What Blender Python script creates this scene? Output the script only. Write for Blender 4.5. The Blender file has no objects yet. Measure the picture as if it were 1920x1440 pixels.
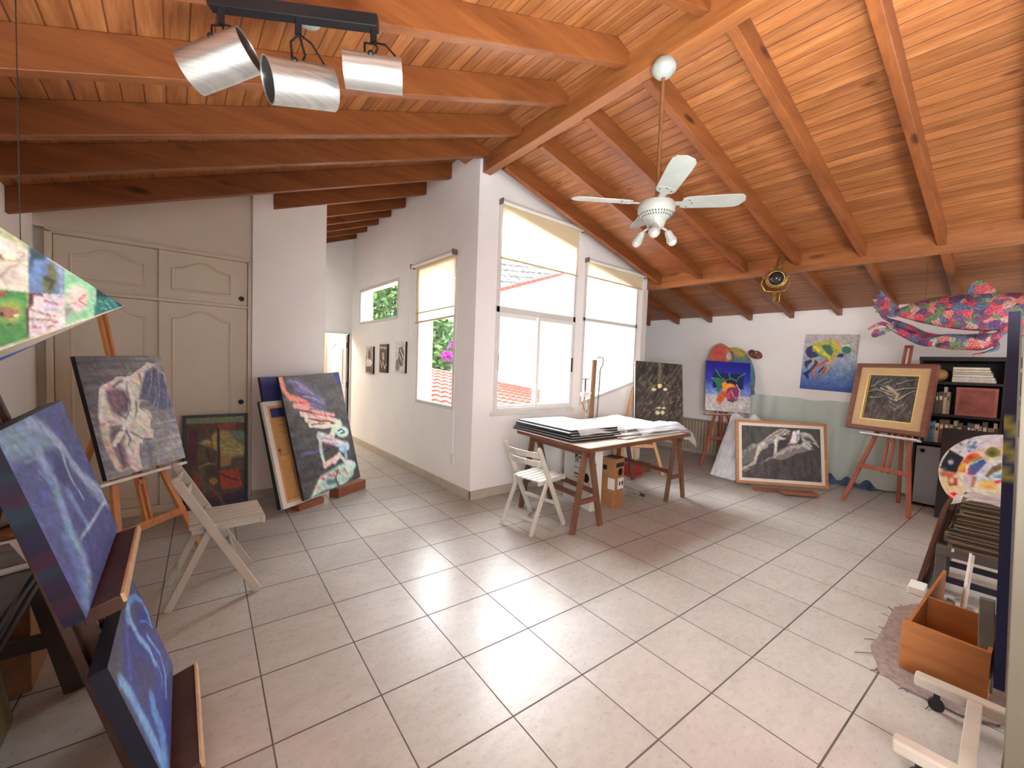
import bpy, bmesh, math, random
import numpy as np
from mathutils import Vector, Matrix

random.seed(11)
SC = bpy.context.scene
COL = SC.collection
PI = math.pi
V = Vector

# ------------------------------------------------------------------ helpers
def lin1(c):
    c /= 255.0
    return c / 12.92 if c <= 0.04045 else ((c + 0.055) / 1.055) ** 2.4

def lin(c):
    return (lin1(c[0]), lin1(c[1]), lin1(c[2]), 1.0)

class NT:
    """small node-graph builder"""
    def __init__(s, name):
        s.m = bpy.data.materials.new(name)
        s.m.use_nodes = True
        s.t = s.m.node_tree
        s.t.nodes.clear()
        s.out = s.t.nodes.new('ShaderNodeOutputMaterial')
    def n(s, typ, ins=None, **kw):
        nd = s.t.nodes.new(typ)
        for k, v in kw.items():
            setattr(nd, k, v)
        for k, v in (ins or {}).items():
            s.set(nd.inputs[k], v)
        return nd
    def set(s, sock, v):
        if isinstance(v, bpy.types.NodeSocket):
            s.t.links.new(v, sock)
        else:
            sock.default_value = v
    def math(s, op, a, b=None, c=None, clamp=False):
        nd = s.t.nodes.new('ShaderNodeMath'); nd.operation = op; nd.use_clamp = clamp
        s.set(nd.inputs[0], a)
        if b is not None: s.set(nd.inputs[1], b)
        if c is not None: s.set(nd.inputs[2], c)
        return nd.outputs[0]
    def mix(s, f, a, b, mode='MIX'):
        nd = s.t.nodes.new('ShaderNodeMix'); nd.data_type = 'RGBA'; nd.blend_type = mode
        s.set(nd.inputs[0], f); s.set(nd.inputs[6], a); s.set(nd.inputs[7], b)
        return nd.outputs[2]
    def ramp(s, f, stops):
        nd = s.t.nodes.new('ShaderNodeValToRGB')
        el = nd.color_ramp.elements
        while len(el) < len(stops): el.new(0.5)
        for e, (p, c) in zip(el, stops):
            e.position = p; e.color = c
        s.set(nd.inputs[0], f)
        return nd.outputs[0]
    def coord(s, scale=(1, 1, 1), rot=(0, 0, 0), loc=(0, 0, 0), kind='Object'):
        tc = s.n('ShaderNodeTexCoord')
        mp = s.n('ShaderNodeMapping', {'Scale': scale, 'Rotation': rot, 'Location': loc})
        s.t.links.new(tc.outputs[kind], mp.inputs[0])
        return mp.outputs[0]
    def noise(s, vec, scale, detail=4, rough=0.55):
        nd = s.n('ShaderNodeTexNoise', {'Vector': vec, 'Scale': scale, 'Detail': detail, 'Roughness': rough})
        return nd.outputs[0]
    def bump(s, h, strength=0.2, dist=0.01):
        return s.n('ShaderNodeBump', {'Height': h, 'Strength': strength, 'Distance': dist}).outputs[0]
    def done(s, col, rough=0.6, metal=0.0, normal=None, spec=0.4, **extra):
        b = s.n('ShaderNodeBsdfPrincipled')
        s.set(b.inputs['Base Color'], col); s.set(b.inputs['Roughness'], rough)
        s.set(b.inputs['Metallic'], metal); s.set(b.inputs['Specular IOR Level'], spec)
        if normal is not None: s.set(b.inputs['Normal'], normal)
        for k, v in extra.items(): s.set(b.inputs[k], v)
        s.t.links.new(b.outputs[0], s.out.inputs[0])
        s.b = b
        return s.m

_plain = {}
def plain(c, rough=0.6, metal=0.0, var=0.12, scale=18, spec=0.4, bump=0.0, name=None):
    key = (tuple(c), rough, metal, var, scale, bump)
    if key in _plain: return _plain[key]
    g = NT(name or 'surface_%d_%d_%d' % tuple(c))
    co = g.coord()
    f = g.noise(co, scale, 5)
    a = lin(c)
    lo = tuple(x * (1 - var * 1.6) for x in a[:3]) + (1,)
    hi = tuple(min(1, x * (1 + var)) for x in a[:3]) + (1,)
    col = g.ramp(f, [(0.3, lo), (0.7, hi)])
    nm = g.bump(g.noise(co, scale * 6, 3), bump, 0.004) if bump else None
    _plain[key] = g.done(col, rough, metal, nm, spec)
    return _plain[key]

def wood(name, c0, c1, axis='X', scale=1.0, rough=0.5, knots=0.0, ck=(60, 26, 12), spec=0.4):
    g = NT(name)
    st = {'X': (1.2, 14, 14), 'Y': (14, 1.2, 14), 'Z': (14, 14, 1.2)}[axis]
    co = g.coord(tuple(x * scale for x in st))
    f1 = g.noise(co, 1.0, 6, 0.6)
    f2 = g.noise(co, 5.0, 3, 0.6)
    f = g.math('ADD', g.math('MULTIPLY', f1, 0.7), g.math('MULTIPLY', f2, 0.3))
    col = g.ramp(f, [(0.32, lin(c0)), (0.68, lin(c1))])
    if knots:
        kst = {'X': (1.0, 3.2, 3.2), 'Y': (3.2, 1.0, 3.2), 'Z': (3.2, 3.2, 1.0)}[axis]
        kc = g.coord(tuple(x * 2.1 * scale for x in kst))
        vo = g.n('ShaderNodeTexVoronoi', {'Vector': kc, 'Scale': 1.0, 'Randomness': 1.0})
        k = g.math('SUBTRACT', 1.0, g.math('DIVIDE', vo.outputs['Distance'], 0.16), clamp=True)
        on = g.math('GREATER_THAN', g.n('ShaderNodeSeparateColor', {0: vo.outputs['Color']}).outputs[0], 1 - knots)
        col = g.mix(g.math('MULTIPLY', g.math('POWER', k, 0.6), on), col, lin(ck))
    return g.done(col, rough, 0, g.bump(f, 0.12, 0.003), spec)

class MB:
    """collects shapes and links them as one mesh object"""
    def __init__(s):
        s.v = []; s.f = []; s.mi = []; s.cur = 0
    def add(s, vs, fs):
        o = len(s.v)
        s.v += [tuple(v) for v in vs]
        for f in fs:
            s.f.append([i + o for i in f]); s.mi.append(s.cur)
        return s
    def box(s, a, b):
        x0, y0, z0 = a; x1, y1, z1 = b
        if x0 > x1: x0, x1 = x1, x0
        if y0 > y1: y0, y1 = y1, y0
        if z0 > z1: z0, z1 = z1, z0
        return s.add([(x0, y0, z0), (x1, y0, z0), (x1, y1, z0), (x0, y1, z0), (x0, y0, z1), (x1, y0, z1), (x1, y1, z1), (x0, y1, z1)],
                     [(0, 3, 2, 1), (4, 5, 6, 7), (0, 1, 5, 4), (1, 2, 6, 5), (2, 3, 7, 6), (3, 0, 4, 7)])
    def hexa(s, p):
        """eight corners: bottom ring of four, top ring of four"""
        return s.add(p, [(0, 3, 2, 1), (4, 5, 6, 7), (0, 1, 5, 4), (1, 2, 6, 5), (2, 3, 7, 6), (3, 0, 4, 7)])
    def bar(s, p0, p1, w, h, up=(0, 0, 1)):
        """straight bar; w across, h along up"""
        p0, p1 = V(p0), V(p1); d = (p1 - p0).normalized()
        up = V(up)
        if abs(d.dot(up)) > 0.98: up = V((1, 0, 0)) if abs(d.x) < 0.9 else V((0, 1, 0))
        sx = d.cross(up).normalized() * (w / 2); sy = sx.cross(d).normalized() * (h / 2)
        r = []
        for p in (p0, p1): r += [p - sx - sy, p + sx - sy, p + sx + sy, p - sx + sy]
        return s.hexa(r)
    def tube(s, pts, r, n=10, r1=None, cap=True):
        pts = [V(p) for p in pts]; m = len(pts)
        vs = []; fs = []
        prev = None
        for i, p in enumerate(pts):
            d = (pts[min(i + 1, m - 1)] - pts[max(i - 1, 0)]).normalized()
            if prev is None:
                a = V((0, 0, 1)) if abs(d.z) < 0.9 else V((1, 0, 0))
                x = d.cross(a).normalized()
            else:
                x = (prev - d * prev.dot(d)).normalized()
            prev = x; y = d.cross(x)
            rr = r if r1 is None else r + (r1 - r) * i / max(1, m - 1)
            if isinstance(r, (list, tuple)): rr = r[i]
            for k in range(n):
                t = 2 * PI * k / n
                vs.append(p + x * (math.cos(t) * rr) + y * (math.sin(t) * rr))
        for i in range(m - 1):
            for k in range(n):
                a = i * n + k; b = i * n + (k + 1) % n
                fs.append((a, b, b + n, a + n))
        if cap:
            fs.append(tuple(range(n - 1, -1, -1))); fs.append(tuple(range((m - 1) * n, m * n)))
        return s.add(vs, fs)
    def lathe(s, prof, n=24, origin=(0, 0, 0), axis=(0, 0, 1)):
        """prof: list of (radius, height) along axis"""
        ax = V(axis).normalized(); a = V((1, 0, 0)) if abs(ax.x) < 0.9 else V((0, 1, 0))
        x = ax.cross(a).normalized(); y = ax.cross(x); o = V(origin)
        vs = []; fs = []
        for r, h in prof:
            for k in range(n):
                t = 2 * PI * k / n
                vs.append(o + ax * h + x * (math.cos(t) * r) + y * (math.sin(t) * r))
        for i in range(len(prof) - 1):
            for k in range(n):
                a_ = i * n + k; b_ = i * n + (k + 1) % n
                fs.append((a_, b_, b_ + n, a_ + n))
        if prof[0][0] > 1e-5: fs.append(tuple(range(n - 1, -1, -1)))
        if prof[-1][0] > 1e-5: fs.append(tuple(range((len(prof) - 1) * n, len(prof) * n)))
        return s.add(vs, fs)
    def prism(s, poly, d):
        """poly: 3d points of a flat outline, extruded along d"""
        n = len(poly); d = V(d)
        vs = [V(p) for p in poly] + [V(p) + d for p in poly]
        fs = [tuple(range(n - 1, -1, -1)), tuple(range(n, 2 * n))]
        for k in range(n): fs.append((k, (k + 1) % n, (k + 1) % n + n, k + n))
        return s.add(vs, fs)
    def sphere(s, c, r, n=14, m=8, sx=1, sy=1, sz=1):
        vs = []; fs = []
        for i in range(m + 1):
            a = PI * i / m
            for k in range(n):
                t = 2 * PI * k / n
                vs.append((c[0] + r * sx * math.sin(a) * math.cos(t), c[1] + r * sy * math.sin(a) * math.sin(t), c[2] - r * sz * math.cos(a)))
        for i in range(m):
            for k in range(n):
                fs.append((i * n + k, i * n + (k + 1) % n, (i + 1) * n + (k + 1) % n, (i + 1) * n + k))
        return s.add(vs, fs)
    def xf(s, M):
        s.v = [tuple(M @ V(v)) for v in s.v]; return s
    def build(s, name, mats, parent=None, world=False, bevel=0.0, smooth=False, seg=2, sub=0):
        if not isinstance(mats, (list, tuple)): mats = [mats]
        vs = s.v
        if world and parent is not None:
            o = parent.matrix_basis.inverted() if parent.parent is None else (parent.parent.matrix_basis @ parent.matrix_basis).inverted()
            vs = [tuple(o @ V(v)) for v in vs]
        me = bpy.data.meshes.new(name)
        me.from_pydata(vs, [], s.f)
        for m in mats: me.materials.append(m)
        for p, i in zip(me.polygons, s.mi): p.material_index = i
        bm = bmesh.new(); bm.from_mesh(me)
        bmesh.ops.remove_doubles(bm, verts=bm.verts, dist=1e-6)
        bmesh.ops.recalc_face_normals(bm, faces=bm.faces)
        bm.to_mesh(me); bm.free()
        ob = bpy.data.objects.new(name, me)
        COL.objects.link(ob)
        if parent is not None: ob.parent = parent
        if bevel > 0:
            md = ob.modifiers.new('bevel', 'BEVEL'); md.width = bevel; md.segments = seg; md.limit_method = 'ANGLE'; md.angle_limit = math.radians(40)
        if sub:
            md = ob.modifiers.new('sub', 'SUBSURF'); md.levels = sub; md.render_levels = sub
        if smooth:
            for p in me.polygons: p.use_smooth = True
            if not sub:
                try: me.set_sharp_from_angle(angle=math.radians(40))
                except Exception: pass
        return ob

def tag(o, label, cat, group=None):
    o['label'] = label; o['category'] = cat
    if group: o['group'] = group
    return o

def thing(name, label, cat, loc=(0, 0, 0), rot=None, group=None):
    o = bpy.data.objects.new(name, None); COL.objects.link(o)
    o.empty_display_size = 0.1
    m = Matrix.Translation(V(loc))
    if rot is not None:
        m = m @ (rot.to_4x4() if isinstance(rot, Matrix) else Matrix.Rotation(rot, 4, 'Z'))
    o.matrix_basis = m
    return tag(o, label, cat, group)

def structure(o):
    o['kind'] = 'structure'; return o

def copy_tree(o, parent=None):
    c = o.copy(); COL.objects.link(c)
    if parent is not None: c.parent = parent
    for ch in list(o.children): copy_tree(ch, c)
    return c

# ------------------------------------------------------------------ painting
def seg_dist(U, W, pts, r0, r1):
    """signed distance to a tapering polyline (negative inside)"""
    best = None; n = len(pts) - 1
    L = [math.hypot(pts[i + 1][0] - pts[i][0], pts[i + 1][1] - pts[i][1]) for i in range(n)]
    tot = max(sum(L), 1e-6); acc = 0
    for i in range(n):
        ax, ay = pts[i]; bx, by = pts[i + 1]
        dx, dy = bx - ax, by - ay
        t = np.clip(((U - ax) * dx + (W - ay) * dy) / max(dx * dx + dy * dy, 1e-9), 0, 1)
        d = np.hypot(U - ax - t * dx, W - ay - t * dy)
        d = d - (r0 + (r1 - r0) * (acc + t * L[i]) / tot)
        acc += L[i]
        best = d if best is None else np.minimum(best, d)
    return best

def poly_dist(U, W, pts):
    n = len(pts); inside = np.zeros(U.shape, bool); dm = None
    for i in range(n):
        ax, ay = pts[i]; bx, by = pts[(i + 1) % n]
        dx, dy = bx - ax, by - ay
        t = np.clip(((U - ax) * dx + (W - ay) * dy) / max(dx * dx + dy * dy, 1e-12), 0, 1)
        d = np.hypot(U - ax - t * dx, W - ay - t * dy)
        dm = d if dm is None else np.minimum(dm, d)
        if abs(dy) > 1e-9:
            c = ((ay > W) != (by > W)) & (U < (W - ay) * dx / dy + ax)
            inside ^= c
    return np.where(inside, -dm, dm)

def vnoise(U, W, su, sv, ang, seed):
    rs = np.random.RandomState(seed); G = rs.rand(64, 64)
    a = math.radians(ang); x = (U * math.cos(a) - W * math.sin(a)); y = (U * math.sin(a) + W * math.cos(a))
    out = np.zeros(U.shape); amp = 0.6
    for o in range(3):
        X = x * su * 2 ** o + 13.7 * o + 40; Y = y * sv * 2 ** o + 7.1 * o + 40
        xi = np.floor(X).astype(int); yi = np.floor(Y).astype(int); fx = X - xi; fy = Y - yi
        fx = fx * fx * (3 - 2 * fx); fy = fy * fy * (3 - 2 * fy)
        g = lambda i, j: G[(xi + i) % 64, (yi + j) % 64]
        out += amp * ((g(0, 0) * (1 - fx) + g(1, 0) * fx) * (1 - fy) + (g(0, 1) * (1 - fx) + g(1, 1) * fx) * fy - 0.5)
        amp *= 0.5
    return out

def paint_at(ops, U, W, gain=1.0):
    """colour of a painting at points (U right, W down), both 0..1; returns linear rgb"""
    Cc = np.ones(U.shape + (3,)) * 120.0
    wob = 0.012 * vnoise(U, W, 14, 14, 20, 77); wob2 = 0.012 * vnoise(U, W, 14, 14, -30, 78)
    U2, W2 = U + wob, W + wob2
    for op in ops:
        k = op[0]
        if k == 'L':
            t = np.clip((U * 0.55 + W * 0.45), 0, 1)[..., None]
            Cc = np.array(op[1], float) * (1 - t) + np.array(op[2], float) * t
        elif k == 'G':
            ps = [s_[0] for s_ in op[1]]
            Cc = np.stack([np.interp(W, ps, [s_[1][c] for s_ in op[1]]) for c in range(3)], -1)
        elif k == 'N':
            Cc = Cc * (1 + 2 * op[1] * vnoise(U, W, op[2], op[3], op[4], op[5]))[..., None]
        else:
            col = np.array(op[1], float); soft = max(op[2], 0.004)
            if k == 'P': d = poly_dist(U2, W2, op[4])
            else: d = seg_dist(U2, W2, op[6], op[4], op[5])
            m = np.clip(0.5 - d / (2 * soft), 0, 1); m = m * m * (3 - 2 * m) * op[3]
            Cc = Cc * (1 - m[..., None]) + col * m[..., None]
    Cc = Cc * (1 + 0.30 * vnoise(U, W, 44, 20, 35, 5) + 0.22 * vnoise(U, W, 26, 60, -20, 6))[..., None]
    Cc = Cc + (26 * np.stack([vnoise(U, W, 22, 22, 10 * c, 31 + c) for c in range(3)], -1)) * (Cc / 160)
    Cc = np.clip(Cc * gain, 2, 250) / 255.0
    return np.where(Cc <= 0.04045, Cc / 12.92, ((Cc + 0.055) / 1.055) ** 2.4)

def set_paint(me, cols):
    a = me.color_attributes.new('paint', 'FLOAT_COLOR', 'POINT')
    buf = np.ones((len(me.vertices), 4), np.float32); buf[:, :3] = cols
    a.data.foreach_set('color', buf.ravel())

def paint_material():
    g = NT('oil_paint')
    at = g.n('ShaderNodeAttribute', attribute_name='paint')
    co = g.coord()
    f = g.noise(co, 140, 3)
    col = g.mix(0.22, at.outputs['Color'], g.ramp(f, [(0.3, (0.25, 0.25, 0.25, 1)), (0.7, (0.75, 0.75, 0.75, 1))]), 'SOFT_LIGHT')
    return g.done(col, 0.5, 0, g.bump(g.noise(co, 420, 2), 0.15, 0.002), 0.35)
PAINTMAT = paint_material()

def painted_sheet(name, key, w, h, d, parent=None, edge=(40, 40, 46), nx=None, edge_fn=None, gain=1.0, mat=None):
    """a stretched canvas: front face at y=-d..; local x right, z up from 0, front towards -y"""
    nx = nx or int(min(190, max(50, w * 190))); ny = int(min(200, max(50, nx * h / w)))
    u = np.linspace(0, 1, nx + 1); v = np.linspace(0, 1, ny + 1)
    Ug, Wg = np.meshgrid(u, v)
    cols = paint_at(PAINT[key], Ug, Wg, gain).reshape(-1, 3)
    vs = [((a - 0.5) * w, -d, (1 - b) * h) for b in v for a in u]
    fs = []
    for j in range(ny):
        for i in range(nx):
            a = j * (nx + 1) + i
            fs.append((a, a + nx + 1, a + nx + 2, a + 1))
    o = len(vs)
    e = 0.0
    m = 24
    ring = []
    for k in range(m): ring.append((-w / 2 + w * k / m, 0))
    for k in range(m): ring.append((w / 2, h * k / m))
    for k in range(m): ring.append((w / 2 - w * k / m, h))
    for k in range(m): ring.append((-w / 2, h - h * k / m))
    for x, z in ring: vs.append((x, -d, z))
    for x, z in ring: vs.append((x, 0, z))
    n = len(ring)
    for k in range(n): fs.append((o + k, o + (k + 1) % n, o + n + (k + 1) % n, o + n + k))
    fs.append(tuple(range(o + n, o + 2 * n)))
    ec = np.array([lin(edge_fn(k / n) if edge_fn else edge)[:3] for k in range(n)] * 2)
    me = bpy.data.meshes.new(name); me.from_pydata(vs, [], fs)
    me.materials.append(mat or PAINTMAT)
    set_paint(me, np.vstack([cols, ec]))
    ob = bpy.data.objects.new(name, me); COL.objects.link(ob)
    if parent is not None: ob.parent = parent
    me.validate()
    return ob

def frame_basis(head, tilt, roll=0.0):
    """rotation whose local -y is the facing direction (head degrees in plan), leaning back by tilt"""
    h = math.radians(head)
    rz = Matrix.Rotation(h + PI / 2, 3, 'Z')
    rx = Matrix.Rotation(-math.radians(tilt), 3, 'X')
    ry = Matrix.Rotation(-math.radians(roll), 3, 'Y')
    return rz @ rx @ ry

def place_center(c, R_, w, h):
    """location of the bottom-centre of a sheet whose centre is c"""
    return V(c) - R_ @ V((0, 0, h / 2))

def fill_outline(name, outer, holes, depth, mat, parent, key=None, uvf=None, edge=(90, 60, 40), cuts=0, gain=1.0):
    """flat board with an outline (x,z) and holes, thickness depth, front at y=-depth"""
    bm = bmesh.new()
    edges = []
    for loop in [outer] + holes:
        vv = [bm.verts.new((x, -depth, z)) for x, z in loop]
        for i in range(len(vv)): edges.append(bm.edges.new((vv[i], vv[(i + 1) % len(vv)])))
    r = bmesh.ops.triangle_fill(bm, use_beauty=True, use_dissolve=False, edges=edges)
    for _ in range(cuts):
        long_ = [e for e in bm.edges if e.calc_length() > 0.012]
        if not long_: break
        bmesh.ops.subdivide_edges(bm, edges=long_, cuts=1, use_grid_fill=False)
        bmesh.ops.triangulate(bm, faces=bm.faces)
    bm.faces.ensure_lookup_table()
    front = list(bm.faces)
    nf = len(bm.verts)
    bm.verts.index_update()
    bnd = [e for e in bm.edges if len(e.link_faces) == 1]
    vmap = {}
    for e in bnd:
        for v in e.verts:
            if v not in vmap: vmap[v] = None
    def back(v):
        return bm.verts.new((v.co.x, 0, v.co.z))
    for v in list(vmap): vmap[v] = back(v)
    for e in bnd:
        a, b = e.verts
        bm.faces.new((a, b, vmap[b], vmap[a]))
    bl = []
    me = bpy.data.meshes.new(name)
    bmesh.ops.recalc_face_normals(bm, faces=bm.faces)
    bm.to_mesh(me); bm.free()
    # back: outer outline as a flat face
    me.materials.append(mat)
    if key:
        n = len(me.vertices); co = np.zeros(n * 3); me.vertices.foreach_get('co', co); co = co.reshape(-1, 3)
        U, W = uvf(co[:, 0], co[:, 2])
        cols = paint_at(PAINT[key], U, W, gain) if key in PAINT else key(U, W)
        bk = np.abs(co[:, 1]) < 1e-6
        cols[bk] = lin(edge)[:3]
        set_paint(me, cols)
    ob = bpy.data.objects.new(name, me); COL.objects.link(ob)
    if parent is not None: ob.parent = parent
    return ob

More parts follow.
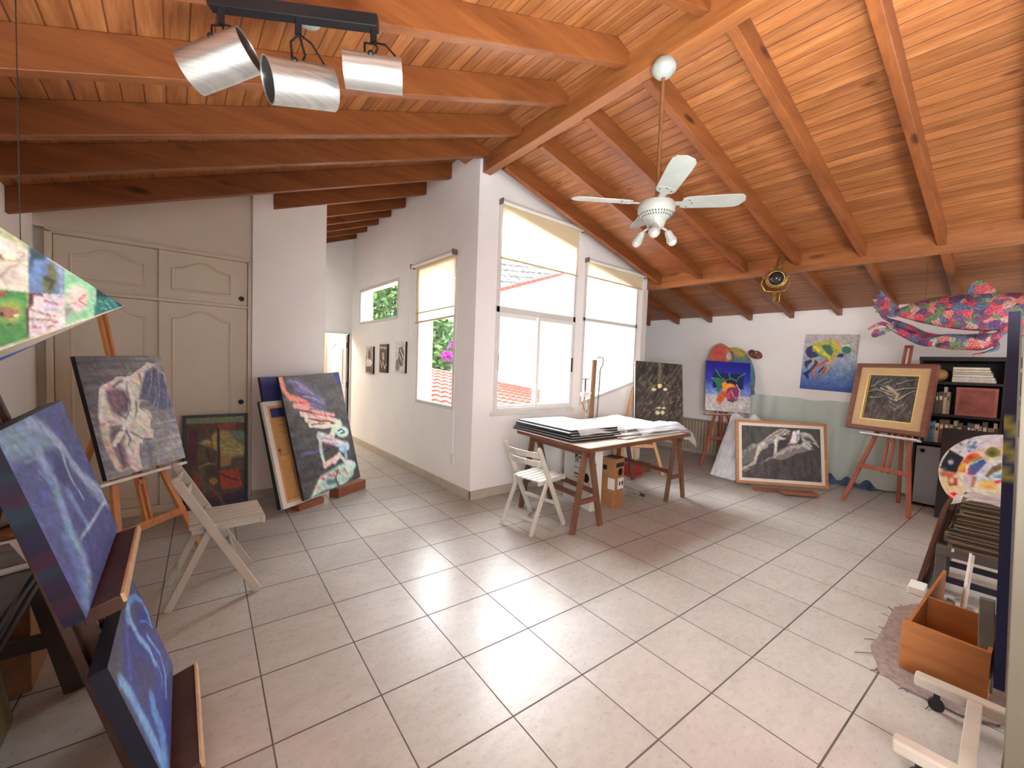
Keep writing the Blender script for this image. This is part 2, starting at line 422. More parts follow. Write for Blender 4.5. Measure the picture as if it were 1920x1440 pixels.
def text_mesh(name, body, size, mat, parent, loc, rot, extrude=0.0006, align='LEFT', bold=0.0):
    cu = bpy.data.curves.new(name, 'FONT'); cu.body = body; cu.size = size; cu.extrude = extrude; cu.align_x = align
    cu.offset = bold; cu.resolution_u = 3
    tmp = bpy.data.objects.new('tmp', cu); COL.objects.link(tmp)
    dg = bpy.context.evaluated_depsgraph_get()
    me = bpy.data.meshes.new_from_object(tmp.evaluated_get(dg))
    bpy.data.objects.remove(tmp); bpy.data.curves.remove(cu)
    me.name = name; me.materials.clear(); me.materials.append(mat)
    ob = bpy.data.objects.new(name, me); COL.objects.link(ob)
    if parent is not None: ob.parent = parent
    ob.matrix_basis = Matrix.Translation(V(loc)) @ rot.to_4x4()
    return ob
PAINT = {
 'crouch': [
  ('L',(84,84,90),(158,158,164)),
  ('N',0.22,3,40,0,2),
  ('P',(206,204,194),0.0104,1,[(0.148,0.276),(0.194,0.236),(0.291,0.216),(0.375,0.175),(0.43,0.173),(0.468,0.188),(0.55,0.168),(0.644,0.125),(0.752,0.089),(0.778,0.055),(0.843,0.071),(0.884,0.077),(0.911,0.122),(0.997,0.171),(1.007,0.242),(1.009,0.334),(0.999,0.494),(0.856,0.53),(0.769,0.491),(0.722,0.429),(0.594,0.409),(0.549,0.46),(0.632,0.525),(0.654,0.593),(0.637,0.656),(0.669,0.679),(0.652,0.724),(0.591,0.742),(0.5,0.737),(0.457,0.82),(0.399,0.942),(0.408,0.988),(0.271,0.959),(0.175,0.964),(0.12,0.927),(0.1,0.824),(0.082,0.713),(0.074,0.605),(0.075,0.505),(0.101,0.391)]),
  ('P',(92,97,124),0.0229,1,[(0.736,0.151),(0.873,0.106),(0.978,0.18),(1.003,0.272),(0.995,0.504),(0.856,0.53),(0.755,0.49),(0.672,0.416),(0.575,0.389),(0.637,0.29)]),
  ('S',(60,64,92),0.0062,0.8,0.0052,0.0031,[(0.767,0.162),(0.672,0.259),(0.627,0.355)]),
  ('S',(172,177,196),0.0062,0.8,0.0052,0.0031,[(0.833,0.135),(0.781,0.265),(0.683,0.388)]),
  ('S',(60,64,92),0.0062,0.8,0.0052,0.0031,[(0.876,0.136),(0.776,0.294),(0.729,0.449)]),
  ('S',(172,177,196),0.0062,0.8,0.0052,0.0031,[(0.916,0.148),(0.876,0.32),(0.786,0.484)]),
  ('S',(60,64,92),0.0062,0.8,0.0052,0.0031,[(0.963,0.179),(0.881,0.34),(0.853,0.5)]),
  ('S',(172,177,196),0.0062,0.8,0.0052,0.0031,[(0.981,0.21),(0.981,0.357),(0.928,0.498)]),
  ('S',(60,64,92),0.0062,0.8,0.0052,0.0031,[(0.783,0.231),(0.681,0.307),(0.63,0.384)]),
  ('S',(172,177,196),0.0062,0.8,0.0052,0.0031,[(0.827,0.302),(0.808,0.384),(0.739,0.46)]),
  ('P',(98,80,100),0.0312,0.85,[(0.221,0.29),(0.308,0.269),(0.452,0.306),(0.46,0.388),(0.399,0.49),(0.307,0.515),(0.229,0.472),(0.212,0.384)]),
  ('S',(178,96,104),0.0104,0.8,0.0094,0.0052,[(0.316,0.314),(0.307,0.375),(0.298,0.453)]),
  ('S',(70,60,80),0.0146,0.7,0.0114,0.0083,[(0.401,0.311),(0.424,0.385),(0.394,0.472)]),
  ('P',(104,90,102),0.0312,0.85,[(0.174,0.534),(0.306,0.585),(0.34,0.625),(0.263,0.743),(0.276,0.943),(0.178,0.956),(0.128,0.804),(0.131,0.663)]),
  ('S',(208,213,206),0.0146,1,0.0447,0.0208,[(0.539,0.2),(0.522,0.301),(0.509,0.429),(0.423,0.529),(0.303,0.628),(0.173,0.737)]),
  ('S',(60,60,70),0.0083,0.7,0.0052,0.0042,[(0.48,0.225),(0.457,0.342),(0.447,0.459),(0.358,0.539)]),
  ('P',(218,214,202),0.026,1,[(0.671,0.576),(0.647,0.612),(0.608,0.638),(0.562,0.648),(0.519,0.642),(0.486,0.621),(0.47,0.589),(0.473,0.553),(0.496,0.518),(0.533,0.491),(0.578,0.479),(0.623,0.484),(0.658,0.505),(0.675,0.538)]),
  ('S',(206,206,196),0.0125,1,0.0281,0.0229,[(0.404,0.616),(0.494,0.682),(0.618,0.723)]),
  ('S',(70,66,74),0.0083,0.7,0.0062,0.0042,[(0.378,0.656),(0.479,0.725),(0.599,0.757)]),
  ('S',(190,180,170),0.0187,1,0.0343,0.0312,[(0.098,0.583),(0.1,0.758),(0.154,0.926)]),
  ('S',(202,196,190),0.0229,1,0.0499,0.0416,[(0.403,0.758),(0.345,0.87),(0.344,0.957)]),
  ('S',(96,94,106),0.0416,0.5,0.0312,0.0416,[(0.54,0.771),(0.551,0.882),(0.538,0.989)]),
  ('S',(186,120,116),0.0104,0.7,0.0125,0.0073,[(0.08,0.556),(0.136,0.55)]),
  ('S',(186,120,116),0.0104,0.7,0.0125,0.0073,[(0.087,0.698),(0.11,0.726)]),
  ('S',(186,120,116),0.0104,0.7,0.0125,0.0073,[(0.102,0.783),(0.126,0.812)]),
  ('S',(186,120,116),0.0104,0.7,0.0125,0.0073,[(0.168,0.921),(0.184,0.941)]),
  ('S',(186,120,116),0.0104,0.7,0.0125,0.0073,[(0.29,0.903),(0.293,0.93)]),
  ('S',(186,120,116),0.0104,0.7,0.0125,0.0073,[(0.271,0.241),(0.288,0.259)]),
  ('S',(40,40,46),0.0042,0.8,0.0031,0.0031,[(0.106,0.391),(0.126,0.317),(0.174,0.248),(0.292,0.214),(0.375,0.175),(0.448,0.174),(0.551,0.166),(0.645,0.122),(0.747,0.084),(0.788,0.048),(0.886,0.072)]),
  ('S',(40,40,46),0.0042,0.7,0.0031,0.0031,[(0.549,0.46),(0.633,0.52),(0.66,0.594),(0.639,0.656),(0.67,0.684),(0.646,0.732)]),
  ('S',(236,234,224),0.0166,0.6,0.0135,0.0073,[(0.199,0.288),(0.143,0.395),(0.111,0.493)]),
  ('S',(236,234,224),0.0166,0.6,0.0135,0.0073,[(0.483,0.216),(0.504,0.3),(0.497,0.391)]),
  ('S',(236,234,224),0.0166,0.6,0.0135,0.0073,[(0.484,0.427),(0.423,0.529),(0.295,0.618)]),
  ('S',(236,234,224),0.0166,0.6,0.0135,0.0073,[(0.622,0.514),(0.641,0.572)]),
  ('S',(236,234,224),0.0166,0.6,0.0135,0.0073,[(0.409,0.776),(0.362,0.874)]),
  ('S',(236,234,224),0.0166,0.6,0.0135,0.0073,[(0.153,0.565),(0.206,0.572),(0.312,0.568)]),
  ('S',(66,60,74),0.0125,0.75,0.0104,0.0062,[(0.311,0.261),(0.381,0.229),(0.434,0.214)]),
  ('S',(66,60,74),0.0125,0.75,0.0104,0.0062,[(0.528,0.412),(0.515,0.484),(0.483,0.536)]),
  ('S',(66,60,74),0.0125,0.75,0.0104,0.0062,[(0.293,0.487),(0.361,0.53)]),
  ('S',(66,60,74),0.0125,0.75,0.0104,0.0062,[(0.334,0.641),(0.357,0.715),(0.317,0.761)]),
  ('S',(66,60,74),0.0125,0.75,0.0104,0.0062,[(0.46,0.776),(0.42,0.885)]),
  ('S',(66,60,74),0.0125,0.75,0.0104,0.0062,[(0.179,0.653),(0.222,0.626),(0.292,0.627)]),
  ('S',(66,60,74),0.0125,0.75,0.0104,0.0062,[(0.206,0.742),(0.216,0.846),(0.208,0.937)]),
  ('S',(66,60,74),0.0125,0.75,0.0104,0.0062,[(0.655,0.168),(0.654,0.244)]),
  ('S',(204,206,198),0.0052,0.8,0.0042,0.0026,[(0.286,0.643),(0.222,0.694),(0.184,0.739)]),
  ('S',(204,206,198),0.0052,0.8,0.0042,0.0026,[(0.268,0.649),(0.207,0.698),(0.172,0.74)]),
  ('S',(204,206,198),0.0052,0.8,0.0042,0.0026,[(0.249,0.655),(0.192,0.703),(0.161,0.742)]),
  ('S',(204,206,198),0.0052,0.8,0.0042,0.0026,[(0.231,0.661),(0.177,0.707),(0.149,0.743)]),
  ('S',(204,206,198),0.0052,0.8,0.0042,0.0026,[(0.213,0.667),(0.162,0.711),(0.137,0.744)]),
  ('S',(196,120,128),0.0062,0.7,0.0052,0.0031,[(0.331,0.306),(0.353,0.379)]),
  ('S',(196,120,128),0.0062,0.7,0.0052,0.0031,[(0.279,0.355),(0.29,0.426)]),
  ('S',(196,120,128),0.0062,0.7,0.0052,0.0031,[(0.368,0.336),(0.365,0.415)]),
 ],
 'blue': [
  ('L',(84,98,160),(74,84,150)),
  ('N',0.2,8,14,20,5),
  ('P',(122,160,192),0.0333,0.9,[(0.004,0.004),(0.293,-0.006),(0.508,0.065),(0.624,0.173),(0.691,0.267),(0.466,0.203),(0.309,0.206),(0.15,0.174),(0.008,0.153),(-0.032,0.041)]),
  ('S',(152,178,214),0.0333,1,0.0426,0.0373,[(0.39,0.022),(0.565,0.128),(0.653,0.245),(0.702,0.383),(0.794,0.534),(0.985,0.687),(0.981,0.78)]),
  ('S',(140,176,214),0.0373,1,0.0493,0.036,[(0.326,0.211),(0.349,0.354),(0.301,0.493),(0.261,0.646),(0.273,0.769),(0.232,0.892),(0.071,0.952)]),
  ('S',(118,150,204),0.0266,1,0.0373,0.0266,[(0.449,0.433),(0.478,0.597),(0.506,0.713)]),
  ('P',(58,68,122),0.0266,0.9,[(0.511,0.267),(0.661,0.336),(0.565,0.435),(0.429,0.447),(0.385,0.328)]),
  ('S',(170,196,226),0.0107,1,0.0133,0.0107,[(0.979,0.765),(0.564,0.743),(0.345,0.725)]),
  ('S',(164,192,222),0.0133,1,0.0173,0.012,[(0.629,0.239),(0.575,0.417),(0.623,0.595)]),
  ('S',(156,186,222),0.04,0.7,0.0599,0.0333,[(0.809,0.552),(0.879,0.682),(0.978,0.751)]),
  ('S',(100,142,204),0.04,0.7,0.056,0.04,[(0.186,0.655),(0.164,0.793),(0.071,0.932)]),
  ('S',(84,150,180),0.02,0.6,0.0266,0.02,[(0.315,0.38),(0.299,0.433)]),
  ('S',(84,160,180),0.02,0.5,0.0266,0.02,[(0.251,0.59),(0.244,0.637)]),
  ('S',(56,66,124),0.0187,0.7,0.024,0.0133,[(0.445,0.76),(0.408,0.829),(0.313,0.904)]),
  ('S',(64,72,134),0.0133,0.7,0.012,0.0093,[(0.615,0.343),(0.603,0.495),(0.565,0.592)]),
  ('S',(150,190,206),0.0107,0.6,0.008,0.0053,[(0.134,0.052),(0.356,0.07)]),
  ('S',(150,190,206),0.0107,0.6,0.008,0.0053,[(0.047,0.085),(0.24,0.113)]),
  ('S',(150,190,206),0.0107,0.6,0.008,0.0053,[(0.135,0.187),(0.3,0.212)]),
  ('S',(150,190,206),0.0107,0.6,0.008,0.0053,[(0.235,0.265),(0.279,0.347)]),
  ('S',(150,190,206),0.0107,0.6,0.008,0.0053,[(0.215,0.029),(0.419,0.056)]),
 ],
 'lowblue': [
  ('L',(78,82,100),(66,70,124)),
  ('N',0.18,8,8,0,9),
  ('P',(58,70,150),0.0486,0.9,[(0.367,0.069),(0.631,0.206),(0.859,0.567),(0.825,0.805),(0.564,0.95),(0.133,0.976),(-0.0,0.751),(0.056,0.243)]),
  ('P',(66,72,124),0.0364,1,[(0.4,0.259),(0.576,0.547),(0.54,0.689),(0.343,0.603),(0.144,0.534),(0.181,0.383)]),
  ('S',(92,152,222),0.0194,1,0.0328,0.0218,[(0.525,0.11),(0.635,0.068),(0.745,0.083),(0.88,0.152),(0.969,0.273),(0.971,0.393),(0.932,0.498)]),
  ('S',(138,182,230),0.0243,1,0.0352,0.0267,[(0.646,0.078),(0.577,0.157),(0.594,0.327),(0.667,0.498),(0.651,0.639)]),
  ('P',(44,60,142),0.0194,1,[(0.915,0.413),(0.867,0.413),(0.809,0.394),(0.753,0.362),(0.71,0.322),(0.687,0.282),(0.687,0.249),(0.712,0.23),(0.756,0.227),(0.812,0.243),(0.87,0.274),(0.917,0.316),(0.944,0.358),(0.943,0.394)]),
  ('S',(120,160,214),0.0073,0.8,0.0073,0.0061,[(0.732,0.285),(0.865,0.391),(0.939,0.52)]),
  ('S',(116,158,220),0.0146,1,0.0206,0.017,[(0.751,0.449),(0.828,0.718),(0.75,0.844),(0.549,0.878)]),
  ('S',(120,172,226),0.0291,1,0.0437,0.051,[(0.066,0.171),(0.101,0.317),(0.097,0.479),(0.1,0.707),(0.072,0.894)]),
  ('S',(98,150,216),0.0364,1,0.0558,0.0607,[(0.337,0.634),(0.286,0.69),(0.255,0.841),(0.119,0.909)]),
  ('S',(84,100,176),0.0243,0.8,0.0328,0.0243,[(0.474,0.103),(0.316,0.214),(0.192,0.284)]),
  ('S',(60,80,160),0.017,0.8,0.0182,0.0134,[(0.183,0.618),(0.164,0.716)]),
  ('S',(150,190,226),0.0121,0.6,0.0146,0.0097,[(0.685,0.66),(0.658,0.775),(0.569,0.79)]),
 ],
 'forest': [
  ('L',(80,66,52),(80,66,56)),
  ('N',0.3,10,10,0,3),
  ('P',(116,128,98),0.01,1,[(-0.011,-0.012),(1.02,-0.008),(1.02,0.079),(-0.011,0.068)]),
  ('P',(96,58,46),0.01,1,[(-0.011,0.071),(1.02,0.083),(1.02,0.157),(-0.011,0.115)]),
  ('P',(140,66,44),0.0119,1,[(0.529,0.078),(0.826,0.079),(0.826,0.144),(0.529,0.145)]),
  ('P',(152,142,86),0.0299,1,[(0.201,0.283),(0.363,0.239),(0.517,0.153),(0.688,0.157),(0.993,0.365),(0.98,0.469),(0.565,0.464),(0.517,0.378)]),
  ('P',(106,124,102),0.0249,1,[(0.688,0.157),(1.02,0.174),(1.02,0.366),(0.813,0.263)]),
  ('P',(90,80,50),0.0149,1,[(0.19,0.315),(0.305,0.336),(0.363,0.486),(0.213,0.494)]),
  ('P',(82,42,48),0.0139,1,[(0.055,0.149),(0.201,0.153),(0.19,0.331),(0.156,0.523),(0.066,0.558),(0.022,0.356)]),
  ('S',(62,36,36),0.01,1,0.0239,0.0219,[(0.529,0.145),(0.535,0.345),(0.547,0.58)]),
  ('S',(110,66,44),0.0139,1,0.0249,0.0149,[(0.328,0.148),(0.422,0.274),(0.41,0.456)]),
  ('P',(168,140,80),0.0249,0.8,[(0.565,0.464),(0.763,0.457),(0.738,0.558),(0.565,0.573)]),
  ('P',(160,66,46),0.0119,1,[(0.529,0.613),(0.877,0.592),(0.948,0.822),(0.59,0.814)]),
  ('S',(60,34,32),0.008,1,0.008,0.007,[(0.517,0.628),(0.688,0.691),(0.89,0.74)]),
  ('P',(160,110,62),0.0139,1,[(0.515,0.716),(0.508,0.733),(0.489,0.745),(0.461,0.751),(0.43,0.748),(0.403,0.738),(0.384,0.723),(0.377,0.706),(0.384,0.689),(0.403,0.676),(0.43,0.671),(0.461,0.673),(0.489,0.683),(0.508,0.698)]),
  ('S',(140,108,72),0.008,1,0.0129,0.01,[(0.213,0.543),(0.363,0.511),(0.469,0.534)]),
  ('S',(90,86,64),0.0299,1,0.0448,0.0299,[(0.258,0.587),(0.247,0.692),(0.305,0.778)]),
  ('P',(130,54,38),0.0159,1,[(0.1,0.6),(0.213,0.608),(0.235,0.78),(0.167,0.767)]),
  ('P',(58,46,62),0.0249,1,[(0.305,0.901),(1.02,0.845),(1.02,1.098),(0.305,1.04)]),
  ('S',(110,74,66),0.0139,1,0.0199,0.0149,[(0.375,0.767),(0.517,0.862),(0.614,0.98)]),
  ('S',(196,186,120),0.006,0.8,0.006,0.004,[(0.305,0.262),(0.493,0.294)]),
  ('S',(196,186,120),0.006,0.8,0.006,0.004,[(0.565,0.33),(0.713,0.294)]),
  ('S',(196,186,120),0.006,0.8,0.006,0.004,[(0.59,0.398),(0.941,0.432)]),
  ('S',(196,186,120),0.006,0.8,0.006,0.004,[(0.614,0.357),(0.916,0.396)]),
 ],
 'swimmer': [
  ('L',(78,78,78),(72,72,72)),
  ('N',0.25,5,26,0,4),
  ('P',(44,46,116),0.0353,0.9,[(0.889,-0.016),(1.044,-0.016),(1.036,0.162),(0.93,0.122)]),
  ('S',(244,146,126),0.0165,1,0.0353,0.0235,[(0.02,0.007),(0.045,0.104),(0.105,0.171),(0.254,0.207),(0.372,0.246)]),
  ('P',(116,112,150),0.047,0.9,[(0.118,0.022),(0.3,0.032),(0.506,0.154),(0.644,0.228),(0.628,0.313),(0.415,0.294),(0.372,0.21),(0.209,0.147),(0.088,0.092)]),
  ('P',(70,72,84),0.0235,0.9,[(0.191,0.095),(0.18,0.107),(0.159,0.116),(0.134,0.12),(0.108,0.119),(0.087,0.113),(0.076,0.103),(0.075,0.091),(0.086,0.08),(0.105,0.071),(0.131,0.067),(0.156,0.067),(0.178,0.073),(0.19,0.083)]),
  ('S',(160,150,190),0.0094,0.8,0.0082,0.0059,[(0.15,0.037),(0.288,0.062),(0.396,0.118)]),
  ('S',(80,76,120),0.0094,0.8,0.0082,0.0059,[(0.212,0.14),(0.373,0.171),(0.547,0.214)]),
  ('S',(160,150,190),0.0094,0.8,0.0082,0.0059,[(0.311,0.176),(0.483,0.209),(0.627,0.27)]),
  ('S',(80,76,120),0.0094,0.8,0.0082,0.0059,[(0.369,0.218),(0.498,0.251),(0.617,0.294)]),
  ('S',(160,150,190),0.0094,0.8,0.0082,0.0059,[(0.279,0.083),(0.401,0.141),(0.468,0.168)]),
  ('S',(232,160,150),0.0118,1,0.027,0.0176,[(0.147,0.244),(0.328,0.279),(0.53,0.338),(0.75,0.377)]),
  ('S',(80,100,140),0.0071,0.8,0.0082,0.0059,[(0.369,0.29),(0.573,0.316),(0.735,0.367)]),
  ('S',(228,196,186),0.0118,1,0.0235,0.02,[(0.222,0.317),(0.373,0.356),(0.646,0.402),(0.828,0.455)]),
  ('S',(232,206,186),0.0118,1,0.0247,0.0212,[(0.274,0.37),(0.396,0.417),(0.643,0.456)]),
  ('S',(222,220,196),0.0094,1,0.0176,0.0141,[(0.312,0.425),(0.497,0.46),(0.711,0.475)]),
  ('S',(200,70,84),0.0071,0.7,0.0071,0.0047,[(0.231,0.228),(0.392,0.236)]),
  ('S',(200,70,84),0.0071,0.7,0.0071,0.0047,[(0.246,0.295),(0.405,0.318)]),
  ('S',(200,70,84),0.0071,0.7,0.0071,0.0047,[(0.395,0.342),(0.509,0.387)]),
  ('S',(200,70,84),0.0071,0.7,0.0071,0.0047,[(0.463,0.417),(0.639,0.419)]),
  ('S',(200,70,84),0.0071,0.7,0.0071,0.0047,[(0.597,0.344),(0.604,0.415)]),
  ('S',(46,48,56),0.0047,0.8,0.0041,0.0029,[(0.156,0.272),(0.315,0.309)]),
  ('S',(46,48,56),0.0047,0.8,0.0041,0.0029,[(0.307,0.365),(0.503,0.404)]),
  ('S',(46,48,56),0.0047,0.8,0.0041,0.0029,[(0.347,0.42),(0.559,0.437)]),
  ('S',(100,96,140),0.0094,1,0.0141,0.0082,[(0.098,0.643),(0.267,0.648),(0.472,0.651)]),
  ('S',(204,224,196),0.0165,1,0.0411,0.0353,[(0.822,0.468),(0.697,0.509),(0.602,0.578)]),
  ('P',(190,228,216),0.0141,1,[(0.958,0.563),(0.937,0.584),(0.895,0.597),(0.841,0.599),(0.786,0.591),(0.743,0.574),(0.717,0.552),(0.714,0.529),(0.734,0.51),(0.773,0.497),(0.825,0.494),(0.879,0.5),(0.926,0.517),(0.954,0.539)]),
  ('S',(36,30,34),0.0047,1,0.0053,0.0047,[(0.759,0.526),(0.824,0.516),(0.883,0.553),(0.798,0.555)]),
  ('S',(206,208,216),0.0165,1,0.0411,0.0353,[(0.424,0.533),(0.574,0.579),(0.707,0.633),(0.876,0.681)]),
  ('S',(210,90,96),0.0059,0.7,0.0059,0.0035,[(0.441,0.553),(0.662,0.597)]),
  ('S',(210,90,96),0.0059,0.7,0.0059,0.0035,[(0.49,0.606),(0.703,0.642)]),
  ('S',(210,90,96),0.0059,0.7,0.0059,0.0035,[(0.608,0.542),(0.629,0.63)]),
  ('P',(150,196,226),0.0165,1,[(0.864,0.709),(0.851,0.722),(0.824,0.73),(0.789,0.731),(0.754,0.724),(0.726,0.712),(0.709,0.697),(0.707,0.681),(0.721,0.669),(0.746,0.661),(0.78,0.66),(0.815,0.665),(0.844,0.677),(0.862,0.693)]),
  ('S',(192,204,192),0.0118,1,0.027,0.0235,[(0.438,0.544),(0.406,0.646),(0.418,0.783)]),
  ('S',(226,180,170),0.0118,1,0.027,0.0235,[(0.416,0.787),(0.576,0.764),(0.697,0.733)]),
  ('S',(216,206,200),0.0118,1,0.0212,0.0235,[(0.586,0.785),(0.705,0.74),(0.796,0.829),(0.878,0.846)]),
  ('S',(150,190,206),0.0165,1,0.0294,0.0235,[(0.82,0.711),(0.807,0.8)]),
  ('P',(176,206,192),0.0188,1,[(0.096,0.998),(0.202,0.924),(0.315,0.859),(0.466,0.847),(0.63,0.824),(0.8,0.819),(0.945,0.849),(0.882,0.954),(0.732,0.992),(0.601,1.001),(0.333,0.989)]),
  ('P',(192,224,216),0.0165,1,[(0.96,0.879),(0.942,0.897),(0.909,0.907),(0.866,0.907),(0.824,0.897),(0.79,0.88),(0.77,0.86),(0.768,0.839),(0.785,0.821),(0.817,0.811),(0.858,0.811),(0.9,0.819),(0.936,0.836),(0.957,0.857)]),
  ('S',(214,84,92),0.0118,0.8,0.0153,0.0082,[(0.455,0.873),(0.521,0.899)]),
  ('S',(214,84,92),0.0118,0.8,0.0153,0.0082,[(0.575,0.862),(0.642,0.898)]),
  ('S',(214,84,92),0.0118,0.8,0.0153,0.0082,[(0.312,0.868),(0.369,0.901)]),
  ('S',(214,84,92),0.0118,0.8,0.0153,0.0082,[(0.202,0.924),(0.245,0.945)]),
  ('S',(214,84,92),0.0118,0.8,0.0153,0.0082,[(0.734,0.877),(0.779,0.929)]),
  ('S',(214,84,92),0.0118,0.8,0.0153,0.0082,[(0.546,0.935),(0.543,0.894)]),
  ('S',(60,100,110),0.0212,0.8,0.0235,0.0176,[(0.412,0.932),(0.542,0.945),(0.579,1.005)]),
  ('S',(44,46,52),0.0094,0.7,0.0094,0.0071,[(0.616,0.861),(0.55,0.926),(0.564,0.991)]),
  ('S',(230,226,206),0.0094,0.6,0.0141,0.0106,[(0.308,0.876),(0.21,0.945),(0.118,1.005)]),
 ],
 'flower': [
  ('G',((0,(22,22,128)),(0.35,(40,48,160)),(0.55,(96,120,190)),(0.66,(120,140,190)),(0.7,(186,182,178)),(1,(184,176,170)))),
  ('N',0.12,10,10,0,3),
  ('P',(24,30,72),0.0133,1,[(0.16,0.24),(0.846,0.229),(0.848,0.531),(0.166,0.541)]),
  ('S',(58,150,104),0.0106,1,0.0106,0.0053,[(0.224,0.178),(0.327,0.313),(0.456,0.381)]),
  ('S',(120,190,140),0.0053,0.7,0.0033,0.0027,[(0.215,0.172),(0.318,0.307),(0.447,0.375)]),
  ('S',(58,150,104),0.0106,1,0.0106,0.0053,[(0.127,0.351),(0.27,0.355),(0.442,0.382)]),
  ('S',(120,190,140),0.0053,0.7,0.0033,0.0027,[(0.118,0.346),(0.262,0.349),(0.433,0.376)]),
  ('S',(58,150,104),0.0106,1,0.0106,0.0053,[(0.525,0.237),(0.554,0.337)]),
  ('S',(120,190,140),0.0053,0.7,0.0033,0.0027,[(0.516,0.231),(0.545,0.331)]),
  ('S',(58,150,104),0.0106,1,0.0106,0.0053,[(0.888,0.214),(0.75,0.299),(0.681,0.404)]),
  ('S',(120,190,140),0.0053,0.7,0.0033,0.0027,[(0.88,0.208),(0.741,0.293),(0.672,0.399)]),
  ('S',(58,150,104),0.0106,1,0.0106,0.0053,[(0.27,0.355),(0.259,0.509),(0.29,0.634)]),
  ('S',(120,190,140),0.0053,0.7,0.0033,0.0027,[(0.262,0.349),(0.25,0.503),(0.281,0.628)]),
  ('S',(58,150,104),0.0106,1,0.0106,0.0053,[(0.68,0.367),(0.582,0.335),(0.456,0.381)]),
  ('S',(120,190,140),0.0053,0.7,0.0033,0.0027,[(0.672,0.361),(0.574,0.329),(0.447,0.375)]),
  ('P',(36,112,84),0.0186,1,[(0.127,0.364),(0.313,0.352),(0.442,0.382),(0.357,0.439),(0.318,0.632),(0.246,0.612),(0.258,0.471)]),
  ('P',(232,150,50),0.0213,1,[(0.357,0.439),(0.456,0.394),(0.639,0.458),(0.695,0.504),(0.556,0.552),(0.473,0.646),(0.389,0.627)]),
  ('P',(206,84,40),0.0319,1,[(0.276,0.685),(0.416,0.599),(0.474,0.671),(0.419,0.775),(0.322,0.87),(0.25,0.788)]),
  ('P',(132,50,82),0.0186,1,[(0.772,0.636),(0.757,0.702),(0.713,0.757),(0.65,0.791),(0.579,0.796),(0.514,0.772),(0.469,0.724),(0.452,0.66),(0.467,0.593),(0.512,0.537),(0.576,0.504),(0.647,0.499),(0.712,0.523),(0.756,0.572)]),
  ('P',(220,90,100),0.0213,0.8,[(0.459,0.647),(0.557,0.589),(0.558,0.739),(0.488,0.732)]),
  ('S',(226,190,200),0.0106,1,0.0106,0.008,[(0.695,0.454),(0.765,0.562),(0.752,0.687),(0.642,0.783)]),
  ('S',(210,200,230),0.008,1,0.0093,0.0067,[(0.585,0.587),(0.627,0.684),(0.683,0.73)]),
  ('S',(60,30,70),0.016,0.8,0.016,0.012,[(0.503,0.768),(0.614,0.797),(0.697,0.741)]),
  ('P',(30,26,40),0.0106,1,[(0.548,0.401),(0.544,0.417),(0.532,0.431),(0.515,0.44),(0.496,0.441),(0.479,0.435),(0.467,0.422),(0.463,0.406),(0.467,0.389),(0.479,0.375),(0.496,0.367),(0.514,0.366),(0.531,0.372),(0.543,0.384)]),
  ('P',(30,26,40),0.0106,1,[(0.644,0.407),(0.641,0.42),(0.632,0.431),(0.619,0.438),(0.604,0.439),(0.59,0.434),(0.581,0.424),(0.577,0.411),(0.58,0.398),(0.59,0.387),(0.603,0.38),(0.618,0.379),(0.631,0.384),(0.641,0.394)]),
 ],
 'recline': [
  ('G',((0,(62,62,56)),(0.5,(60,56,54)),(1,(70,62,64)))),
  ('N',0.3,26,5,0,6),
  ('P',(96,92,88),0.0236,1,[(-0.002,0.526),(0.078,0.407),(0.139,0.334),(0.214,0.34),(0.251,0.417),(0.183,0.512),(0.159,0.648),(0.144,0.695),(0.001,0.774)]),
  ('P',(150,144,136),0.0236,0.8,[(0.085,0.429),(0.146,0.345),(0.206,0.352),(0.176,0.422),(0.108,0.472)]),
  ('P',(134,128,122),0.0182,0.8,[(0.002,0.526),(0.055,0.442),(0.039,0.59),(0.001,0.661)]),
  ('S',(58,54,52),0.0091,0.6,0.0064,0.0036,[(0.02,0.592),(0.036,0.5)]),
  ('S',(170,164,156),0.0091,0.6,0.0064,0.0036,[(0.046,0.554),(0.062,0.469)]),
  ('S',(58,54,52),0.0091,0.6,0.0064,0.0036,[(0.072,0.516),(0.088,0.438)]),
  ('S',(170,164,156),0.0091,0.6,0.0064,0.0036,[(0.098,0.478),(0.113,0.406)]),
  ('S',(58,54,52),0.0091,0.6,0.0064,0.0036,[(0.124,0.44),(0.139,0.375)]),
  ('S',(170,164,156),0.0091,0.6,0.0064,0.0036,[(0.15,0.401),(0.165,0.344)]),
  ('S',(58,54,52),0.0091,0.6,0.0064,0.0036,[(0.175,0.363),(0.191,0.313)]),
  ('P',(150,144,138),0.0109,1,[(0.214,0.34),(0.282,0.279),(0.349,0.308),(0.341,0.399),(0.258,0.461),(0.212,0.577),(0.189,0.725),(0.084,0.812),(0.008,0.863),(0.004,0.813),(0.084,0.756),(0.148,0.683),(0.183,0.512)]),
  ('P',(186,180,172),0.0182,0.8,[(0.221,0.351),(0.282,0.302),(0.311,0.345),(0.251,0.417),(0.213,0.532),(0.182,0.647),(0.159,0.693),(0.19,0.511)]),
  ('S',(196,190,182),0.0045,0.9,0.0041,0.0023,[(0.008,0.807),(0.069,0.768)]),
  ('S',(52,48,46),0.0036,0.7,0.0023,0.0018,[(0.014,0.822),(0.075,0.783)]),
  ('S',(196,190,182),0.0045,0.9,0.0041,0.0023,[(0.012,0.84),(0.076,0.807)]),
  ('S',(52,48,46),0.0036,0.7,0.0023,0.0018,[(0.018,0.855),(0.082,0.822)]),
  ('S',(196,190,182),0.0045,0.9,0.0041,0.0023,[(0.019,0.867),(0.091,0.817)]),
  ('S',(52,48,46),0.0036,0.7,0.0023,0.0018,[(0.025,0.883),(0.097,0.832)]),
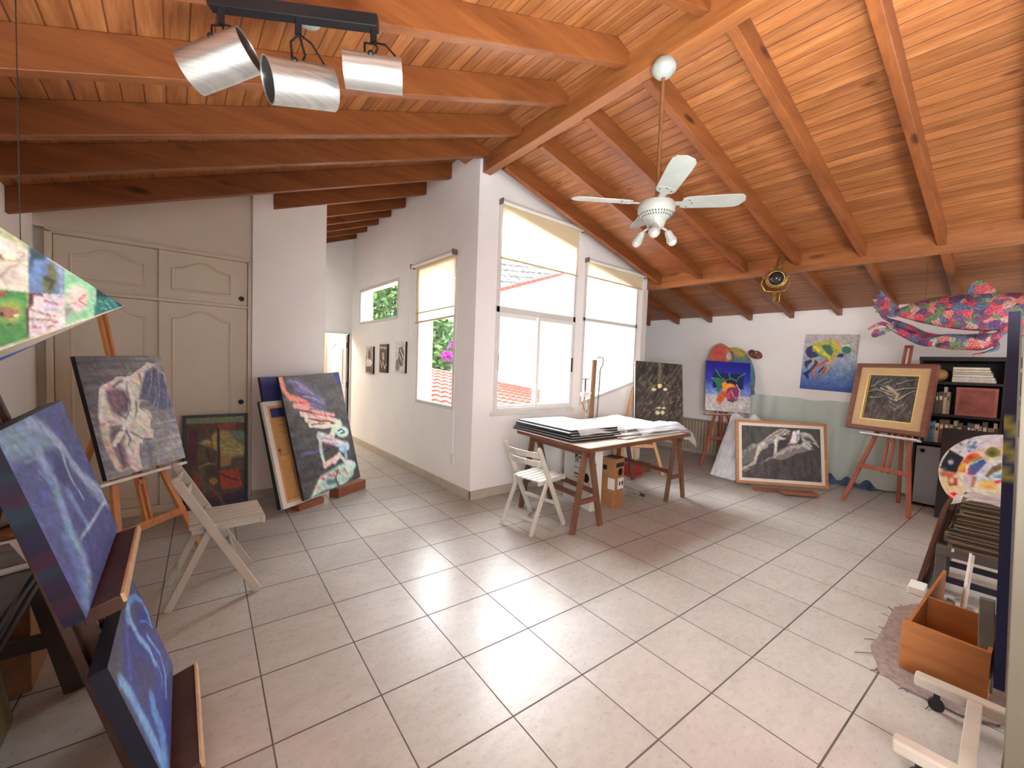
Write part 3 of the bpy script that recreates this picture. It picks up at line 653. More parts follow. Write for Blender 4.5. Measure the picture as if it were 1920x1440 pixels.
  ('S',(196,190,182),0.0045,0.9,0.0041,0.0023,[(0.038,0.883),(0.106,0.827)]),
  ('S',(52,48,46),0.0036,0.7,0.0023,0.0018,[(0.044,0.898),(0.112,0.842)]),
  ('S',(196,190,182),0.0045,0.9,0.0041,0.0023,[(0.084,0.767),(0.144,0.717)]),
  ('S',(52,48,46),0.0036,0.7,0.0023,0.0018,[(0.09,0.782),(0.15,0.732)]),
  ('P',(140,134,126),0.0127,1,[(0.282,0.268),(0.342,0.184),(0.403,0.112),(0.478,0.04),(0.567,0.023),(0.626,0.064),(0.61,0.144),(0.521,0.15),(0.447,0.211),(0.401,0.316),(0.341,0.342)]),
  ('S',(206,202,192),0.0054,0.85,0.0054,0.0036,[(0.327,0.231),(0.38,0.171)]),
  ('S',(54,50,48),0.0045,0.6,0.0036,0.0027,[(0.334,0.25),(0.387,0.19)]),
  ('S',(206,202,192),0.0054,0.85,0.0054,0.0036,[(0.372,0.261),(0.402,0.203)]),
  ('S',(54,50,48),0.0045,0.6,0.0036,0.0027,[(0.379,0.281),(0.409,0.223)]),
  ('S',(206,202,192),0.0054,0.85,0.0054,0.0036,[(0.418,0.123),(0.463,0.075)]),
  ('S',(54,50,48),0.0045,0.6,0.0036,0.0027,[(0.425,0.143),(0.47,0.094)]),
  ('S',(206,202,192),0.0054,0.85,0.0054,0.0036,[(0.462,0.097),(0.522,0.042)]),
  ('S',(54,50,48),0.0045,0.6,0.0036,0.0027,[(0.47,0.117),(0.53,0.062)]),
  ('S',(206,202,192),0.0054,0.85,0.0054,0.0036,[(0.507,0.117),(0.567,0.045)]),
  ('S',(54,50,48),0.0045,0.6,0.0036,0.0027,[(0.514,0.137),(0.574,0.065)]),
  ('S',(206,202,192),0.0054,0.85,0.0054,0.0036,[(0.551,0.125),(0.611,0.065)]),
  ('S',(54,50,48),0.0045,0.6,0.0036,0.0027,[(0.558,0.145),(0.618,0.085)]),
  ('S',(206,202,192),0.0054,0.85,0.0054,0.0036,[(0.432,0.178),(0.499,0.129)]),
  ('S',(54,50,48),0.0045,0.6,0.0036,0.0027,[(0.439,0.198),(0.507,0.148)]),
  ('S',(206,202,192),0.0054,0.85,0.0054,0.0036,[(0.499,0.162),(0.566,0.135)]),
  ('S',(54,50,48),0.0045,0.6,0.0036,0.0027,[(0.506,0.182),(0.573,0.155)]),
  ('P',(176,170,164),0.0082,1,[(0.4,0.551),(0.419,0.404),(0.415,0.258),(0.462,0.165),(0.565,0.208),(0.554,0.232),(0.483,0.248),(0.46,0.334),(0.453,0.446),(0.458,0.547),(0.428,0.577)]),
  ('P',(214,208,202),0.0109,0.8,[(0.418,0.471),(0.43,0.403),(0.427,0.28),(0.454,0.222),(0.442,0.335),(0.44,0.47)]),
  ('P',(46,42,44),0.0127,0.95,[(0.463,0.401),(0.475,0.299),(0.535,0.25),(0.602,0.256),(0.579,0.325),(0.519,0.397)]),
  ('P',(112,106,100),0.0145,1,[(0.219,0.733),(0.309,0.625),(0.384,0.569),(0.474,0.49),(0.533,0.429),(0.608,0.345),(0.719,0.31),(0.828,0.341),(0.914,0.39),(0.834,0.431),(0.68,0.496),(0.576,0.599),(0.494,0.627),(0.384,0.614),(0.279,0.689)]),
  ('P',(170,164,158),0.02,0.8,[(0.474,0.467),(0.534,0.407),(0.608,0.34),(0.719,0.31),(0.82,0.341),(0.754,0.379),(0.651,0.398),(0.555,0.461),(0.495,0.533),(0.384,0.608)]),
  ('S',(66,62,60),0.0073,0.6,0.0054,0.0032,[(0.279,0.684),(0.302,0.62)]),
  ('S',(196,190,182),0.0073,0.6,0.0054,0.0032,[(0.327,0.653),(0.35,0.592)]),
  ('S',(66,62,60),0.0073,0.6,0.0054,0.0032,[(0.375,0.622),(0.397,0.564)]),
  ('S',(196,190,182),0.0073,0.6,0.0054,0.0032,[(0.422,0.592),(0.445,0.535)]),
  ('S',(66,62,60),0.0073,0.6,0.0054,0.0032,[(0.47,0.561),(0.493,0.507)]),
  ('S',(196,190,182),0.0073,0.6,0.0054,0.0032,[(0.518,0.531),(0.54,0.479)]),
  ('S',(66,62,60),0.0073,0.6,0.0054,0.0032,[(0.565,0.501),(0.588,0.451)]),
  ('S',(196,190,182),0.0073,0.6,0.0054,0.0032,[(0.612,0.47),(0.635,0.423)]),
  ('S',(66,62,60),0.0073,0.6,0.0054,0.0032,[(0.66,0.44),(0.682,0.395)]),
  ('S',(196,190,182),0.0073,0.6,0.0054,0.0032,[(0.707,0.41),(0.73,0.367)]),
  ('S',(66,62,60),0.0073,0.6,0.0054,0.0032,[(0.754,0.379),(0.777,0.339)]),
  ('P',(212,214,214),0.0091,1,[(0.655,0.073),(0.744,0.034),(0.74,0.202),(0.697,0.294),(0.609,0.289),(0.639,0.186)]),
  ('P',(120,122,124),0.0163,0.7,[(0.699,0.126),(0.742,0.09),(0.736,0.202),(0.69,0.284)]),
  ('P',(40,40,44),0.0045,1,[(0.706,0.075),(0.705,0.08),(0.702,0.084),(0.698,0.087),(0.693,0.087),(0.689,0.085),(0.686,0.082),(0.685,0.077),(0.687,0.072),(0.689,0.068),(0.694,0.065),(0.698,0.065),(0.702,0.067),(0.705,0.071)]),
  ('P',(158,156,154),0.0109,1,[(0.743,0.09),(0.795,0.069),(0.875,0.098),(0.935,0.211),(0.984,0.349),(0.959,0.32),(0.887,0.27),(0.822,0.252),(0.771,0.244)]),
  ('P',(70,68,68),0.0127,0.9,[(0.786,0.165),(0.859,0.171),(0.931,0.255),(0.902,0.269),(0.822,0.23)]),
  ('S',(222,220,214),0.0091,0.9,0.0082,0.0054,[(0.787,0.109),(0.831,0.117),(0.874,0.137)]),
  ('S',(214,212,206),0.0045,1,0.0045,0.0032,[(0.916,0.267),(0.959,0.298),(0.982,0.347)]),
  ('P',(172,168,162),0.0145,1,[(0.785,0.243),(0.858,0.249),(0.893,0.325),(0.871,0.404),(0.798,0.376),(0.755,0.312)]),
  ('S',(60,56,56),0.0054,0.8,0.0045,0.0036,[(0.807,0.286),(0.857,0.327)]),
  ('S',(206,204,200),0.0064,1,0.0064,0.0045,[(0.597,0.313),(0.653,0.292),(0.667,0.319)]),
 ],
 'man': [
  ('G',((0,(178,172,166)),(0.3,(168,168,170)),(0.55,(134,154,178)),(0.8,(86,116,172)),(1,(56,82,150)))),
  ('N',0.1,16,16,0,2),
  ('P',(48,48,90),0.0091,1,[(0.029,0.324),(0.058,0.241),(0.153,0.198),(0.222,0.274),(0.315,0.389),(0.174,0.434),(0.079,0.396)]),
  ('P',(176,176,78),0.0145,1,[(0.154,0.211),(0.224,0.138),(0.393,0.109),(0.579,0.103),(0.68,0.176),(0.705,0.262),(0.633,0.378),(0.533,0.461),(0.506,0.4),(0.38,0.297),(0.299,0.272),(0.188,0.32)]),
  ('P',(62,100,84),0.0218,1,[(0.338,0.195),(0.496,0.179),(0.578,0.309),(0.533,0.39),(0.419,0.305)]),
  ('S',(204,198,64),0.0127,1,0.0382,0.0318,[(0.217,0.237),(0.344,0.316),(0.517,0.409)]),
  ('S',(96,140,70),0.0145,0.8,0.0182,0.0136,[(0.171,0.266),(0.3,0.353),(0.474,0.437)]),
  ('S',(210,180,70),0.0182,0.8,0.0273,0.0227,[(0.567,0.151),(0.667,0.22),(0.661,0.307)]),
  ('P',(46,112,88),0.0109,1,[(0.891,0.262),(0.887,0.293),(0.867,0.318),(0.835,0.333),(0.798,0.334),(0.762,0.321),(0.736,0.297),(0.723,0.266),(0.728,0.235),(0.748,0.21),(0.78,0.196),(0.818,0.195),(0.853,0.208),(0.879,0.232)]),
  ('P',(40,46,84),0.0073,1,[(0.634,0.387),(0.699,0.324),(0.782,0.339),(0.754,0.399)]),
  ('P',(200,208,186),0.0091,1,[(0.699,0.18),(0.865,0.164),(0.896,0.232),(0.809,0.204),(0.738,0.21)]),
  ('S',(196,186,140),0.0127,0.7,0.0164,0.0136,[(0.581,0.116),(0.702,0.141),(0.85,0.113)]),
  ('S',(200,150,96),0.0109,1,0.0254,0.0227,[(0.606,0.379),(0.532,0.524),(0.473,0.651),(0.416,0.726)]),
  ('S',(184,98,74),0.0109,1,0.0273,0.02,[(0.477,0.464),(0.334,0.541),(0.212,0.657),(0.288,0.78)]),
  ('S',(178,80,64),0.0127,1,0.0227,0.02,[(0.466,0.598),(0.415,0.718)]),
  ('S',(64,58,84),0.0091,1,0.0245,0.0273,[(0.178,0.466),(0.281,0.508),(0.224,0.592),(0.164,0.669)]),
  ('S',(196,160,120),0.0091,1,0.0227,0.0182,[(0.195,0.447),(0.222,0.501)]),
  ('P',(40,40,84),0.0073,1,[(0.042,0.49),(0.171,0.456),(0.182,0.503),(0.11,0.561),(0.107,0.63),(0.064,0.591)]),
  ('P',(34,38,88),0.0073,1,[(0.034,0.713),(0.161,0.641),(0.184,0.667),(0.148,0.734),(0.168,0.836),(0.105,0.792)]),
  ('S',(40,36,70),0.0091,1,0.0164,0.0136,[(0.352,0.676),(0.417,0.583)]),
 ],
 'ripple': [
  ('G',((0,(72,72,74)),(0.5,(74,72,70)),(1,(84,76,74)))),
  ('N',0.5,26,7,-22,8),
  ('N',0.3,30,10,24,3),
  ('S',(156,150,138),0.0096,0.85,0.0132,0.006,[(0.03,0.37),(0.157,0.308),(0.335,0.354),(0.53,0.461),(0.629,0.579)]),
  ('S',(156,150,138),0.0096,0.85,0.0132,0.006,[(0.047,0.243),(0.186,0.182),(0.391,0.254)]),
  ('S',(156,150,138),0.0096,0.85,0.0132,0.006,[(0.134,0.165),(0.288,0.067),(0.357,0.051)]),
  ('S',(156,150,138),0.0096,0.85,0.0132,0.006,[(0.305,0.169),(0.415,0.112),(0.478,0.071)]),
  ('S',(196,186,160),0.0096,0.85,0.0132,0.006,[(0.574,0.306),(0.691,0.261),(0.958,0.232)]),
  ('S',(196,186,160),0.0096,0.85,0.0132,0.006,[(0.641,0.515),(0.758,0.405),(0.875,0.316),(0.986,0.278)]),
  ('S',(156,150,138),0.0096,0.85,0.0132,0.006,[(0.563,0.168),(0.649,0.139),(0.751,0.084),(0.961,0.05)]),
  ('S',(156,150,138),0.0096,0.85,0.0132,0.006,[(0.051,0.501),(0.236,0.485),(0.396,0.434)]),
  ('S',(196,186,160),0.0096,0.85,0.0132,0.006,[(0.339,0.374),(0.464,0.416),(0.576,0.394)]),
  ('S',(196,186,160),0.0096,0.85,0.0132,0.006,[(0.449,0.468),(0.553,0.535),(0.632,0.528)]),
  ('S',(156,150,138),0.0096,0.85,0.0132,0.006,[(0.488,0.566),(0.617,0.643),(0.678,0.599)]),
  ('S',(156,150,138),0.0096,0.85,0.0132,0.006,[(0.505,0.667),(0.608,0.732),(0.712,0.671)]),
  ('S',(156,150,138),0.0096,0.85,0.0132,0.006,[(0.645,0.678),(0.728,0.632),(0.788,0.588)]),
  ('S',(196,186,160),0.0096,0.85,0.0132,0.006,[(0.25,0.276),(0.405,0.343),(0.525,0.36)]),
  ('S',(206,184,150),0.0289,0.8,0.0361,0.0277,[(0.389,0.242),(0.519,0.322),(0.61,0.392),(0.598,0.531)]),
  ('S',(44,44,48),0.012,0.7,0.012,0.0072,[(0.04,0.403),(0.168,0.341),(0.346,0.387),(0.539,0.493),(0.639,0.61)]),
  ('S',(44,44,48),0.012,0.7,0.012,0.0072,[(0.057,0.276),(0.196,0.216),(0.401,0.287)]),
  ('S',(44,44,48),0.012,0.7,0.012,0.0072,[(0.144,0.199),(0.299,0.1),(0.368,0.084)]),
  ('S',(44,44,48),0.012,0.7,0.012,0.0072,[(0.315,0.202),(0.425,0.145),(0.488,0.104)]),
  ('S',(44,44,48),0.012,0.7,0.012,0.0072,[(0.583,0.338),(0.7,0.293),(0.967,0.262)]),
  ('S',(44,44,48),0.012,0.7,0.012,0.0072,[(0.651,0.546),(0.768,0.437),(0.884,0.347),(0.995,0.309)]),
  ('S',(44,44,48),0.012,0.7,0.012,0.0072,[(0.572,0.2),(0.658,0.171),(0.76,0.116),(0.97,0.081)]),
  ('S',(44,44,48),0.012,0.7,0.012,0.0072,[(0.062,0.534),(0.246,0.518),(0.406,0.466)]),
 ],
 'embers': [
  ('L',(58,56,48),(64,56,50)),
  ('N',0.6,34,6,-38,8),
  ('N',0.35,20,20,0,3),
  ('S',(126,112,84),0.0301,0.7,0.0301,0.0251,[(0.517,0.022),(0.52,0.204),(0.523,0.355)]),
  ('S',(140,126,96),0.006,0.75,0.006,0.0035,[(0.29,0.392),(0.33,0.364)]),
  ('S',(36,32,30),0.006,0.75,0.006,0.0035,[(0.149,0.343),(0.198,0.311)]),
  ('S',(36,32,30),0.006,0.75,0.006,0.0035,[(0.786,0.768),(0.816,0.746)]),
  ('S',(140,126,96),0.006,0.75,0.006,0.0035,[(0.327,0.434),(0.354,0.415)]),
  ('S',(36,32,30),0.006,0.75,0.006,0.0035,[(0.933,0.318),(0.979,0.286)]),
  ('S',(36,32,30),0.006,0.75,0.006,0.0035,[(0.805,0.425),(0.838,0.401)]),
  ('S',(140,126,96),0.006,0.75,0.006,0.0035,[(0.131,0.72),(0.185,0.682)]),
  ('S',(36,32,30),0.006,0.75,0.006,0.0035,[(0.224,0.63),(0.25,0.611)]),
  ('S',(36,32,30),0.006,0.75,0.006,0.0035,[(0.06,0.523),(0.116,0.485)]),
  ('S',(36,32,30),0.006,0.75,0.006,0.0035,[(0.836,0.612),(0.873,0.585)]),
  ('S',(170,160,140),0.006,0.75,0.006,0.0035,[(0.473,0.42),(0.508,0.396)]),
  ('S',(120,104,90),0.006,0.75,0.006,0.0035,[(0.129,0.629),(0.198,0.581)]),
  ('S',(170,160,140),0.006,0.75,0.006,0.0035,[(0.719,0.399),(0.768,0.365)]),
  ('S',(36,32,30),0.006,0.75,0.006,0.0035,[(0.455,0.447),(0.504,0.413)]),
  ('S',(140,126,96),0.006,0.75,0.006,0.0035,[(0.23,0.606),(0.28,0.571)]),
  ('S',(140,126,96),0.006,0.75,0.006,0.0035,[(0.898,0.365),(0.92,0.349)]),
  ('S',(170,160,140),0.006,0.75,0.006,0.0035,[(0.317,0.692),(0.377,0.649)]),
  ('S',(170,160,140),0.006,0.75,0.006,0.0035,[(0.379,0.435),(0.421,0.405)]),
  ('S',(36,32,30),0.006,0.75,0.006,0.0035,[(0.406,0.374),(0.471,0.329)]),
  ('S',(36,32,30),0.006,0.75,0.006,0.0035,[(0.723,0.889),(0.744,0.873)]),
  ('S',(170,160,140),0.006,0.75,0.006,0.0035,[(0.37,0.42),(0.422,0.384)]),
  ('S',(140,126,96),0.006,0.75,0.006,0.0035,[(0.342,0.445),(0.385,0.416)]),
  ('S',(170,160,140),0.006,0.75,0.006,0.0035,[(0.29,0.704),(0.32,0.683)]),
  ('S',(36,32,30),0.006,0.75,0.006,0.0035,[(0.401,0.607),(0.439,0.58)]),
  ('S',(140,126,96),0.006,0.75,0.006,0.0035,[(0.96,0.641),(0.998,0.613)]),
  ('S',(170,160,140),0.006,0.75,0.006,0.0035,[(0.465,0.45),(0.489,0.433)]),
  ('S',(170,160,140),0.006,0.75,0.006,0.0035,[(0.736,0.671),(0.797,0.627)]),
  ('S',(170,160,140),0.006,0.75,0.006,0.0035,[(0.566,0.675),(0.601,0.65)]),
  ('S',(120,104,90),0.006,0.75,0.006,0.0035,[(0.168,0.669),(0.227,0.628)]),
  ('S',(120,104,90),0.006,0.75,0.006,0.0035,[(0.673,0.435),(0.703,0.414)]),
  ('S',(140,126,96),0.006,0.75,0.006,0.0035,[(0.457,0.343),(0.498,0.315)]),
  ('S',(140,126,96),0.006,0.75,0.006,0.0035,[(0.662,0.574),(0.692,0.553)]),
  ('S',(140,126,96),0.006,0.75,0.006,0.0035,[(0.085,0.498),(0.12,0.474)]),
  ('S',(36,32,30),0.006,0.75,0.006,0.0035,[(0.773,0.561),(0.804,0.539)]),
  ('S',(120,104,90),0.006,0.75,0.006,0.0035,[(0.088,0.927),(0.138,0.892)]),
  ('S',(170,160,140),0.006,0.75,0.006,0.0035,[(0.929,0.691),(0.984,0.651)]),
  ('S',(140,126,96),0.006,0.75,0.006,0.0035,[(0.533,0.375),(0.564,0.354)]),
  ('S',(36,32,30),0.006,0.75,0.006,0.0035,[(0.37,0.735),(0.428,0.694)]),
  ('S',(36,32,30),0.006,0.75,0.006,0.0035,[(0.806,0.626),(0.854,0.591)]),
  ('S',(36,32,30),0.006,0.75,0.006,0.0035,[(0.38,0.569),(0.424,0.538)]),
  ('S',(140,126,96),0.006,0.75,0.006,0.0035,[(0.927,0.7),(0.949,0.684)]),
  ('S',(140,126,96),0.006,0.75,0.006,0.0035,[(0.773,0.472),(0.829,0.432)]),
  ('S',(120,104,90),0.006,0.75,0.006,0.0035,[(0.697,0.595),(0.738,0.565)]),
  ('S',(140,126,96),0.006,0.75,0.006,0.0035,[(0.913,0.435),(0.934,0.42)]),
  ('S',(120,104,90),0.006,0.75,0.006,0.0035,[(0.052,0.898),(0.081,0.878)]),
  ('S',(140,126,96),0.006,0.75,0.006,0.0035,[(0.86,0.635),(0.916,0.595)]),
  ('S',(120,104,90),0.006,0.75,0.006,0.0035,[(0.205,0.716),(0.265,0.674)]),
  ('S',(170,160,140),0.006,0.75,0.006,0.0035,[(0.895,0.567),(0.919,0.55)]),
  ('S',(140,126,96),0.006,0.75,0.006,0.0035,[(0.506,0.851),(0.553,0.817)]),
  ('S',(170,160,140),0.006,0.75,0.006,0.0035,[(0.099,0.384),(0.164,0.341)]),
  ('S',(120,104,90),0.006,0.75,0.006,0.0035,[(0.341,0.543),(0.367,0.525)]),
  ('S',(140,126,96),0.006,0.75,0.006,0.0035,[(0.408,0.812),(0.444,0.787)]),
  ('S',(170,160,140),0.006,0.75,0.006,0.0035,[(0.747,0.825),(0.784,0.798)]),
  ('S',(120,104,90),0.006,0.75,0.006,0.0035,[(0.158,0.728),(0.222,0.683)]),
  ('S',(140,126,96),0.006,0.75,0.006,0.0035,[(0.443,0.763),(0.484,0.733)]),
  ('S',(170,160,140),0.006,0.75,0.006,0.0035,[(0.637,0.879),(0.678,0.849)]),
  ('S',(140,126,96),0.006,0.75,0.006,0.0035,[(0.804,0.409),(0.86,0.369)]),
  ('S',(36,32,30),0.006,0.75,0.006,0.0035,[(0.718,0.51),(0.775,0.469)]),
  ('S',(170,160,140),0.006,0.75,0.006,0.0035,[(0.553,0.871),(0.604,0.833)]),
  ('S',(120,104,90),0.006,0.75,0.006,0.0035,[(0.672,0.387),(0.698,0.369)]),
  ('S',(36,32,30),0.006,0.75,0.006,0.0035,[(0.55,0.638),(0.589,0.61)]),
  ('S',(170,160,140),0.006,0.75,0.006,0.0035,[(0.386,0.801),(0.452,0.755)]),
  ('S',(120,104,90),0.006,0.75,0.006,0.0035,[(0.682,0.683),(0.717,0.658)]),
  ('S',(120,104,90),0.006,0.75,0.006,0.0035,[(0.777,0.652),(0.836,0.609)]),
  ('S',(36,32,30),0.006,0.75,0.006,0.0035,[(0.631,0.585),(0.658,0.566)]),
  ('S',(140,126,96),0.006,0.75,0.006,0.0035,[(0.959,0.505),(0.996,0.477)]),
  ('S',(36,32,30),0.006,0.75,0.006,0.0035,[(0.681,0.691),(0.714,0.667)]),
  ('S',(170,160,140),0.006,0.75,0.006,0.0035,[(0.234,0.83),(0.287,0.793)]),
  ('S',(36,32,30),0.006,0.75,0.006,0.0035,[(0.121,0.746),(0.186,0.701)]),
  ('S',(170,160,140),0.006,0.75,0.006,0.0035,[(0.671,0.512),(0.705,0.488)]),
  ('P',(226,206,140),0.01,1,[(0.571,0.391),(0.566,0.408),(0.551,0.421),(0.531,0.429),(0.509,0.43),(0.489,0.424),(0.476,0.412),(0.471,0.395),(0.477,0.379),(0.492,0.365),(0.512,0.357),(0.534,0.356),(0.554,0.362),(0.567,0.375)]),
  ('P',(206,196,166),0.01,1,[(0.448,0.458),(0.442,0.469),(0.428,0.478),(0.408,0.484),(0.386,0.485),(0.366,0.481),(0.352,0.473),(0.348,0.463),(0.353,0.452),(0.368,0.442),(0.388,0.437),(0.41,0.436),(0.43,0.439),(0.443,0.447)]),
  ('P',(206,196,166),0.01,1,[(0.681,0.442),(0.676,0.453),(0.663,0.462),(0.645,0.467),(0.626,0.468),(0.608,0.464),(0.596,0.457),(0.592,0.446),(0.597,0.435),(0.61,0.426),(0.628,0.421),(0.648,0.42),(0.665,0.424),(0.677,0.432)]),
  ('P',(200,192,146),0.01,1,[(0.519,0.831),(0.514,0.845),(0.501,0.857),(0.482,0.865),(0.462,0.867),(0.444,0.862),(0.432,0.852),(0.428,0.839),(0.433,0.825),(0.446,0.813),(0.465,0.805),(0.485,0.803),(0.503,0.808),(0.515,0.818)]),
  ('P',(206,196,150),0.01,1,[(0.62,0.823),(0.615,0.837),(0.603,0.85),(0.585,0.858),(0.566,0.859),(0.55,0.854),(0.538,0.844),(0.535,0.83),(0.54,0.815),(0.552,0.802),(0.57,0.795),(0.589,0.793),(0.605,0.798),(0.616,0.809)]),
  ('P',(180,170,130),0.01,1,[(0.547,0.751),(0.543,0.757),(0.531,0.763),(0.513,0.768),(0.494,0.769),(0.477,0.768),(0.465,0.763),(0.461,0.757),(0.466,0.75),(0.478,0.744),(0.495,0.74),(0.515,0.739),(0.532,0.74),(0.543,0.744)]),
  ('P',(186,178,140),0.01,1,[(0.638,0.748),(0.634,0.756),(0.623,0.764),(0.608,0.768),(0.591,0.77),(0.576,0.767),(0.565,0.762),(0.562,0.754),(0.566,0.746),(0.577,0.738),(0.593,0.734),(0.61,0.732),(0.625,0.735),(0.635,0.74)]),
  ('S',(176,158,110),0.005,0.8,0.005,0.0035,[(0.568,0.335),(0.617,0.211)]),
  ('S',(176,158,110),0.005,0.8,0.005,0.0035,[(0.61,0.352),(0.658,0.228)]),
  ('S',(176,158,110),0.005,0.8,0.005,0.0035,[(0.502,0.337),(0.484,0.271)]),
  ('S',(176,158,110),0.005,0.8,0.005,0.0035,[(0.367,0.4),(0.314,0.344)]),
  ('S',(176,158,110),0.005,0.8,0.005,0.0035,[(0.423,0.397),(0.491,0.357)]),
  ('S',(176,158,110),0.005,0.8,0.005,0.0035,[(0.672,0.377),(0.758,0.318)]),
  ('P',(40,34,36),0.0141,1,[(0.478,0.152),(0.473,0.177),(0.46,0.197),(0.441,0.209),(0.422,0.209),(0.404,0.199),(0.393,0.179),(0.389,0.154),(0.395,0.128),(0.408,0.108),(0.427,0.096),(0.447,0.096),(0.464,0.107),(0.475,0.127)]),
 ],
 'pennant': [
  ('L',(206,196,178),(206,196,178)),
  ('N',0.12,12,12,0,3),
  ('P',(160,160,120),0.0108,1,[(-0.008,-0.006),(0.093,0.025),(0.226,0.148),(0.218,0.194),(0.109,0.125),(-0.008,0.094)]),
  ('S',(150,140,116),0.0108,0.8,0.0155,0.0077,[(0.016,0.409),(0.07,0.34),(0.132,0.309),(0.187,0.278)]),
  ('S',(150,140,116),0.0077,0.8,0.0093,0.0077,[(0.187,0.232),(0.14,0.286),(0.047,0.278)]),
  ('S',(120,96,70),0.0108,1,0.0155,0.0116,[(0.0,0.248),(0.031,0.278)]),
  ('P',(96,122,160),0.0077,1,[(0.222,0.163),(0.498,0.332),(0.498,0.563),(0.206,0.532)]),
  ('P',(40,64,64),0.0201,1,[(0.222,0.152),(0.366,0.232),(0.327,0.263),(0.257,0.271),(0.226,0.363)]),
  ('P',(96,98,62),0.0155,1,[(0.35,0.301),(0.412,0.286),(0.436,0.44),(0.389,0.54),(0.335,0.547),(0.311,0.44),(0.358,0.378)]),
  ('S',(60,60,50),0.0108,1,0.0155,0.0116,[(0.342,0.409),(0.397,0.44),(0.374,0.501)]),
  ('S',(150,160,170),0.0155,0.7,0.0193,0.0155,[(0.459,0.332),(0.467,0.547)]),
  ('P',(70,130,70),0.0062,1,[(-0.008,0.509),(0.204,0.528),(0.204,0.901),(-0.008,0.97)]),
  ('P',(160,176,84),0.0464,0.9,[(0.163,0.686),(0.155,0.726),(0.131,0.758),(0.097,0.775),(0.059,0.775),(0.024,0.758),(0.001,0.726),(-0.008,0.686),(0.001,0.646),(0.024,0.614),(0.059,0.596),(0.097,0.596),(0.131,0.614),(0.155,0.646)]),
  ('P',(150,100,80),0.0108,0.9,[(0.14,0.693),(0.132,0.713),(0.108,0.729),(0.074,0.738),(0.035,0.738),(0.001,0.729),(-0.023,0.713),(-0.031,0.693),(-0.023,0.673),(0.001,0.657),(0.035,0.648),(0.074,0.648),(0.108,0.657),(0.132,0.673)]),
  ('P',(220,206,186),0.0062,1,[(0.139,0.716),(0.136,0.722),(0.13,0.727),(0.122,0.73),(0.112,0.73),(0.103,0.727),(0.097,0.722),(0.095,0.716),(0.097,0.71),(0.103,0.706),(0.112,0.703),(0.122,0.703),(0.13,0.706),(0.136,0.71)]),
  ('P',(40,50,40),0.0062,1,[(0.029,0.705),(0.027,0.712),(0.022,0.718),(0.015,0.721),(0.008,0.721),(0.001,0.718),(-0.004,0.712),(-0.005,0.705),(-0.004,0.697),(0.001,0.692),(0.008,0.688),(0.015,0.688),(0.022,0.692),(0.027,0.697)]),
  ('S',(60,80,60),0.0046,1,0.0054,0.0039,[(0.039,0.789),(0.093,0.789)]),
  ('S',(180,60,60),0.0093,1,0.0193,0.0155,[(0.0,0.54),(0.031,0.547)]),
  ('P',(206,196,196),0.0046,1,[(0.206,0.532),(0.494,0.547),(0.483,0.816),(0.206,0.893)]),
  ('P',(84,50,50),0.0062,1,[(0.206,0.532),(0.327,0.54),(0.311,0.563),(0.257,0.547),(0.241,0.639),(0.206,0.655)]),
  ('S',(150,70,64),0.0062,0.8,0.0085,0.0046,[(0.21,0.655),(0.296,0.693),(0.412,0.724)]),
  ('S',(150,70,64),0.0062,0.8,0.0085,0.0046,[(0.218,0.747),(0.311,0.747),(0.436,0.77)]),
  ('S',(150,70,64),0.0062,0.8,0.0085,0.0046,[(0.233,0.809),(0.296,0.816)]),
  ('S',(150,70,64),0.0062,0.8,0.0085,0.0046,[(0.327,0.593),(0.436,0.632)]),
  ('S',(150,70,64),0.0062,0.8,0.0085,0.0046,[(0.358,0.824),(0.42,0.77)]),
  ('S',(130,140,170),0.0108,0.7,0.0116,0.0077,[(0.366,0.563),(0.405,0.616)]),
  ('S',(130,140,170),0.0108,0.7,0.0116,0.0077,[(0.436,0.563),(0.483,0.57)]),
  ('S',(130,140,170),0.0108,0.7,0.0116,0.0077,[(0.342,0.67),(0.42,0.67)]),
  ('S',(130,140,170),0.0108,0.7,0.0116,0.0077,[(0.249,0.716),(0.233,0.778)]),
  ('S',(70,40,40),0.0046,1,0.0062,0.0062,[(0.204,0.67),(0.21,0.893)]),
  ('P',(126,184,140),0.0046,1,[(0.498,0.336),(0.739,0.47),(0.735,0.716),(0.486,0.805)]),
  ('P',(210,190,180),0.0387,0.9,[(0.685,0.578),(0.676,0.628),(0.65,0.668),(0.612,0.69),(0.571,0.69),(0.533,0.668),(0.507,0.628),(0.498,0.578),(0.507,0.528),(0.533,0.488),(0.571,0.466),(0.612,0.466),(0.65,0.488),(0.676,0.528)]),
  ('S',(196,80,84),0.0062,1,0.0085,0.0054,[(0.654,0.547),(0.607,0.593),(0.662,0.639)]),
  ('S',(200,120,120),0.0046,0.8,0.0054,0.0039,[(0.514,0.632),(0.576,0.616),(0.623,0.647)]),
  ('P',(150,130,130),0.0108,1,[(0.498,0.655),(0.537,0.655),(0.514,0.747),(0.49,0.778)]),
  ('P',(30,90,84),0.0046,1,[(0.743,0.474),(0.996,0.647),(0.735,0.72)]),
  ('P',(14,34,44),0.0077,1,[(0.743,0.474),(0.996,0.647),(0.957,0.655),(0.856,0.563),(0.778,0.555),(0.747,0.563)]),
  ('S',(110,190,180),0.0062,0.7,0.007,0.0046,[(0.778,0.593),(0.825,0.639)]),
  ('S',(110,190,180),0.0062,0.7,0.007,0.0046,[(0.825,0.593),(0.872,0.655)]),
  ('S',(110,190,180),0.0062,0.7,0.007,0.0046,[(0.856,0.578),(0.934,0.639)]),
  ('S',(110,190,180),0.0062,0.7,0.007,0.0046,[(0.794,0.655),(0.848,0.67)]),
 ],
 'wheel': [
  ('L',(224,216,196),(224,216,196)),
  ('N',0.1,10,10,0,3),
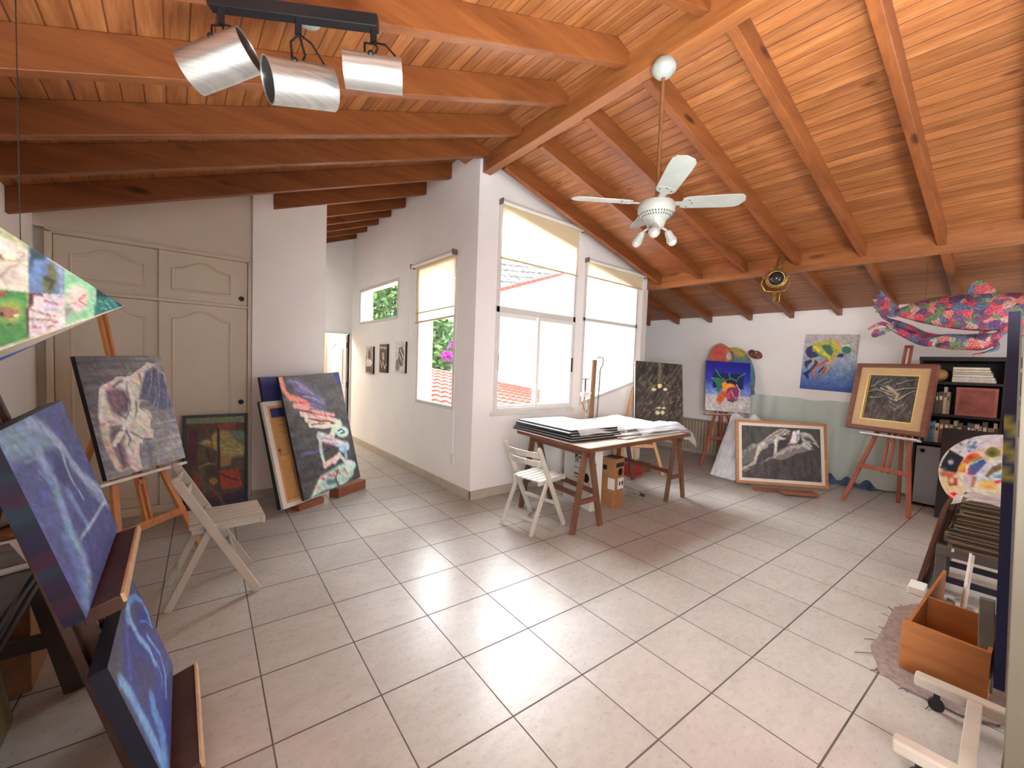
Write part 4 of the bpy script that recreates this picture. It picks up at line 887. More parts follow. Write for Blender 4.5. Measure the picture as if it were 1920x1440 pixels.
  ('P',(214,218,220),0.004,1,[(0.078,0.242),(0.248,0.052),(0.483,-0.028),(0.492,0.116),(0.327,0.188),(0.194,0.31)]),
  ('S',(44,110,160),0.0054,0.9,0.0074,0.004,[(0.252,0.175),(0.271,0.183)]),
  ('S',(44,110,160),0.0054,0.9,0.0074,0.004,[(0.152,0.161),(0.171,0.172)]),
  ('S',(44,110,160),0.0054,0.9,0.0074,0.004,[(0.152,0.128),(0.171,0.147)]),
  ('S',(44,110,160),0.0054,0.9,0.0074,0.004,[(0.269,0.259),(0.285,0.237)]),
  ('S',(44,110,160),0.0054,0.9,0.0074,0.004,[(0.318,0.248),(0.334,0.231)]),
  ('S',(44,110,160),0.0054,0.9,0.0074,0.004,[(0.233,0.246),(0.25,0.23)]),
  ('S',(44,110,160),0.0054,0.9,0.0074,0.004,[(0.288,0.194),(0.306,0.206)]),
  ('S',(44,110,160),0.0054,0.9,0.0074,0.004,[(0.272,0.237),(0.289,0.223)]),
  ('S',(44,110,160),0.0054,0.9,0.0074,0.004,[(0.227,0.123),(0.244,0.114)]),
  ('S',(44,110,160),0.0054,0.9,0.0074,0.004,[(0.279,0.173),(0.296,0.171)]),
  ('S',(44,110,160),0.0054,0.9,0.0074,0.004,[(0.227,0.231),(0.245,0.228)]),
  ('S',(44,110,160),0.0054,0.9,0.0074,0.004,[(0.318,0.125),(0.335,0.119)]),
  ('S',(44,110,160),0.0054,0.9,0.0074,0.004,[(0.246,0.125),(0.265,0.14)]),
  ('S',(44,110,160),0.0054,0.9,0.0074,0.004,[(0.225,0.187),(0.244,0.198)]),
  ('S',(44,110,160),0.0054,0.9,0.0074,0.004,[(0.213,0.157),(0.229,0.133)]),
  ('S',(44,110,160),0.0054,0.9,0.0074,0.004,[(0.234,0.166),(0.253,0.183)]),
  ('S',(44,110,160),0.0054,0.9,0.0074,0.004,[(0.255,0.142),(0.274,0.152)]),
  ('S',(44,110,160),0.0054,0.9,0.0074,0.004,[(0.312,0.207),(0.329,0.203)]),
  ('S',(44,110,160),0.0054,0.9,0.0074,0.004,[(0.259,0.165),(0.276,0.166)]),
  ('S',(44,110,160),0.0054,0.9,0.0074,0.004,[(0.155,0.267),(0.172,0.245)]),
  ('S',(44,110,160),0.0054,0.9,0.0074,0.004,[(0.157,0.102),(0.174,0.094)]),
  ('S',(44,110,160),0.0054,0.9,0.0074,0.004,[(0.249,0.193),(0.268,0.199)]),
  ('S',(44,110,160),0.0054,0.9,0.0074,0.004,[(0.234,0.084),(0.251,0.07)]),
  ('S',(44,110,160),0.0054,0.9,0.0074,0.004,[(0.276,0.112),(0.295,0.128)]),
  ('S',(44,110,160),0.0054,0.9,0.0074,0.004,[(0.15,0.145),(0.169,0.159)]),
  ('S',(44,110,160),0.0054,0.9,0.0074,0.004,[(0.261,0.189),(0.279,0.192)]),
  ('P',(24,34,50),0.004,1,[(0.001,0.494),(0.078,0.233),(0.2,0.313),(0.153,0.505)]),
  ('P',(236,236,240),0.0134,1,[(0.12,0.387),(0.118,0.398),(0.112,0.407),(0.102,0.414),(0.091,0.416),(0.081,0.413),(0.074,0.407),(0.071,0.397),(0.072,0.387),(0.079,0.377),(0.088,0.371),(0.099,0.369),(0.109,0.371),(0.117,0.378)]),
  ('S',(90,110,140),0.0054,0.7,0.0047,0.0033,[(0.026,0.479),(0.082,0.467)]),
  ('P',(216,206,180),0.0054,1,[(0.194,0.31),(0.327,0.188),(0.492,0.116),(0.502,0.267),(0.371,0.327),(0.262,0.261)]),
  ('P',(134,128,60),0.008,1,[(0.476,0.204),(0.472,0.23),(0.458,0.254),(0.437,0.269),(0.412,0.274),(0.389,0.267),(0.372,0.249),(0.364,0.224),(0.368,0.197),(0.383,0.174),(0.404,0.158),(0.429,0.154),(0.452,0.161),(0.468,0.179)]),
  ('P',(84,100,50),0.0094,1,[(0.444,0.227),(0.442,0.242),(0.435,0.255),(0.424,0.264),(0.412,0.266),(0.4,0.262),(0.392,0.252),(0.388,0.237),(0.39,0.222),(0.397,0.209),(0.408,0.2),(0.42,0.198),(0.432,0.202),(0.44,0.213)]),
  ('P',(226,110,60),0.0054,1,[(0.158,0.495),(0.191,0.364),(0.256,0.254),(0.314,0.251),(0.335,0.3),(0.268,0.348),(0.223,0.392),(0.219,0.499)]),
  ('P',(206,70,50),0.0094,1,[(0.294,0.299),(0.292,0.312),(0.283,0.324),(0.269,0.333),(0.253,0.336),(0.239,0.333),(0.228,0.325),(0.224,0.313),(0.227,0.299),(0.236,0.287),(0.25,0.278),(0.265,0.275),(0.28,0.278),(0.29,0.287)]),
  ('P',(240,180,60),0.008,1,[(0.162,0.459),(0.193,0.381),(0.235,0.39),(0.182,0.49)]),
  ('P',(110,170,90),0.004,1,[(0.256,0.35),(0.317,0.286),(0.325,0.319),(0.269,0.365)]),
  ('P',(80,100,170),0.0054,1,[(0.248,0.405),(0.347,0.306),(0.378,0.343),(0.302,0.507),(0.273,0.513)]),
  ('P',(150,70,130),0.004,1,[(0.238,0.433),(0.255,0.421),(0.285,0.511),(0.244,0.511)]),
  ('P',(206,224,236),0.0067,1,[(0.303,0.515),(0.378,0.343),(0.502,0.275),(0.517,0.516),(0.312,0.565)]),
  ('P',(120,104,70),0.0094,1,[(0.377,0.498),(0.42,0.385),(0.488,0.32),(0.498,0.386),(0.436,0.45),(0.395,0.511)]),
  ('P',(110,170,214),0.0094,1,[(0.439,0.501),(0.507,0.434),(0.511,0.509)]),
  ('P',(238,214,170),0.0054,1,[(0.01,0.528),(0.159,0.513),(0.215,0.712),(0.165,0.858),(0.073,0.785)]),
  ('P',(200,110,80),0.0107,1,[(0.013,0.523),(0.159,0.508),(0.12,0.567),(0.027,0.579)]),
  ('P',(160,70,56),0.0094,1,[(0.084,0.584),(0.164,0.574),(0.17,0.662),(0.104,0.687)]),
  ('P',(236,200,160),0.0094,1,[(0.138,0.616),(0.137,0.629),(0.132,0.641),(0.124,0.649),(0.115,0.651),(0.106,0.647),(0.1,0.638),(0.097,0.626),(0.098,0.612),(0.103,0.601),(0.111,0.593),(0.12,0.591),(0.129,0.594),(0.135,0.603)]),
  ('P',(206,200,206),0.0067,1,[(0.209,0.528),(0.309,0.514),(0.307,0.662),(0.219,0.676)]),
  ('P',(190,130,110),0.0067,1,[(0.28,0.529),(0.315,0.521),(0.306,0.645),(0.276,0.644)]),
  ('P',(244,226,190),0.0054,1,[(0.307,0.575),(0.517,0.516),(0.528,0.681),(0.445,0.678),(0.302,0.672)]),
  ('P',(246,206,110),0.0134,1,[(0.472,0.578),(0.467,0.601),(0.452,0.623),(0.428,0.639),(0.401,0.646),(0.376,0.642),(0.357,0.629),(0.35,0.608),(0.354,0.585),(0.37,0.563),(0.394,0.547),(0.422,0.54),(0.447,0.544),(0.464,0.558)]),
  ('P',(224,80,110),0.0067,1,[(0.447,0.542),(0.511,0.509),(0.508,0.544),(0.471,0.57)]),
  ('P',(222,30,40),0.004,1,[(0.073,0.785),(0.157,0.745),(0.258,0.902),(0.287,0.98),(0.252,0.982),(0.143,0.891)]),
  ('S',(244,214,180),0.0054,1,0.0114,0.0087,[(0.111,0.784),(0.182,0.836),(0.246,0.897)]),
  ('P',(150,60,50),0.0134,1,[(0.287,0.98),(0.36,0.847),(0.639,0.931),(0.497,1.226)]),
 ],
}
# ------------------------------------------------------------------ materials
def wall_mat(name, c, var=0.03):
    g = NT(name)
    co = g.coord()
    f = g.noise(co, 1.7, 5, 0.6)
    a = lin(c)
    col = g.ramp(f, [(0.3, tuple(x * (1 - var) for x in a[:3]) + (1,)), (0.7, tuple(min(1, x * (1 + var)) for x in a[:3]) + (1,))])
    return g.done(col, 0.75, 0, g.bump(g.noise(co, 55, 4), 0.12, 0.004), 0.2)
WALL = wall_mat('white_plaster', (242, 239, 235))
WALL_B = wall_mat('white_plaster_outside', (226, 225, 223))
CLOSETM = plain((214, 202, 182), 0.45, 0, 0.03, 3, 0.4, name='cream_lacquer')
CLOSETW = wall_mat('cream_plaster', (218, 206, 192))
BASEM = plain((186, 174, 158), 0.4, 0, 0.06, 9, name='stone_skirting')
WHITEP = plain((226, 224, 218), 0.35, 0, 0.03, 6, name='white_lacquered_aluminium')
WINP = plain((216, 211, 204), 0.4, 0, 0.03, 6, name='white_window_paint')
BLACK = plain((18, 17, 18), 0.45, 0, 0.1, name='black_plastic')

def deck_mat(name, slope):
    """tongue and groove boards running along Y, gap lines every board"""
    g = NT(name)
    tc = g.n('ShaderNodeTexCoord')
    sp = g.n('ShaderNodeSeparateXYZ', {0: tc.outputs['Object']})
    x = g.math('DIVIDE', sp.outputs[0], 0.092 * math.cos(math.atan(slope)))
    idx = g.math('FLOOR', x)
    fr = g.math('SUBTRACT', x, idx)
    e = g.math('MINIMUM', fr, g.math('SUBTRACT', 1.0, fr))
    groove = g.math('SUBTRACT', 1.0, g.math('DIVIDE', e, 0.05), clamp=True)
    wn = g.n('ShaderNodeTexWhiteNoise', {'W': idx}, noise_dimensions='1D')
    off = g.n('ShaderNodeCombineXYZ', {0: 0.0, 1: g.math('MULTIPLY', wn.outputs[0], 37.0), 2: 0.0})
    vadd = g.n('ShaderNodeVectorMath', {0: tc.outputs['Object'], 1: off.outputs[0]}, operation='ADD')
    mp = g.n('ShaderNodeMapping', {'Scale': (16, 1.3, 16)})
    g.t.links.new(vadd.outputs[0], mp.inputs[0])
    f1 = g.noise(mp.outputs[0], 1.0, 6, 0.62)
    f2 = g.noise(mp.outputs[0], 5.0, 3)
    f = g.math('ADD', g.math('MULTIPLY', f1, 0.65), g.math('MULTIPLY', f2, 0.35))
    col = g.ramp(f, [(0.3, lin((112, 62, 30))), (0.5, lin((146, 88, 46))), (0.72, lin((176, 118, 70)))])
    hs = g.n('ShaderNodeHueSaturation', {'Saturation': 1.0, 'Color': col})
    g.set(hs.inputs['Value'], g.math('ADD', 0.84, g.math('MULTIPLY', wn.outputs[0], 0.3)))
    mk = g.n('ShaderNodeMapping', {'Scale': (6.5, 2.6, 6.5)})
    g.t.links.new(vadd.outputs[0], mk.inputs[0])
    vo = g.n('ShaderNodeTexVoronoi', {'Vector': mk.outputs[0], 'Scale': 1.0})
    k = g.math('SUBTRACT', 1.0, g.math('DIVIDE', vo.outputs['Distance'], 0.15), clamp=True)
    on = g.math('GREATER_THAN', g.n('ShaderNodeSeparateColor', {0: vo.outputs['Color']}).outputs[0], 0.75)
    col = g.mix(g.math('MULTIPLY', g.math('POWER', k, 0.7), on), hs.outputs[0], lin((78, 34, 14)))
    col = g.mix(g.math('MULTIPLY', groove, 0.9), col, lin((66, 28, 12)))
    h = g.math('SUBTRACT', f, g.math('MULTIPLY', groove, 3.0))
    return g.done(col, 0.42, 0, g.bump(h, 0.35, 0.006), 0.4)

DECK_L = deck_mat('pine_boards_steep', 0.372)
DECK_R = deck_mat('pine_boards', 0.246)
RAFT = wood('stained_pine_rafter', (104, 54, 24), (142, 82, 40), 'X', 0.8, 0.42, knots=0.6, ck=(40, 16, 8))
BEAM = wood('stained_pine_beam', (116, 64, 30), (162, 102, 54), 'Y', 0.8, 0.42, knots=0.4, ck=(50, 22, 10))

def floor_mat():
    g = NT('ceramic_floor_tiles')
    T = 0.42
    mpn = g.coord((1, 1, 1), (0, 0, math.radians(2.4)))
    # tile lattice is turned 2.4 degrees from the walls
    tc = g.n('ShaderNodeTexCoord')
    sp0 = g.n('ShaderNodeSeparateXYZ', {0: tc.outputs['Object']})
    cx, sx = math.cos(math.radians(2.4)), math.sin(math.radians(2.4))
    px = g.math('ADD', sp0.outputs[0], 1.338); py = g.math('ADD', sp0.outputs[1], 1.989)
    u = g.math('DIVIDE', g.math('SUBTRACT', g.math('MULTIPLY', px, cx), g.math('MULTIPLY', py, sx)), T)
    v = g.math('DIVIDE', g.math('ADD', g.math('MULTIPLY', px, sx), g.math('MULTIPLY', py, cx)), T)
    iu, iv = g.math('FLOOR', u), g.math('FLOOR', v)
    fu, fv = g.math('SUBTRACT', u, iu), g.math('SUBTRACT', v, iv)
    eu = g.math('MINIMUM', fu, g.math('SUBTRACT', 1.0, fu)); ev = g.math('MINIMUM', fv, g.math('SUBTRACT', 1.0, fv))
    gu = g.math('SUBTRACT', 1.0, g.math('DIVIDE', g.math('SUBTRACT', eu, 0.0055), 0.003), clamp=True)
    gv = g.math('SUBTRACT', 1.0, g.math('DIVIDE', g.math('SUBTRACT', ev, 0.0075), 0.003), clamp=True)
    grout = g.math('MAXIMUM', gu, gv)
    cell = g.n('ShaderNodeCombineXYZ', {0: iu, 1: iv, 2: 0.0})
    wn = g.n('ShaderNodeTexWhiteNoise', {'Vector': cell.outputs[0]}, noise_dimensions='3D')
    offv = g.n('ShaderNodeVectorMath', {0: wn.outputs['Color'], 1: (20, 20, 20)}, operation='MULTIPLY')
    vadd = g.n('ShaderNodeVectorMath', {0: tc.outputs['Object'], 1: offv.outputs[0]}, operation='ADD')
    mp = g.n('ShaderNodeMapping', {'Scale': (1.0, 1.8, 1)})
    g.t.links.new(vadd.outputs[0], mp.inputs[0])
    f1 = g.noise(mp.outputs[0], 4.0, 9, 0.72)
    f2 = g.noise(mp.outputs[0], 16.0, 5, 0.7)
    f = g.math('ADD', g.math('MULTIPLY', f1, 0.65), g.math('MULTIPLY', f2, 0.35))
    col = g.ramp(f, [(0.25, lin((158, 152, 145))), (0.5, lin((173, 168, 161))), (0.75, lin((184, 179, 173)))])
    hs = g.n('ShaderNodeHueSaturation', {'Color': col})
    g.set(hs.inputs['Value'], g.math('ADD', 0.94, g.math('MULTIPLY', wn.outputs[0], 0.1)))
    col = g.mix(grout, hs.outputs[0], lin((72, 62, 60)))
    sm = g.noise(g.coord((1.3, 2.6, 1)), 2.2, 6, 0.6)
    col = g.mix(g.math('MULTIPLY', g.math('SUBTRACT', sm, 0.45, clamp=True), 0.8), col, lin((150, 140, 132)))
    rough = g.math('ADD', 0.17, g.math('MULTIPLY', g.noise(g.coord(), 40, 5, 0.7), 0.26))
    rough = g.math('ADD', rough, g.math('MULTIPLY', grout, 0.4))
    h = g.math('SUBTRACT', g.math('ADD', g.noise(g.coord(), 26, 6, 0.7), g.math('MULTIPLY', f2, 0.6)), g.math('MULTIPLY', grout, 2.0))
    return g.done(col, rough, 0, g.bump(h, 0.16, 0.006), 0.42)
FLOORM = floor_mat()

def glass_mat():
    g = NT('window_glass')
    tr = g.n('ShaderNodeBsdfTransparent', {'Color': (0.96, 0.98, 0.98, 1)})
    gl = g.n('ShaderNodeBsdfGlossy', {'Roughness': 0.02})
    lw = g.n('ShaderNodeLayerWeight', {'Blend': 0.5})
    fr = g.math('ADD', 0.03, g.math('MULTIPLY', g.math('POWER', lw.outputs['Facing'], 5.0), 0.6))
    mx = g.n('ShaderNodeMixShader', {0: fr})
    g.t.links.new(tr.outputs[0], mx.inputs[1]); g.t.links.new(gl.outputs[0], mx.inputs[2])
    g.t.links.new(mx.outputs[0], g.out.inputs[0])
    return g.m
GLASS = glass_mat()

def fabric_mat(name, c, thru=0.12, translu=0.55):
    g = NT(name)
    co = g.coord()
    f = g.noise(co, 240, 2)
    a = lin(c); col = g.ramp(f, [(0.3, tuple(x * 0.94 for x in a[:3]) + (1,)), (0.7, a)])
    d = g.n('ShaderNodeBsdfDiffuse', {'Color': col})
    t = g.n('ShaderNodeBsdfTranslucent', {'Color': col})
    p = g.n('ShaderNodeBsdfTransparent', {'Color': (1, 0.97, 0.9, 1)})
    m1 = g.n('ShaderNodeMixShader', {0: translu}); g.t.links.new(d.outputs[0], m1.inputs[1]); g.t.links.new(t.outputs[0], m1.inputs[2])
    m2 = g.n('ShaderNodeMixShader', {0: thru}); g.t.links.new(m1.outputs[0], m2.inputs[1]); g.t.links.new(p.outputs[0], m2.inputs[2])
    g.t.links.new(m2.outputs[0], g.out.inputs[0])
    return g.m
BLINDM = fabric_mat('cream_sunscreen_fabric', (250, 236, 204), 0.10, 0.5)

# ------------------------------------------------------------------ room shell
YB = -7.0           # wall behind the viewer
XL, XR = -3.33, 4.9
def zl(x): return 3.60 + 0.372 * x                     # underside of the left rafters
def zr(x): return 3.47 - 0.232 * (x - 0.1)             # underside of the right rafters
def dl(x): return 3.77 + 0.372 * x                     # underside of the left boards
def dr(x): return 3.64 - 0.2458 * (x - 0.1)            # underside of the right boards
def ridge_x(y): return 0.082 + 0.035 * min(y, 0)

def wall_holes(name, outer, holes, mp, nrm, thick, mats):
    """wall slab from an outline with openings; mp maps (a,z) to 3d, nrm is the outward direction"""
    bm = bmesh.new(); edges = []
    for loop in [outer] + holes:
        vv = [bm.verts.new(mp(a, z)) for a, z in loop]
        for i in range(len(vv)): edges.append(bm.edges.new((vv[i], vv[(i + 1) % len(vv)])))
    bmesh.ops.triangle_fill(bm, use_beauty=True, edges=edges)
    r = bmesh.ops.extrude_face_region(bm, geom=list(bm.faces))
    bmesh.ops.translate(bm, vec=V(nrm) * thick, verts=[g for g in r['geom'] if isinstance(g, bmesh.types.BMVert)])
    bmesh.ops.recalc_face_normals(bm, faces=bm.faces)
    me = bpy.data.meshes.new(name); bm.to_mesh(me); bm.free()
    me.materials.append(mats)
    ob = bpy.data.objects.new(name, me); COL.objects.link(ob)
    return structure(ob)

fl = MB()
for a, b in (((XL - 0.2, YB - 0.2), (XR + 0.2, 0.22)), ((XL - 0.2, 0.22), (0.22, 1.45)), ((-2.6, 1.45), (0.22, 6.2)), ((2.95, 0.22), (XR + 0.2, 2.1))): fl.box((a[0], a[1], -0.12), (b[0], b[1], 0))
structure(fl.build('floor', FLOORM))

W1 = (1.945, 3.55, 2.07, 2.66)
W2 = (0.376, 1.34, 0.94, 2.70)
wall_holes('wall_hall', [(0.22, 0), (4.1, 0), (4.1, 3.80), (0.22, 3.80)],
           [[(W1[0], W1[2]), (W1[1], W1[2]), (W1[1], W1[3]), (W1[0], W1[3])], [(W2[0], W2[2]), (W2[1], W2[2]), (W2[1], W2[3]), (W2[0], W2[3])]],
           lambda a, z: (0, a, z), (1, 0, 0), 0.22, WALL)
W3 = [(0.27, 0.945), (1.55, 0.945), (1.55, 3.03), (0.27, 3.24)]
W4 = [(1.70, 0.97), (2.915, 1.26), (2.915, 2.72), (1.70, 2.905)]
wall_holes('wall_gable', [(0, 0), (3.14, 0), (3.14, dr(3.14)), (0.1, dr(0.1)), (0, 3.79)], [W3, W4], lambda a, z: (a, 0, z), (0, 1, 0), 0.22, WALL)
w = MB(); w.box((2.95, 0.22, 0), (3.14, 2.1, dr(3.1))); structure(w.build('wall_recess_left', WALL))
w = MB(); w.hexa([(3.14, 1.9, 0), (XR + .2, 1.9, 0), (XR + .2, 2.1, 0), (3.14, 2.1, 0), (3.14, 1.9, dr(3.14)), (XR + .2, 1.9, dr(XR + .2)), (XR + .2, 2.1, dr(XR + .2)), (3.14, 2.1, dr(3.14))]); structure(w.build('wall_recess_back', WALL))
w = MB(); w.box((XR, YB, 0), (XR + 0.2, 1.9, 2.46)); structure(w.build('wall_right', WALL))
w = MB(); w.box((XL - 0.2, YB, 0), (XL, 1.45, 2.53)); structure(w.build('wall_left', WALL))
FILL_WIN = [(-1.2, 1.2, 0.85, 2.25)]  # opening added in the unseen back wall to brighten the interior
wall_holes('wall_back', [(XL - .2, 0), (XR + .2, 0), (XR + .2, dr(XR + .2)), (0.1, 3.64), (0, 3.77), (XL - .2, dl(XL - .2))], [[(a, c), (b, c), (b, d), (a, d)] for a, b, c, d in FILL_WIN], lambda a, z: (a, YB, z), (0, -1, 0), 0.2, WALL)
# closet wall, pier beside the passage
w = MB(); w.hexa([(XL, 1.25, 2.44), (-1.85, 1.25, 2.44), (-1.85, 1.45, 2.44), (XL, 1.45, 2.44), (XL, 1.25, dl(XL)), (-1.85, 1.25, dl(-1.85)), (-1.85, 1.45, dl(-1.85)), (XL, 1.45, dl(XL))])
w.box((XL, 1.33, 0), (-1.85, 1.45, 2.44)); structure(w.build('wall_closet', CLOSETW))
w = MB(); w.hexa([(-1.87, 1.215, 0), (-1.18, 1.215, 0), (-1.18, 4.1, 0), (-1.87, 4.1, 0), (-1.87, 1.215, dl(-1.87)), (-1.18, 1.215, dl(-1.18)), (-1.18, 4.1, dl(-1.18)), (-1.87, 4.1, dl(-1.87))])
structure(w.build('wall_pier', WALL))
DX0, DX1, DZ = -0.85, -0.03, 1.925
wall_holes('wall_hall_end', [(-1.18, 0), (DX0, 0), (DX0, DZ), (DX1, DZ), (DX1, 0), (0.0, 0), (0.0, 3.75), (-1.18, dl(-1.18))], [], lambda a, z: (a, 4.0, z), (0, 1, 0), 0.1, WALL)
# small room beyond the passage
w = MB(); w.box((-2.5, 6.0, 0), (0.22, 6.1, 2.7)); w.box((-2.6, 4.1, 0), (-2.5, 6.1, 2.7)); w.box((0.12, 4.1, 0), (0.22, 6.1, 2.7)); w.box((-2.6, 4.1, 2.6), (0.22, 6.1, 2.7))
structure(w.build('wall_far_room', WALL))

# ceiling boards
c = MB()
c.hexa([(XL - .2, YB - .2, dl(XL - .2)), (0.05, YB - .2, dl(0.05)), (0.05, 4.3, dl(0.05)), (XL - .2, 4.3, dl(XL - .2)),
        (XL - .2, YB - .2, dl(XL - .2) + .03), (0.05, YB - .2, dl(.05) + .03), (0.05, 4.3, dl(.05) + .03), (XL - .2, 4.3, dl(XL - .2) + .03)])
ceil_l = structure(c.build('ceiling', DECK_L))
c = MB()
for (x0, x1, y0, y1) in ((-0.2, 3.14, YB - .2, 0.30), (3.14, XR + .3, YB - .2, 2.1)):
    c.hexa([(x0, y0, dr(x0)), (x1, y0, dr(x1)), (x1, y1, dr(x1)), (x0, y1, dr(x0)), (x0, y0, dr(x0) + .03), (x1, y0, dr(x1) + .03), (x1, y1, dr(x1) + .03), (x0, y1, dr(x0) + .03)])
ceil_r = structure(c.build('ceiling', DECK_R))
# rafters
RT = 0.06
YL = [-6.4, -5.83, -5.26, -4.69, -4.12, -3.55, -2.98, -2.42, -1.846, -1.262, -0.66, -0.121, 0.575, 1.193, 1.803, 2.299, 2.79, 3.284, 3.80]
for y in YL:
    x1 = ridge_x(y) - 0.055 if y < 0 else 0.0
    x0 = XL
    if y > 1.0: x0 = -1.69 if y < 1.4 else -1.18
    m = MB()
    m.hexa([(x0, y, zl(x0)), (x1, y, zl(x1)), (x1, y + RT, zl(x1)), (x0, y + RT, zl(x0)), (x0, y, dl(x0)), (x1, y, dl(x1)), (x1, y + RT, dl(x1)), (x0, y + RT, dl(x0))])
    m.build('rafter', RAFT, ceil_l, bevel=0.004)
# right-hand rafters: (y at the ridge, y at the eaves wall)
YRR = [(-6.6, -6.75), (-6.01, -6.15), (-5.42, -5.55), (-4.84, -4.95), (-4.26, -4.37), (-3.69, -3.79), (-3.11, -3.21), (-2.53, -2.63), (-1.95, -2.04), (-1.39, -1.45), (-0.83, -0.86), (-0.28, -0.20), (None, 0.41), (None, 1.03), (None, 1.6)]
for a, b in YRR:
    if a is None: x0, ya = 3.15, b
    else: x0, ya = ridge_x(a) + 0.05, a
    x1 = XR
    za0, za1 = zr(x0), 2.357 + (XR - x1) * 0.232
    m = MB()
    m.hexa([(x0, ya, za0), (x1, b, za1), (x1, b + RT, za1), (x0, ya + RT, za0), (x0, ya, dr(x0)), (x1, b, dr(x1)), (x1, b + RT, dr(x1)), (x0, ya + RT, dr(x0))])
    m.build('rafter', RAFT, ceil_r, bevel=0.004)
m = MB()
xa, xb = ridge_x(0), ridge_x(YB)
m.hexa([(xb - .05, YB, 3.485), (xb + .05, YB, 3.485), (xa + .05, 0, 3.485), (xa - .05, 0, 3.485), (xb - .05, YB, 3.82), (xb + .05, YB, 3.82), (xa + .05, 0, 3.82), (xa - .05, 0, 3.82)])
m.build('ridge_beam', BEAM, ceil_r, bevel=0.005)
m = MB(); m.box((3.15, YB, 2.70), (3.25, 0.02, 2.935)); m.build('purlin_beam', BEAM, ceil_r, bevel=0.005)

# skirting
for nm, a, b in (('baseboard_hall', (-0.014, -0.014, 0), (0, 4.0, 0.1)), ('baseboard_gable', (-0.014, -0.014, 0), (3.14, 0, 0.1)), ('baseboard_pier', (-1.87, 1.201, 0), (-1.18, 1.215, 0.1)),
                 ('baseboard_right', (XR - 0.014, YB, 0), (XR, 1.9, 0.1)), ('baseboard_left', (XL, YB, 0), (XL + 0.014, 1.25, 0.1)), ('baseboard_passage', (-1.18, 1.201, 0), (-1.166, 4.0, 0.1))):
    b_ = MB(); b_.box(a, b); structure(b_.build(nm, BASEM, bevel=0.003))
t_ = MB(); t_.box((3.02, -0.02, 0.1), (3.145, 0.0, 2.70)); structure(t_.build('trim_1', WINP, bevel=0.003))
t_ = MB(); t_.box((-0.006, 0.372, 0.43), (0, 0.387, 0.94)); structure(t_.build('trim_2', WALL))

# ------------------------------------------------------------------ windows
def ring_frame(poly, inset, mp, d0, d1):
    """picture-frame strip of constant width along an outline (a,z); returns MB"""
    n = len(poly)
    cx = sum(p[0] for p in poly) / n; cz = sum(p[1] for p in poly) / n
    inn = []
    for i in range(n):
        p0, p1, p2 = V(poly[i - 1] + (0,)), V(poly[i] + (0,)), V(poly[(i + 1) % n] + (0,))
        e1 = (p1 - p0).normalized(); e2 = (p2 - p1).normalized()
        n1 = V((-e1.y, e1.x, 0)); n2 = V((-e2.y, e2.x, 0))
        if n1.dot(V((cx, cz, 0)) - p1) < 0: n1, n2 = -n1, -n2
        bi = (n1 + n2); bi = bi / max(0.2, bi.length_squared) * 2
        q = p1 + bi * inset
        inn.append((q.x, q.y))
    m = MB(); vs = []
    for P in (poly, inn):
        for d in (d0, d1): vs += [mp(a, z, d) for a, z in P]
    f = []
    for k in range(n):
        j = (k + 1) % n
        f += [(k, j, 2 * n + j, 2 * n + k), (n + k, 3 * n + k, 3 * n + j, n + j), (k, n + k, n + j, j), (2 * n + k, 2 * n + j, 3 * n + j, 3 * n + k)]
    m.add(vs, f)
    return m, inn

def window(name, poly, mp):
    root = bpy.data.objects.new(name, None); COL.objects.link(root); structure(root)
    m, inn = ring_frame(poly, 0.045, mp, -0.012, 0.06)
    m.build('frame', WINP, root, bevel=0.003)
    m = MB(); n = len(inn)
    m.add([mp(a, z, 0.030) for a, z in inn] + [mp(a, z, 0.034) for a, z in inn], [tuple(range(n)), tuple(range(n, 2 * n))] + [(k, (k + 1) % n, n + (k + 1) % n, n + k) for k in range(n)])
    m.build('pane', GLASS, root)
    return root, inn
mpA = lambda a, z, d: (d, a, z)
mpB = lambda a, z, d: (a, d, z)
rect = lambda a0, a1, z0, z1: [(a0, z0), (a1, z0), (a1, z1), (a0, z1)]
window('window_1', rect(*W1), mpA)
window('window_2', rect(*W2), mpA)
for k, b_ in enumerate(FILL_WIN): window('window_%d' % (5 + k), rect(*b_), lambda a, z, d: (a, YB - 0.08 + d, z))  # frame and pane of the added daylight opening, out of view
w3, _ = window('window_3', W3, mpB)
m = MB(); m.box((0.27, -0.012, 2.06), (1.55, 0.07, 2.13)); m.build('transom', WINP, w3, bevel=0.003)
m = MB(); m.box((0.23, -0.03, 0.905), (1.58, 0.0, 0.95)); m.build('sill', WINP, w3, bevel=0.004)
for x0, x1, y in ((0.30, 0.93, 0.012), (0.885, 1.525, -0.022)):
    m, inn = ring_frame(rect(x0, x1, 0.975, 2.065), 0.045, mpB, y, y + 0.03)
    s_ = m.build('sash', WHITEP, w3, bevel=0.003)
    xh = x0 + 0.012 if x0 < 0.5 else x1 - 0.033
    m = MB(); m.box((xh, y - 0.008, 1.42), (xh + 0.02, y, 1.60)); m.build('handle', BLACK, s_)
w4, _ = window('window_4', W4, mpB)
m = MB(); m.box((1.70, -0.012, 2.10), (2.915, 0.06, 2.145)); m.build('transom', WINP, w4, bevel=0.003)

